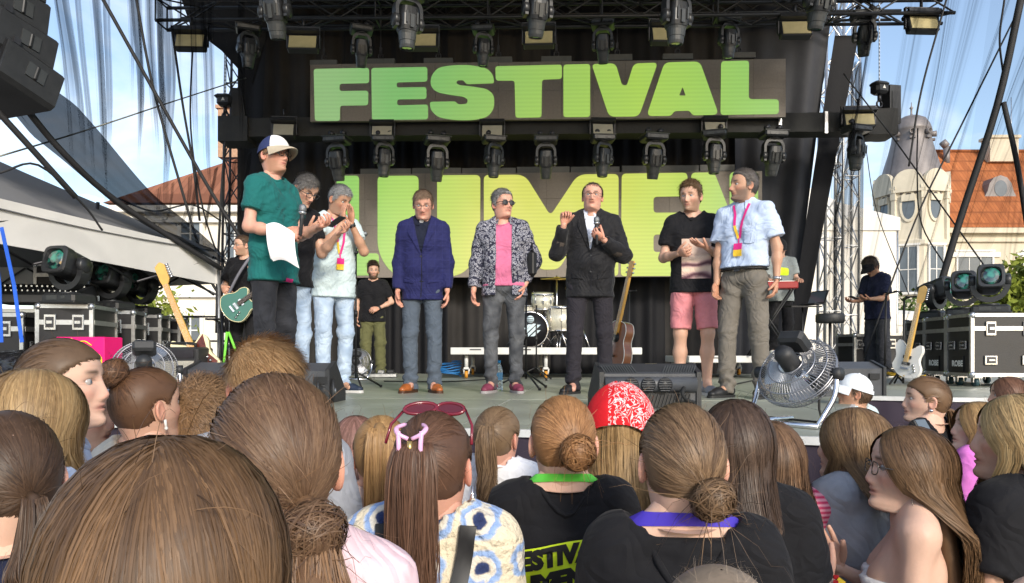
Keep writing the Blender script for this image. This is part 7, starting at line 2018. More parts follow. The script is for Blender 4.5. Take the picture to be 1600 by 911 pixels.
co = n.new('ShaderNodeTexCoord'); vo = n.new('ShaderNodeTexVoronoi'); vo.voronoi_dimensions = '2D'; vo.inputs['Scale'].default_value = 9.5; vo.inputs['Randomness'].default_value = .22; sx_ = n.new('ShaderNodeSeparateXYZ'); cx_ = n.new('ShaderNodeCombineXYZ'); l.new(co.outputs['Object'], sx_.inputs[0]); l.new(sx_.outputs['X'], cx_.inputs['X']); l.new(sx_.outputs['Z'], cx_.inputs['Y']); l.new(cx_.outputs[0], vo.inputs['Vector'])
r_ = n.new('ShaderNodeValToRGB'); e = r_.color_ramp.elements
while len(e) < 8: e.new(.5)
for q, (p, c) in zip(e, ((0, (.02, .03, .09)), (.12, (.03, .045, .12)), (.16, (.62, .56, .46)), (.25, (.60, .58, .54)), (.28, (.22, .33, .58)), (.36, (.30, .42, .66)), (.41, (.68, .60, .45)), (1, (.66, .57, .40)))): q.position = p; q.color = (*c, 1)
wz = n.new('ShaderNodeTexNoise'); wz.inputs['Scale'].default_value = 38; l.new(co.outputs['Object'], wz.inputs['Vector'])
ma = n.new('ShaderNodeMath'); ma.operation = 'MULTIPLY_ADD'; ma.inputs[1].default_value = .22; l.new(wz.outputs['Fac'], ma.inputs[0]); 
sb = n.new('ShaderNodeMath'); sb.operation = 'SUBTRACT'; sb.inputs[1].default_value = .11; l.new(vo.outputs['Distance'], sb.inputs[0]); l.new(sb.outputs[0], ma.inputs[2]); l.new(ma.outputs[0], r_.inputs[0])
l.new(r_.outputs[0], [x for x in n if x.type == 'VECT_MATH'][0].inputs[0])
BROWNL = M('cognac_leather', (.30, .085, .02), .35, var=.25, vs=20, coat=.2); MAROON = M('maroon_mesh', (.17, .03, .06), .6, var=.25, vs=30); BLKL = M('black_leather', (.012, .012, .013), .52, var=.2); NAVYL = M('navy_canvas', (.015, .025, .05), .6); GREYS = M('grey_trainer', (.22, .23, .25), .7); SOLEW = M('pale_sole', (.55, .54, .52), .6); SOLEG = M('grey_sole', (.30, .28, .28), .7); SOLEB = M('black_sole', (.02, .02, .02), .6)
MAG = M('magenta_ribbon', (.62, .02, .20), .6, var=.1); YELR = M('yellow_ribbon', (.75, .48, .03), .6, var=.25, vs=60); NEON = M('neon_print', (.62, .80, .02), .6, var=.03); GRN = M('green_ribbon', (.12, .60, .06), .55, var=.08); PURP = M('purple_ribbon', (.06, .035, .42), .5, var=.15)
WIRE = M('spectacle_wire', (.12, .11, .10), .3, metal=.7); WHITEP2 = M('paper_white', (.80, .80, .82), .7, var=.04)
GRPS = 'people standing on the stage'
BROWN = (.085, .042, .02); BROWN2 = (.17, .09, .042)
def collar(Pn, mat, spread=.05, gap=28, h=.034, parent=None):
    k = Pn.k; V = []; F = []; n_ = 22
    an = np.linspace(R(gap), 2 * PI - R(gap), n_)
    for a in an:
        s_, c_ = math.sin(a), math.cos(a)
        for r_, z in ((.064, 1.475 - .016 * c_), (.062, 1.505 - .010 * c_ + h * .4), (.067, 1.512 - .012 * c_ + h * .4), (.083 + .012 * max(0, c_), 1.487 - .040 * max(0, c_) - .004)):
            V.append((r_ * k * s_, -.014 + r_ * .96 * k * c_, z * k))
    for i in range(n_ - 1):
        for j in range(3): F.append((i * 4 + j, i * 4 + 4 + j, i * 4 + 5 + j, i * 4 + 1 + j))
    mb = MB(); mb.add(V, F, True); return mb.build('collar', mat, parent or Pn.top)
def neck_ribbon(Pn, mat, h=.018, zc=1.492, tilt=.026, name='lanyard'):
    k = Pn.k; V = []; F = []; n_ = 36; me = Pn.body.data
    bv = BVHTree.FromPolygons([v.co for v in me.vertices], [tuple(p.vertices) for p in me.polygons])
    for i in range(n_ + 1):
        a = 2 * PI * i / n_; dr_ = Vector((math.sin(a), math.cos(a), 0))
        for dz in (-h / 2, h / 2):
            z = (zc - tilt * math.cos(a) + dz) * k
            hh = bv.ray_cast(Vector((0, -.012, z)) + dr_ * .16, -dr_)[0]
            V.append((hh if hh else Vector((0, -.012, z)) + dr_ * .07) + dr_ * .005)
        if i: F.append((2 * i - 2, 2 * i, 2 * i + 1, 2 * i - 1))
    mb = MB(); mb.add(V, F, True); return mb.build(name, mat, Pn.root)
def lanyard_front(Pn, zb=1.20, w=.020, xo=0.0, badge=True):
    k = Pn.k; z0 = 1.485 * k
    for s in (1, -1):
        poly_decal('lanyard', Pn, strip([(s * .062 * k, z0), (s * .045, z0 - .06), (xo + s * .028, zb + .10)], w), MAG, off=.007)
        poly_decal('lanyard', Pn, strip([(xo + s * .028, zb + .10), (xo + s * .006, zb)], w), YELR if s == 1 else MAG, off=.0075)
    if badge:
        poly_decal('badge_cord', Pn, strip([(xo, zb + .01), (xo, zb - .045)], .012), MAG, off=.008)
        o = poly_decal('badge', Pn, [(xo - .034, zb - .04), (xo + .034, zb - .04), (xo + .034, zb - .09), (xo - .034, zb - .09)], MAG, off=.010, thick=.003)
        poly_decal('badge_card', Pn, [(xo - .034, zb - .091), (xo + .034, zb - .091), (xo + .034, zb - .14), (xo - .034, zb - .14)], YELR, off=.010, thick=.003)
def belt(Pn, z, mat, r=.155):
    k = Pn.k; pts = [(.170 * k * math.sin(a), .124 * k * math.cos(a), z * k) for a in np.linspace(0, 2 * PI, 33)]
    mb = MB(); mb.tube(pts, .019, 8, cap=False, flat=.3, up=(0, 0, 1)); o = mb.build('belt', mat, Pn.root); mb = MB(); mb.box((0, .131 * k, z * k), (.045, .008, .038)); mb.build('buckle', STEEL, o)
def cap_hat(Pn, front_mat, back_mat, brim_mat, back_gap=False):
    d = []; n1, n2 = 12, 40
    for nm, mat, rng_ in (('cap_front', front_mat, (-62, 62)), ('cap_back', back_mat, (62, 298))):
        V = []; F = []; az = np.linspace(R(rng_[0]), R(rng_[1]), n2)
        for i in range(n1 + 1):
            e = R(8) + (PI / 2 - R(9)) * i / n1
            for a in az:
                q = EC + np.array([math.cos(e) * math.sin(a), math.cos(e) * math.cos(a), math.sin(e)]) * ER * np.array([1.14, 1.12, 1.19])
                q[2] += .012 * math.cos(a) * (1 - i / n1) + (.0 if i else -.010 * (1 - math.cos(a)) * .5)
                V.append(q)
        F = [(i * n2 + j, i * n2 + j + 1, (i + 1) * n2 + j + 1, (i + 1) * n2 + j) for i in range(n1) for j in range(n2 - 1) if not (back_gap and nm == 'cap_back' and i in (1, 2, 3, 4) and abs(az[j] - PI) < .42 * (1 - (i - 1) * .2))]
        mb = MB(); mb.add([Vector(p) for p in Pn.HM(np.array(V))], F, True); o = mb.build(nm, mat, Pn.root)
    V = []; F = []; n_ = 20
    for j in range(6):
        u = j / 5
        for i in range(n_ + 1):
            a = R(-72) + R(144) * i / n_
            b0 = EC + np.array([1.14 * ER[0] * math.sin(a), 1.13 * ER[1] * math.cos(a), 1.19 * ER[2] * .14 + .012 * math.cos(a)])
            V.append(b0 + np.array([.0, .078 * u * max(0.0, math.cos(a * 1.22)) ** .6, -.018 * u * u - .010 * u - .028 * (math.sin(a) ** 2) * u]))
    m_ = len(V); V2 = [v - np.array([0, 0, .004]) for v in V]
    F = [(j * (n_ + 1) + i, j * (n_ + 1) + i + 1, (j + 1) * (n_ + 1) + i + 1, (j + 1) * (n_ + 1) + i) for j in range(5) for i in range(n_)]
    F += [tuple(m_ + q for q in f[::-1]) for f in F[:]]
    F += [(5 * (n_ + 1) + i, 5 * (n_ + 1) + i + 1, m_ + 5 * (n_ + 1) + i + 1, m_ + 5 * (n_ + 1) + i) for i in range(n_)]
    mb = MB(); mb.add([Vector(p) for p in Pn.HM(np.array(V + V2))], F, True); mb.build('cap_brim', brim_mat, Pn.root)
    mb = MB(); mb.lathe(Vector(Pn.HM(np.array([[0, -.006, .014 + ER[2] * 1.19]]))[0]), [(.001, .006), (.007, .003), (.009, -.002)], 10); mb.build('cap_button', back_mat, Pn.root)
def W2(Pn, p): 
    """figure's own frame -> world"""
    return Pn.root.matrix_basis @ Vector(p)
def on_stage(px, d): c = XZ(px, d, STZ); return (c.x, c.y, STZ)
DOWN = lambda s: ((s * .14, .0, -1), (s * .03, .17, -1), (0, .15, -1), (-s, .25, 0), .35)
SH = dict

# ------------------------------------------------------------------ people on the stage
A = person('man in a teal T-shirt and white-navy cap holding papers and a microphone', on_stage(428, 5.15), -112, 1.84, head=(-8, 4, 0), skin=PINK, seed=1, group=GRPS,
    face=SH(stub=.55, brow=(.16, .08, .04), nose=1.05), hair=SH(c1=(.16, .09, .05), c2=(.25, .15, .08), top=.008, side=.006), glasses=SH(mat=WIRE, thick=1),
    arms={1: ((.22, .02, -1), (-.10, 1, -.22), (-.4, 1, -.05), (-.8, 0, -.3), 1.0), -1: ((-.10, .25, -1), (.45, 1, .1), (.5, 1, .1), (.5, 0, 1), .8)},
    top=SH(mat=TEAL, sleeve=.62, sr=.064, hang=.012, hem=.80, fold=.008), legs=SH(mat=JEANB, ra=.052), shoes=SH(mat=BLKL, sole=SOLEB), vox=.010)
cap_hat(A, M('cap_white', (.72, .70, .66), .8), M('cap_navy', (.02, .03, .10), .8), M('cap_beige', (.42, .36, .27), .8))
poly_decal('back_print', A, round_poly([(-.17, 1.30, .01), (-.02, 1.33, .01), (-.02, 1.17, .01), (-.17, 1.13, .01)], 3), NEON, side=-1)
V_, F_ = text_mesh('LUMEN', .062, .004); decal('print_lettering', A, [(-x - .095, z + 1.235) for x, z in V_], F_, M('print_black', (.01, .01, .01), .6), side=-1, off=.006)
poly_decal('badge', A, [(-.02, .86), (.06, .86), (.06, .79), (-.02, .79)], MAG, off=.02, thick=.004)
mic('hand_microphone', W2(A, A.wri[1] + np.array([-.02, .13, .055])), (.10, -.05, 1), 'grey-headed microphone held by the man in the teal T-shirt', .15)
pr_ = W2(A, A.wri[1] + np.array([-.02, .05, 0])); V = []; F = []
for j in range(13):
    for i in range(10):
        u, v = i / 9, j / 12
        V.append(pr_ + Vector((-.15 + .17 * u + .04 * v, -.045 - .02 * math.sin(u * 3) - .05 * math.sin(v * 2.5), -.0 + .05 - .23 * v - .03 * u + .02 * math.sin(u * 4))))
for j in range(12):
    for i in range(9): F.append((j * 10 + i, j * 10 + i + 1, j * 10 + 11 + i, j * 10 + 10 + i))
t = empty('paper_sheets', pr_, 0, 'white sheets of paper held by the man in the teal T-shirt', 'papers')
for k_ in range(3): mb = MB(); mb.add([(v - pr_) + Vector((.006 * k_, .004 * k_, -.007 * k_)) for v in V], F, True); mb.build('sheet', WHITEP2, t)

B = person('grey-haired man in black glasses looking at his phone behind the teal T-shirt', on_stage(455, 5.95), -118, 1.80, lean=.16, head=(-6, -24, 0), skin=FAIR, seed=2, group=GRPS,
    face=SH(brow=(.06, .05, .045), nose=1.05, stub=.25), hair=SH(c1=(.06, .055, .05), c2=(.22, .21, .2), top=.018, side=.010, comb=(.5, .6, .2)), glasses=SH(mat=BLACKM, thick=1),
    arms={1: ((.15, .2, -1), (-.25, 1, .55), (-.1, 1, .3), (-.5, 0, .8), .8), -1: ((-.1, .25, -1), (.2, 1, .65), (.1, 1, .3), (.5, .1, .8), .6)},
    top=SH(mat=BLKT, sleeve=.6, hem=.86), legs=SH(mat=JEANL), shoes=SH(mat=NAVYL, sole=SOLEW))
def phone(c, rx, rz, label):
    t = empty('phone', c, rz, label, 'phone', 'phones in hands'); r_ = Matrix.Rotation(rx, 3, 'X')
    mb = MB(); mb.box((0, 0, 0), (.074, .155, .009), r_, .004); mb.build('body', BLACKM, t); mb = MB(); mb.box(r_ @ Vector((0, 0, .0052)), (.068, .145, .001), r_); mb.build('display', GLASSB, t); return t
phone(W2(B, (B.wri[1] + B.wri[-1]) / 2 + np.array([.0, .12, .07])), R(25), R(-118), 'black phone held by the grey-haired man in glasses')

C = person('man in a pale T-shirt and light jeans with hands folded at his mouth', on_stage(521, 6.55), -140, 1.84, lean=.07, head=(18, -22, 4), skin=TAN, seed=3, group=GRPS,
    face=SH(brow=(.09, .085, .08), nose=1.15, stub=.2), hair=SH(c1=(.12, .12, .12), c2=(.36, .36, .36), top=.014, side=.009, comb=(0, .5, .4)),
    arms={1: ((.04, .62, -.85), (-.66, .22, 1), (-.05, .0, 1), (-1, .1, 0), .10), -1: ((-.04, .62, -.85), (.66, .22, 1), (.05, .0, 1), (1, .1, 0), .10)},
    top=SH(mat=PALEB, sleeve=.58, sr=.062, hang=.012, hem=.80, fold=.008), legs=SH(mat=JEANL, ra=.055), shoes=SH(mat=NAVYL, sole=SOLEW), feet={1: (.10, .02, 10), -1: (-.12, -.02, 22)}, vox=.010)
lanyard_front(C, 1.22, xo=.0)
mb = MB(); q = C.wri[-1]; mb.tube([q + np.array([-.012, -.006, -.02]), q + np.array([.004, .002, .004])], .031, 12); mb.build('wrist_watch', BLACKM, C.root)

D = person('clergyman in a navy check blazer with his head bowed', on_stage(660, 6.62), 180, 1.80, head=(4, -17, 0), skin=PINK, seed=4, group=GRPS, lean=.03, side=-.015,
    face=SH(brow=(.16, .10, .07), jaw=1.05), hair=SH(c1=(.13, .08, .05), c2=(.24, .17, .12), top=.014, side=.007, comb=(.3, .6, .2)), glasses=SH(mat=WIRE),
    arms={1: DOWN(1), -1: DOWN(-1)}, build=.98, belly=.012,
    top=[SH(mat=CLER, sleeve=.3, ease=.004, hem=.95, name='clerical_shirt', kind='shirt', fit=1), SH(mat=NAVYS, kind='jacket', name='blazer', sleeve=1.93, sr=.064, ease=.020, hem=.80, vneck=(1.19, .075), hang=.0, fold=.006)],
    legs=SH(mat=SLATE, ra=.060), shoes=SH(mat=BROWNL, sole=M('brown_sole', (.06, .025, .012), .5)), feet={1: (.105, 0, 18), -1: (-.105, 0, 22)}, vox=.010)
def suit(Pn, mat, vz=1.19, vw=.075, lap=.055, pockets=True, buttons=(1.17,), hem=.80):
    k = Pn.k
    for s in (1, -1):
        poly_decal('lapel', Pn, [(s * .006, vz * k), (s * (vw + .002), 1.475 * k), (s * (vw + lap * .7), 1.445 * k), (s * (vw * .82 + lap), 1.40 * k), (s * (vw * .75 + lap * 1.05), 1.375 * k)], mat, off=.006, thick=.004)
        if pockets: poly_decal('pocket_flap', Pn, [(s * .06, .985 * k), (s * .155, 1.0 * k), (s * .155, .955 * k), (s * .06, .94 * k)], mat, off=.006, thick=.003)
    poly_decal('front_edge_shadow', Pn, strip([(-.008, vz * k), (-.010, 1.0 * k), (.0, hem * k + .02)], .007), M('painted_seam_shadow', (.008, .008, .012), .9), off=.004)  # dark strip painted in for the shadow along the jacket's closing edge
    for z in buttons:
        h = Pn.bvh.ray_cast(Vector((0, 1, z * k)), Vector((0, -1, 0)))[0]; mb = MB(); mb.lathe(h, [(.010, -.004), (.011, .003), (.004, .005)], 12, 'Y'); mb.build('button', BLACKM, Pn.top)
    collar(Pn, mat, gap=40, h=.02)
suit(D, NAVYS)
mb = MB(); mb.box(Vector(D.HM(np.array([[0, .0, 0]]))[0]) * 0 + Vector((0, .060, 1.482 * D.k)), (.036, .010, .030)); mb.build('clerical_collar', WHITEP2, D.root)
collar(D, CLER, gap=9, h=.018)

E = person('man in sunglasses with an open patterned shirt over a pink top', on_stage(788, 6.62), 178, 1.80, head=(34, 2, 0), skin=PINK, seed=5, group=GRPS, side=.03,
    face=SH(brow=(.22, .2, .18), jaw=1.08), hair=SH(c1=(.13, .125, .12), c2=(.46, .45, .44), top=.022, side=.008, comb=(.6, .1, .5)), glasses=SH(mat=BLACKM, thick=1, dark=1), build=1.05, belly=.035,
    arms={1: ((.22, -.05, -1), (.05, .2, -1), (0, .25, -1), (-1, .3, 0), .45), -1: ((-.38, -.12, -1), (.40, .30, -1), (.3, .3, -.9), (1, .3, 0), .3)},
    top=[SH(mat=PINKT, sleeve=.4, ease=.004, hem=.92, name='undershirt', fold=.005), SH(mat=FLOR, kind='jacket', name='overshirt', sleeve=1.85, sr=.062, ease=.018, hem=.84, vneck=(.8, .062), open=.066, flare=.012)],
    legs=SH(mat=JEANG, ra=.052), shoes=SH(mat=MAROON, sole=SOLEG), feet={1: (.12, .0, 16), -1: (-.10, .0, 16)}, vox=.010)
collar(E, FLOR, gap=38)
t = empty('purse', W2(E, E.elb[-1] + np.array([.03, .06, -.02])), R(10), 'small black leather bag under the arm of the man in sunglasses', 'bag'); mb = MB(); mb.box((0, 0, -.02), (.075, .13, .24), None, .03); mb.build('body', BLKL, t); mb = MB(); mb.tube(spline([(0, -.05, .09), (0, -.02, .16), (0, .04, .16), (0, .05, .09)], 9), .006, 6); mb.build('strap', BLKL, t)

Fm = person('speaker in a black velvet blazer raising a fist and holding a microphone', on_stage(922, 6.44), 176, 1.83, head=(-4, 3, 0), skin=PINK, seed=6, group=GRPS, side=-.03, lean=.02,
    face=SH(brow=(.12, .08, .06), jaw=1.1, mouth=.5, nose=1.05), hair=SH(c1=(.06, .04, .03), c2=(.13, .1, .08), top=.008, side=.006, lift=.02, bald=.75, comb=(0, -.3, -.6)), glasses=SH(mat=WIRE), build=1.08, belly=.03,
    arms={1: ((.40, .22, -1), (-.26, .55, 1), (-.15, .1, 1), (-.4, 1, .0), dict(curls=(1.35, 1.4, 1.4, 1.4), thumb=.7)), -1: ((-.30, .20, -1), (.80, .62, .50), (.75, .4, .45), (.3, -.3, .9), dict(curls=(1.1, 1.2, 1.2, 1.2), thumb=.8))},
    top=[SH(mat=SHWH, sleeve=.3, ease=.004, hem=.95, name='white_shirt', kind='shirt', fit=1), SH(mat=BLKV, kind='jacket', name='blazer', sleeve=1.92, sr=.067, ease=.022, hem=.80, vneck=(1.16, .055), fold=.006)],
    legs=SH(mat=DARKTR, ra=.058, rk=.068), shoes=SH(mat=BLKL, sole=SOLEB), feet={1: (.15, .06, 30), -1: (-.13, -.02, 14)}, vox=.010)
suit(Fm, BLKV, 1.16, .058, .06, True, (1.13, 1.0)); collar(Fm, SHWH, gap=20, h=.024)
w_ = Fm.wri[-1] + np.array([.055, .045, .04]); mic('hand_microphone', W2(Fm, w_), (-.02, -.02, 1), 'microphone at the chest of the speaker in the black blazer', .18)
for s in (1, -1):
    e0 = Fm.elb[s]; mb = MB(); dd = (Fm.wri[s] - e0); mb.tube([e0 + dd * .08 + np.array([0, .004, -.012]), e0 + dd * .5 + np.array([0, .0, -.012])], .052, 10, flat=.95); mb.build('elbow_patch', M('brown_suede', (.045, .035, .028), .9), Fm.root)

G = person('bearded man in a black printed T-shirt and pink shorts', on_stage(1084, 6.24), 172, 1.79, head=(-26, -4, -3), skin=FAIR, seed=7, group=GRPS, side=.035, lean=.03,
    face=SH(beard=.55, brow=(.13, .07, .035)), hair=SH(c1=(.07, .042, .022), c2=(.17, .10, .05), top=.022, side=.010, comb=(.1, .3, .8), mess=.6),
    arms={1: ((.22, .05, -1), (-.42, .95, .02), (-.6, .8, .0), (-.7, 0, .4), .9), -1: ((-.22, .10, -1), (.62, .90, .16), (.8, .5, .25), (-.2, -.1, 1), dict(curl=.15, spread=.16))},
    top=SH(mat=BLKT, sleeve=.66, sr=.064, hang=.010, hem=.84, fold=.007), legs=SH(mat=SALM, kind='shorts', len=.92, ease=.012), shoes=SH(mat=GREYS, sole=SOLEW), feet={1: (.11, .0, 10), -1: (-.11, .02, 12)}, vox=.010)
PRT = ramp_mat('shirt_print', 'ShaderNodeTexWave', [(0, (.10, .045, .06)), (.35, (.42, .28, .27)), (.6, (.60, .44, .36)), (1, (.66, .52, .42))], 2.6, dist='Fac'); n, l, b = nodes(PRT); w_ = [x for x in n if x.type == 'TEX_WAVE'][0]; w_.bands_direction = 'Z'; w_.inputs['Distortion'].default_value = 7; w_.inputs['Detail'].default_value = 3
poly_decal('front_print', G, [(-.13, 1.30), (.11, 1.30), (.11, .97), (-.13, .97)], PRT, off=.004)
poly_decal('print_sky', G, [(-.13, 1.30), (.11, 1.30), (.11, 1.17), (.05, 1.185), (-.02, 1.16), (-.07, 1.18), (-.13, 1.165)], M('print_peach', (.58, .43, .35), .8, var=.08), off=.006)

Hh = person('tall man in a light blue shirt and grey trousers watching the speaker', on_stage(1163, 5.80), 138, 1.78, head=(-34, 4, 0), skin=TAN, seed=8, group=GRPS,
    face=SH(stub=.75, brow=(.05, .04, .035), nose=1.2, chin=.004), hair=SH(c1=(.05, .042, .036), c2=(.17, .15, .14), top=.020, side=.010, comb=(0, -.6, .5)),
    arms={1: ((.10, .12, -1), (-.02, .22, -1), (0, .3, -1), (-1, .2, 0), .5), -1: ((-.26, -.10, -1), (-.05, .16, -1), (.05, .2, -1), (1, .3, 0), .45)},
    top=SH(mat=OXF, kind='shirt', sleeve=.72, sr=.070, sf=1.12, hang=.006, hem=1.0, fold=.007), legs=SH(mat=GREYTR, ra=.060, rk=.070, waist=1.03, ease=.014), shoes=SH(mat=BLKL, sole=SOLEB), feet={1: (.13, .06, 12), -1: (-.12, -.04, 14)}, vox=.010)
collar(Hh, OXF, gap=24); lanyard_front(Hh, 1.24, xo=.0); belt(Hh, .985, BLKL)
poly_decal('chest_pocket', Hh, [(-.13, 1.30), (-.05, 1.30), (-.05, 1.20), (-.09, 1.19), (-.13, 1.20)], OXF, off=.006, thick=.002)
q = Hh.wri[-1]; mb = MB(); mb.tube([q + np.array([0, -.004, .025]), q + np.array([0, .0, .005])], .030, 14); wt_ = mb.build('wrist_watch', ALU, Hh.root); mb = MB(); mb.lathe(q + np.array([-.031, .0, .014]), [(.018, -.005), (.018, .005)], 16, 'X'); mb.build('watch_dial', CHROME, wt_)

I = person('guitarist in black with clear glasses playing the green guitar', on_stage(382, 9.3), 168, 1.83, head=(-38, -4, 0), skin=FAIR, seed=9, group=GRPS, face=SH(stub=.6, brow=(.12, .07, .04)),
    hair=SH(c1=(.07, .045, .03), c2=(.14, .09, .06), top=.014, side=.004), glasses=SH(mat=WIRE), arms={1: ((.42, -.05, -1), (-.45, .85, -.12), (-.7, .3, -.5), (0, -1, -.2), .5), -1: ((-.35, .15, -1), (.0, .8, .35), (-.1, .3, 1), (.6, -.6, 0), .8)},
    top=SH(mat=BLKT, sleeve=.75, sr=.070, hang=.016, hem=.80), legs=SH(mat=BLKTR, ra=.07, rk=.075), shoes=SH(mat=BLKL, sole=SOLEW))
gg = guitar(P(352, 492, 9.0), (R(-6), R(52), R(0)), SPR, GREENG, M('dark_neck', (.05, .03, .02), .4), 'green hollow-body guitar held by the guitarist in black', .40, .05, True, dict(binding=CREAM, pickup=CHRM))
line_obj('guitar_strap', [P(352, 470, 9.1), P(372, 430, 9.05), P(392, 400, 9.1), P(398, 392, 9.3)], .018, M('strap_grey', (.16, .16, .19), .8), 'grey strap of the green guitar', 'strap', seg=12)
t = empty('neon_stand', XZ(352, 9.15, STZ), 0, 'bright green instrument stand below the green guitar', 'stand'); NG = M('neon_green_paint', (.22, .75, .08), .5)
for dx, dx2 in ((.02, -.06), (.04, .26)): mb = MB(); mb.tube([(dx, .0, .62), (dx2, .05, .0)], .016, 7); mb.build('leg', NG, t)

J = person('bearded stagehand in black T-shirt and olive cargo trousers at the back', on_stage(583, 11.5), 182, 1.76, head=(14, -3, 0), skin=FAIR, seed=10, group=GRPS, face=SH(beard=.9, brow=(.05, .028, .015)),
    hair=SH(c1=(.03, .02, .014), c2=(.07, .045, .03), top=.035, side=.010, comb=(.2, .3, .7)), arms={1: ((.30, -.05, -1), (-.05, .35, -1), (0, .3, -1), (-1, 0, 0), .4), -1: ((-.42, .0, -1), (.70, .55, -.42), (.8, .5, -.3), (0, -1, -.4), .5)},
    top=SH(mat=BLKT, sleeve=.72, sr=.068, hang=.014, hem=.84), legs=SH(mat=OLIVE, ra=.075, rk=.085, ease=.016, fold=.007), shoes=SH(mat=SKINW, sole=SOLEW))
mb = MB(); q = J.wri[-1]; mb.tube([q, q + np.array([-.02, -.02, .012])], .030, 10); mb.build('wrist_watch', BLACKM, J.root)
for s in (1, -1):
    mb = MB(); mb.box((s * .175, .02, .66), (.03, .13, .17), None, .01); mb.build('cargo_pocket', OLIVE, J.root)
K = person('keyboard player in a grey T-shirt half hidden behind the blue-shirted man', (XZ(1219, 11.1).x, 11.1, P(0, 556, 10.6).z), 172, 1.74, head=(-10, -18, 0), skin=FAIR, seed=11, group=GRPS, face=SH(brow=(.05, .03, .02)),
    hair=SH(c1=(.02, .015, .012), c2=(.05, .04, .03), top=.016), arms={1: ((.2, .2, -1), (-.1, 1, -.1), (0, 1, -.1), (0, 0, -1), .3), -1: ((-.2, .2, -1), (.1, 1, -.1), (0, 1, -.1), (0, 0, -1), .3)}, top=SH(mat=cloth('sage_jersey', (.26, .29, .29)), sleeve=.75, sr=.07, hang=.02, hem=.82), legs=SH(mat=BLKTR, ra=.075, rk=.08), shoes=SH(mat=SKINW, sole=SOLEW))
cap_hat(K, BLKT, BLKT, BLKT)
poly_decal('chest_print', K, round_poly([(-.10, 1.30, .03), (.02, 1.32, .03), (.03, 1.20, .03), (-.10, 1.19, .03)], 4), NEON)
L_ = person('technician in a navy T-shirt and black cap looking down at a tablet', on_stage(1371, 10.7), 112, 1.76, lean=.10, head=(0, -32, 0), skin=TAN, seed=12, group=GRPS, face=SH(brow=(.04, .03, .02), stub=.3),
    hair=SH(c1=(.03, .02, .015), c2=(.07, .05, .035), top=.03, side=.02), glasses=SH(mat=BLACKM, thick=1, dark=1), arms={1: ((.05, .25, -1), (-.25, 1, -.15), (-.2, 1, 0), (-.3, 0, 1), .5), -1: ((-.12, .10, -1), (.25, 1, -.05), (.3, 1, 0), (.3, 0, 1), .5)},
    top=SH(mat=NAVYT, sleeve=.75, sr=.068, hang=.014, hem=.84), legs=SH(mat=GREYBAG, ra=.095, rk=.090, ease=.014, fold=.007), shoes=SH(mat=SKINW, sole=SOLEW))
cap_hat(L_, BLKT, BLKT, BLKT)
phone(W2(L_, (L_.wri[1] + L_.wri[-1]) / 2 + np.array([0, .13, .03])), R(15), R(112), 'thin dark tablet in the hands of the technician')
person('dark-haired man low behind the stage edge beyond the cream guitar', (XZ(304, 14.0).x, 14.0, 0), 160, 1.80, head=(-20, -10, 0), skin=TAN, seed=13, group='crew behind the stage', face=SH(beard=.8, brow=(.03, .02, .015)), hair=SH(c1=(.02, .016, .012), c2=(.05, .04, .03), top=.03), top=SH(mat=NAVYT), legs=SH(mat=BLKTR), vox=.016)
# ------------------------------------------------------------------ the audience
AUD = 'audience in front of the stage'
def crowd(label, px, py, d, yaw=0, head=(0, 0, 0), top=None, hair=None, skin=FAIR, seed=0, dH=0.0, **kw):
    """H from the pixel row of the crown"""
    c = XZ(px, d); H = HC + (HOR - py) / FPX * d + dH
    kw.setdefault('fem', True); kw.setdefault('hs', 1.04); kw.setdefault('legs', SH(mat=JEANB, vx=1.5)); kw.setdefault('shoes', None); kw.setdefault('vox', .013); kw.setdefault('squat', .055); head = (head[0], head[1] + 6, head[2])
    return person(label, (c.x, c.y, 0), yaw, H, head=head, top=top, hair=hair, skin=skin, seed=seed + 50, group=AUD, **kw)
FP = lambda **k: SH(dict(brow=(.10, .06, .035), nose=.74, jaw=.92, chin=-.002), **k)
TEE = lambda m, **k: SH(dict(mat=m, sleeve=.6, hem=.84, vx=1.1, fold=.005), **k)
LB1, LB2 = (.10, .055, .028), (.23, .135, .065)
DK1, DK2 = (.030, .017, .011), (.085, .048, .028)
BL1, BL2 = (.22, .135, .060), (.46, .31, .15)
# front rows, left
crowd('long-haired woman nearest the camera with blond streaks in brown hair', 262, 672, .62, 4, (8, -2, 0), TEE(CREAMT), SH(style='long', c1=(.052, .029, .016), c2=(.175, .100, .050), tip=(.36, .225, .115), len=.42, n=9000, w=.0017, vol=.14, wave=.008, part=.015, range=128), seed=1, vox=.012, dH=-.012)
crowd('dark-haired woman with a low ponytail at the left edge, navy top', 14, 648, 1.30, 14, (26, -6, 0), TEE(NAVYT, nocollar=1), SH(style='pony', c1=(.030, .017, .011), c2=(.10, .058, .034), G=(.25, -.92, -.34), len=.10, out=.03, fat=.026, n=3600, nt=700, w=.0024), skin=PALE, seed=2)
crowd('woman with wavy dark-blond hair behind the woman at the left edge', 48, 572, 1.62, -10, (-14, 0, 0), TEE(BLUEW), SH(style='long', c1=(.16, .095, .042), c2=(.40, .27, .13), len=.20, n=4200, w=.0026, vol=.16, wave=.014, freq=18, part=.02), seed=3, dH=-.012)
crowd('girl with smooth brown hair in profile looking to the right', 97, 533, 1.92, -60, (-22, 0, 0), TEE(BLUEW), SH(style='up', c1=(.060, .035, .021), c2=(.16, .10, .058), G=(0, -.75, -.62), n=3800, w=.0024, rb=.03, nt=260, wisps=6), face=FP(), skin=PALE, seed=4)
crowd('fair girl with parted lips peeking past the brown-haired girl', 118, 598, 2.35, -62, (-20, 0, 0), TEE(BLUEW), SH(style='up', c1=(.14, .075, .04), c2=(.26, .15, .08), G=(0, -.8, -.5), n=1800, rb=.03, nt=200, wisps=4), face=FP(mouth=.35), skin=PALE, seed=5)
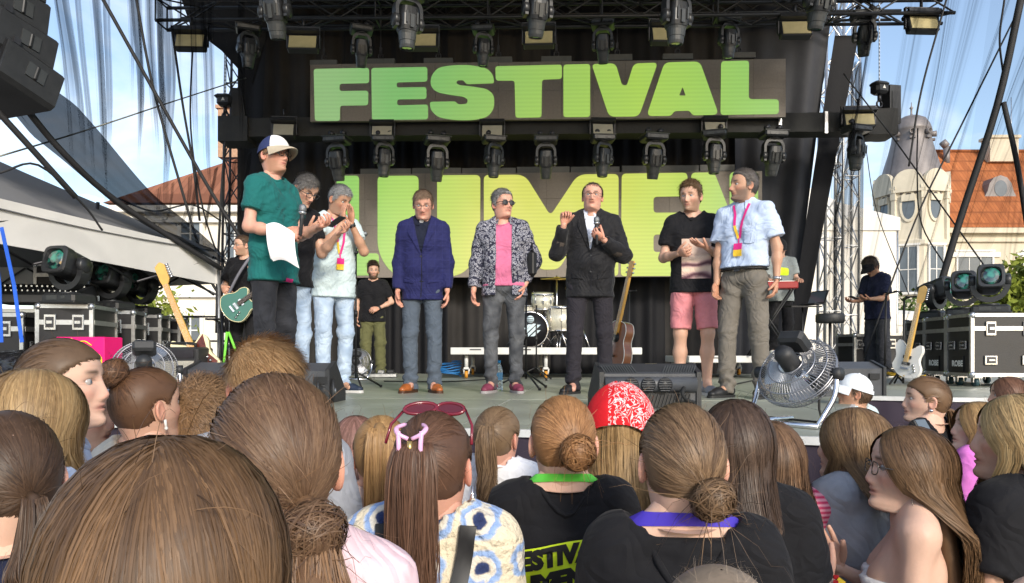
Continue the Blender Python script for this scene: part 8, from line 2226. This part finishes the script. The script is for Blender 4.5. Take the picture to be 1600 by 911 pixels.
gb = crowd('girl with a messy dark bun and a cream high-necked top', 230, 577, 2.28, -14, (-18, 2, 0), TEE(CREAMT, sleeve=0, sr=.05, k=.03), SH(style='up', c1=(.050, .026, .016), c2=(.17, .085, .042), G=(-.16, -.62, .78), n=2800, nt=560, rb=.046, w=.003, wisps=46, wl=.8), face=FP(), skin=FAIR, seed=6,
     arms={1: ((.15, .35, -1), (-.35, .55, 1), (-.2, .1, 1), (-.6, -.6, 0), .3), -1: DOWN(-1)})
mb = MB(); q = gb.HM(np.array([[.084, -.004, -.036], [.084, -.004, -.062]])); mb.tube([Vector(q[0]), Vector(q[1])], .004, 8); mb.lathe(Vector(q[1]), [(.002, -.006), (.006, 0), (.002, .006)], 10); mb.build('earring', SKINW, gb.root)
crowd('boy with short tousled brown hair beside the bun girl', 314, 590, 2.45, 4, (4, -4, 0), TEE(GREYT), SH(c1=(.13, .07, .035), c2=(.33, .20, .10), top=.030, side=.022, n=4600, w=.0032, comb=(.5, .2, -.2), mess=.5), fem=False, seed=7, hs=1.02, dH=-.02)
crowd('tall fair-haired man with a close-cropped neck', 414, 520, 1.92, 2, (0, 3, 0), TEE(GREYT), SH(c1=(.25, .135, .060), c2=(.52, .34, .175), top=.030, side=.010, n=7000, w=.0019, comb=(.75, -.55, -.75), mess=.15, flat=.40, fade=.040), fem=False, skin=PINK, seed=8, hs=1.0, dH=-.028)
crowd('woman with smooth brown hair gathered in a loose side bun', 432, 593, 1.07, 8, (6, -4, 0), TEE(cloth('pale_pink_jersey', (.72, .52, .56))), SH(style='up', c1=(.070, .037, .022), c2=(.19, .115, .066), G=(.42, -.74, -.52), n=6200, nt=620, rb=.045, w=.0021, tall=1.05, wisps=36, wl=1.1, bo=(.006, -.006, -.018), puff=.9,
      more=[SH(style='pony', c1=(.085, .042, .022), c2=(.26, .15, .08), G=(.42, -.74, -.52), n=60, nt=520, len=.09, out=.03, fat=.046, w=.0022, wave=.016, freq=12, dx=.03)]), seed=9, hs=1.1)
crowd('girl with a honey-blond ponytail and a pale top', 596, 653, 2.25, 6, (4, 0, 0), TEE(PINKW, sleeve=.3, nocollar=1), SH(style='pony', c1=(.20, .105, .042), c2=(.46, .28, .12), G=(-.05, -.80, .60), len=.33, out=.045, fat=.040, n=2400, nt=900, w=.003, dx=-.01), seed=10)
crowd('girl with reddish-brown hair behind the honey-blond ponytail', 556, 652, 2.85, 0, (10, 0, 0), TEE(PINKW), SH(style='long', c1=(.12, .06, .045), c2=(.30, .16, .13), len=.25, n=1600), seed=11)
cl = crowd('woman with a pink claw clip, ponytail and crocheted cardigan', 676, 648, 1.63, -4, (-4, 0, 0), TEE(CROCH, sleeve=1.9, sr=.064, ease=.018, nocollar=1, vx=1.0, hang=.01), SH(style='pony', c1=(.042, .022, .014), c2=(.15, .078, .048), G=(-.10, -.90, .42), len=.36, out=.03, fat=.050, n=4200, nt=1500, w=.0026, wave=.012, freq=7, mess=1.2, dx=.0), skin=PINK, seed=12)
CLIP = M('pink_clip', (.72, .40, .62), .22, var=.1, vs=20, coat=.6)
gpt = cl.HM(on_ell(np.array([-.10, -.90, .42]) / np.linalg.norm([-.10, -.90, .42]), 1.34)[None])[0]
for s in (1, -1):
    mb = MB()
    for u in (-.026, .026):
        mb.tube(spline([gpt + np.array([s * .004, -.012, u * .7]), gpt + np.array([s * .024, -.013, u * 1.1]), gpt + np.array([s * .030, .004, u * 1.5]), gpt + np.array([s * .017, .030, u * 1.7])], 14), [.0045] * 4 + [.0055] * 4 + [.0045] * 4 + [.003] * 1, 8)
    mb.tube(spline([gpt + np.array([s * .024, -.013, -.034]), gpt + np.array([s * .022, -.016, 0]), gpt + np.array([s * .024, -.013, .034])], 10), .005, 8)
    mb.build('hair_clip', CLIP, cl.root)
mb = MB(); mb.tube([gpt + np.array([0, -.015, -.014]), gpt + np.array([0, -.015, .014])], .006, 10); mb.build('clip_spring', M('gold_spring', (.55, .40, .15), .3, metal=.9), cl.root)
SGR = M('red_frame', (.16, .012, .025), .25, coat=.5)
for s in (1, -1):
    pts = cl.HM(np.array([[s * .034 + .034 * math.cos(a), .030 - .012 * math.cos(a) * s + .015 * math.sin(a), .124 + .010 * math.sin(a) - .012 * abs(math.cos(a)) * 0] for a in np.linspace(0, 2 * PI, 17)]))
    mb = MB(); mb.tube([Vector(p) for p in pts], .004, 6, cap=False); mb.tube([Vector(p) for p in cl.HM(np.array([[s * .068, .028, .122], [s * .090, -.01, .095], [s * .094, -.04, .06]]))], .0035, 6); f_ = mb.build('sunglasses', SGR, cl.root)
    mb = MB(); mb.add([Vector(p) for p in pts[:-1]], [tuple(range(16))]); mb.build('lens', M('red_lens', (.10, .02, .03), .1), f_)
q = cl.HM(np.array([[.087, -.006, -.040]]))[0]; mb = MB(); mb.lathe(q - np.array([0, 0, .028]), [(.0015, .028), (.0015, .012), (.004, .008), (.009, -.012), (.004, -.014), (.0015, -.02), (.005, -.03), (.001, -.034)], 8); mb.build('earring', CHROME, cl.root)
bp_ = empty('backpack', cl.root.location, R(-4), 'black leather backpack worn over the crocheted cardigan', 'backpack')
kk = cl.k
for s in (1, -1): poly_decal('shoulder_strap', cl, strip([(s * .098 * kk, 1.478 * kk), (s * .092 * kk, 1.42 * kk), (s * .078 * kk, 1.34 * kk), (s * .056 * kk, 1.26 * kk), (s * .040 * kk, 1.16 * kk)], .034), BLKL, side=-1, off=.006, thick=.006, parent=bp_)
by = cl.back - .10
mb = MB(); mb.box((0, by, 1.02 * kk), (.27, .12, .34), None, .05); mb.build('bag_body', BLKL, bp_)
mb = MB(); mb.tube(spline([(-.055, by + .05, 1.19 * kk), (-.05, by + .04, 1.225 * kk), (0, by + .04, 1.245 * kk), (.05, by + .04, 1.225 * kk), (.055, by + .05, 1.19 * kk)], 16), .008, 8); mb.build('grab_handle', BLKL, bp_)
crowd('girl with a brown ponytail in a white T-shirt near the stage', 776, 638, 2.85, -10, (-16, 0, 0), TEE(WHITET, nocollar=1, sr=.064), SH(style='pony', c1=(.085, .050, .028), c2=(.26, .17, .095), G=(.22, -.92, .36), len=.24, out=.035, fat=.034, n=2200, nt=700, w=.0034, wave=.014, freq=11), skin=PINK, seed=13)
rb_ = crowd('woman with a copper-blond bun and green lanyard in a black festival T-shirt', 880, 622, 1.93, 0, (0, -4, 0), TEE(BLKT, sr=.064, hang=.008, open_neck=(.084, .076), neck_z=(1.474, 1.45)), SH(style='up', c1=(.17, .075, .028), c2=(.42, .22, .095), G=(.22, -.95, -.12), n=3400, nt=520, rb=.043, w=.0027, wisps=40, wl=1.1, bo=(.004, 0, -.004)), skin=PALE, seed=14)
neck_ribbon(rb_, GRN, .022, 1.500, .012)
ZS = 1.285 * rb_.k
tilt_ = Matrix.Rotation(R(10), 2)
def tl(pts, ox=.065, oz=0.0): return [(-(tilt_ @ Vector(p)).x - 0 + 0 * ox, (tilt_ @ Vector(p)).y + ZS + oz) for p in pts]
def tl2(pts): return [((tilt_ @ Vector(p)).x, (tilt_ @ Vector(p)).y + ZS) for p in pts]
bub = round_poly([(-.17, -.005, .02), (-.11, .055, .02), (.11, .055, .025), (.12, -.005, .025), (.045, -.012, .01), (.042, -.062, .02), (-.16, -.066, .02)], 5)
poly_decal('back_print', rb_, [(p[0] + .0, p[1]) for p in tl2(bub)], NEON, side=-1, off=.003)
for tx, ox, oz in (('FESTIVAL', -.022, .024), ('LUMEN', -.058, -.036)):
    V_, F_ = text_mesh(tx, .060, .0045, .15); decal('print_lettering', rb_, tl2([(x * 1.0 + ox, z + oz) for x, z in V_]), F_, MATS['print_black'], side=-1, off=.0055, L=.02)
wv_ = []
for j in range(7): poly_decal('print_stripe', rb_, strip([(-.06 + .024 * i, ZS - .105 - .016 * j + .012 * math.sin(i * .9 + j * .5)) for i in range(9)], .007), NEON, side=-1, off=.003)
bd = crowd('blond woman with long hair wearing a red paisley bandana', 968, 608, 2.28, -8, (-8, 0, 0), TEE(BLKT), SH(style='long', c1=(.21, .125, .052), c2=(.46, .30, .14), len=.48, n=4200, w=.003, vol=.10, wave=.010, part=0), skin=PINK, seed=15)
BAND = M('red_bandana', (.62, .006, .012), .8, var=.08, bump=.3, bs=30); n, l, b = nodes(BAND)
co = n.new('ShaderNodeTexCoord'); vo = n.new('ShaderNodeTexVoronoi'); vo.feature = 'DISTANCE_TO_EDGE'; vo.inputs['Scale'].default_value = 34; l.new(co.outputs['Object'], vo.inputs['Vector'])
nz_ = n.new('ShaderNodeTexNoise'); nz_.inputs['Scale'].default_value = 26; nz_.inputs['Distortion'].default_value = 2.5; l.new(co.outputs['Object'], nz_.inputs['Vector'])
cp = n.new('ShaderNodeMath'); cp.operation = 'COMPARE'; cp.inputs[1].default_value = .5; cp.inputs[2].default_value = .035; l.new(nz_.outputs['Fac'], cp.inputs[0])
sp = n.new('ShaderNodeSeparateXYZ'); l.new(co.outputs['Object'], sp.inputs[0]); gt = n.new('ShaderNodeMath'); gt.operation = 'GREATER_THAN'; gt.inputs[1].default_value = -.035; l.new(sp.outputs['X'], gt.inputs[0])
mm = n.new('ShaderNodeMath'); mm.operation = 'MULTIPLY'; l.new(cp.outputs[0], mm.inputs[0]); l.new(gt.outputs[0], mm.inputs[1])
mx = n.new('ShaderNodeMix'); mx.data_type = 'RGBA'; l.new(mm.outputs[0], mx.inputs['Factor']); mx.inputs['A'].default_value = (.62, .006, .012, 1); mx.inputs['B'].default_value = (.75, .55, .55, 1); l.new(mx.outputs['Result'], [x for x in n if x.type == 'VECT_MATH'][0].inputs[0])
V = []; F = []; nu, nv = 36, 14
for j in range(nv + 1):
    v = j / nv
    for i in range(nu + 1):
        a = R(-128) + R(256) * i / nu
        e_ = R(86) - v * (R(86) - R(8 + 30 * abs(math.sin(a * .5)) ** 2 - 46 * abs(math.sin(a)) ** 3))
        p = EC + np.array([math.cos(e_) * math.sin(a), math.cos(e_) * math.cos(a + PI) if False else -math.cos(e_) * math.cos(a), math.sin(e_)]) * ER * (1.20 + .012 * math.sin(a * 5 + v * 4) + .02 * v) * np.array([1 + .13 * v ** 1.5, 1 + .05 * v, 1]) + np.array([0, 0, -.02 * max(0, -math.sin(a)) * v * v])
        V.append(p)
F = [(j * (nu + 1) + i, j * (nu + 1) + i + 1, (j + 1) * (nu + 1) + i + 1, (j + 1) * (nu + 1) + i) for j in range(nv) for i in range(nu)]
mb = MB(); mb.add([Vector(p) for p in bd.HM(np.array(V))], F, True); mb.add([Vector(p) - Vector((0, 0, 0)) for p in bd.HM(np.array(V) * .985)], [f[::-1] for f in F], True); o = mb.build('bandana', BAND, bd.root, fix=False)
me = o.data; me.transform(Matrix.Translation(-Vector(bd.hc))); o.location = bd.hc
cb = crowd('woman with a loose brown bun and purple lanyard in a black T-shirt', 1066, 636, 1.48, -3, (0, -4, 0), TEE(BLKT, sr=.066, hang=.008, vx=.95, open_neck=(.098, .086), neck_z=(1.462, 1.44)), SH(style='up', c1=(.070, .040, .023), c2=(.23, .145, .080), G=(.30, -.86, -.44), n=5600, nt=640, rb=.041, w=.0022, wisps=60, wl=1.3, bo=(.008, -.004, -.006), puff=.8), skin=PALE, seed=16, hs=1.02)
neck_ribbon(cb, PURP, .028, 1.488, .010)
db = crowd('dark-haired woman with a bead necklace in a black T-shirt', 1150, 628, 1.84, -10, (-16, 0, 0), TEE(BLKT, nocollar=1, sr=.066), SH(style='long', c1=(.034, .021, .015), c2=(.10, .062, .042), len=.17, n=5200, w=.0024, vol=.07, range=112, part=-.02), skin=FAIR, seed=17)
mb = MB(); pts = [Vector((.066 * db.k * math.sin(a), -.014 + .066 * db.k * math.cos(a), (1.505 - .02 * math.cos(a)) * db.k)) for a in np.linspace(0, 2 * PI, 49)]
for i, p in enumerate(pts[:-1]): mb.lathe(p, [(.001, -.0038), (.0038, 0), (.001, .0038)], 6)
mb.build('bead_necklace', M('bead_mix', (.35, .42, .38), .3, var=.5, vs=90), db.root)
crowd('curly-haired woman in a pink striped top beside the dark-haired woman', 1204, 662, 2.25, -4, (0, 0, 0), TEE(STRIPE, sr=.064), SH(style='long', c1=(.060, .033, .020), c2=(.20, .115, .062), len=.34, n=3800, w=.0026, vol=.20, wave=.030, freq=24, part=.02), seed=18)
# right
crowd('woman with light brown hair in a grey T-shirt facing the stage', 1338, 640, 2.30, 28, (20, 0, 0), TEE(GREYT, nocollar=1, sr=.068, hang=.012), SH(style='long', c1=(.10, .055, .028), c2=(.32, .20, .10), len=.12, n=3600, w=.0028, vol=.10, part=.015), face=FP(), seed=19, legs=SH(mat=JEANL, vx=1.5))
cbo = crowd('boy in a white baseball cap in front of the right stage corner', 1336, 586, 5.1, 30, (42, 4, 0), TEE(PALEB), SH(c1=(.06, .035, .02), c2=(.14, .085, .05), top=.012, side=.010, n=1600), face=FP(), fem=False, seed=20, skin=TAN, dH=-.012, hs=1.0)
CAPW = M('white_cap_cloth', (.66, .70, .74), .75, var=.06, bump=.2, bs=60); cap_hat(cbo, CAPW, CAPW, CAPW, True)
gw = crowd('bare-shouldered woman in glasses with long brown hair, clapping', 1424, 669, 1.98, 64, (16, 0, 0), SH(mat=cloth('white_tube_top', (.7, .68, .66)), kind='tube', topz=1.28, sleeve=0, hem=.9, bare=1), SH(style='long', c1=(.055, .030, .016), c2=(.20, .115, .058), tip=(.24, .14, .07), len=.44, n=5600, w=.0024, vol=.10, wave=.010, part=0, range=112, backang=112), face=FP(), glasses=SH(mat=WIRE), skin=PALE, seed=21, hs=1.02,
    arms={-1: ((-.14, .10, -1), (.12, 1.0, .66), (.05, .45, 1), (.9, .3, .1), dict(curl=.18, spread=.12)), 1: ((.10, .10, -1), (-.62, 1.0, .66), (-.1, .45, 1), (-1, .2, .1), dict(curl=.18, spread=.08))})
q = gw.wri[-1]; dd = (gw.elb[-1] - gw.wri[-1]); dd /= np.linalg.norm(dd); mb = MB(); mb.tube([q + dd * .020, q + dd * .040], .027, 16, cap=False); wb = mb.build('wristband', M('yellow_band', (.72, .50, .03), .6, var=.05), gw.root)
mb = MB()
for k_ in range(8): a = 2 * PI * k_ / 8; mb.box(Vector(q + dd * .030) + Vector((.0272 * math.cos(a), .0, .0272 * math.sin(a))), (.009, .012, .009))
mb.build('band_marks', M('red_print', (.55, .02, .03), .6), wb)
mb = MB(); e_ = gw.HM(np.array([[-.084, -.008, -.058]]))[0]; mb.tube([Vector(e_) + Vector((.004 * 0, .020 * math.cos(a), .020 * math.sin(a) - .01)) for a in np.linspace(0, 2 * PI, 21)], .0012, 5, cap=False); mb.build('hoop_earring', CHROME, gw.root)
tg = crowd('girl in a black tank top with a long low ponytail', 1449, 590, 3.75, 36, (38, 0, 0), SH(mat=BLKT, kind='tank', sleeve=0, hem=.85, bare=1, nocollar=1, scoop=.09), SH(style='pony', c1=(.085, .045, .024), c2=(.21, .125, .066), G=(.05, -.86, -.50), len=.34, out=.035, fat=.036, n=2200, nt=600, w=.0036), face=FP(), skin=PALE, seed=22)
mb = MB(); e_ = tg.HM(np.array([[-.084, -.008, -.046]]))[0]; mb.lathe(e_, [(.002, -.010), (.009, -.004), (.009, .004), (.002, .010)], 10); mb.build('earring', CHROME, tg.root)
crowd('girl with wavy blond hair in an orchid pink sweater', 1530, 630, 3.35, 36, (40, 4, 0), SH(mat=PINKSW, kind='sweater', sleeve=1.6, sr=.062, hem=.84, vx=1.2, hang=.01), SH(style='long', c1=(.19, .105, .045), c2=(.42, .27, .12), len=.13, n=2600, w=.0038, vol=.20, wave=.020, freq=22, part=0), face=FP(), skin=PALE, seed=23)
crowd('girl in a blue polo mostly hidden behind the pink sweater', 1502, 642, 4.3, 40, (40, 0, 0), TEE(BLUEP), SH(style='long', c1=(.05, .03, .02), c2=(.12, .07, .045), len=.15, n=1400, w=.004), face=FP(), seed=24)
crowd('girl with reddish brown hair far back near the flight cases', 1578, 590, 4.5, 30, (40, 0, 0), TEE(NAVYT), SH(style='long', c1=(.085, .04, .024), c2=(.20, .10, .062), len=.2, n=1600, w=.004), face=FP(), seed=25)
crowd('blond long-haired woman in a black top at the right edge', 1596, 616, 1.95, 30, (34, 0, 0), TEE(BLKT, sr=.066), SH(style='long', c1=(.22, .14, .060), c2=(.50, .35, .17), len=.46, n=5200, w=.0026, vol=.10, wave=.014, freq=12, part=0), face=FP(), skin=FAIR, seed=26, dH=-.005)
crowd('woman cut off by the right edge, only her bare shoulder in view', 1708, 700, 1.30, 10, (0, 0, 0), SH(mat=BLKT, kind='tube', topz=1.26, sleeve=0, hem=.9, bare=1), SH(style='up', c1=DK1, c2=DK2, G=(0, -.7, .6), n=1600, wisps=0), skin=PALE, seed=27)
crowd('child with frizzy light brown hair at the bottom edge', 1125, 905, 1.12, 0, (0, 0, 0), TEE(GREYT), SH(style='up', c1=(.10, .07, .05), c2=(.34, .27, .20), G=(0, -.9, .1), n=2600, w=.0016, puff=1.0, rb=.04, wisps=20, nt=300, more=[SH(c1=(.14, .10, .07), c2=(.40, .32, .24), top=.020, side=.012, n=420, w=.0010, comb=(.3, .1, .9), mess=1.1)]), seed=28)
phone(P(1452, 686, 2.6), R(60), R(35), 'black phone raised behind the woman in glasses')
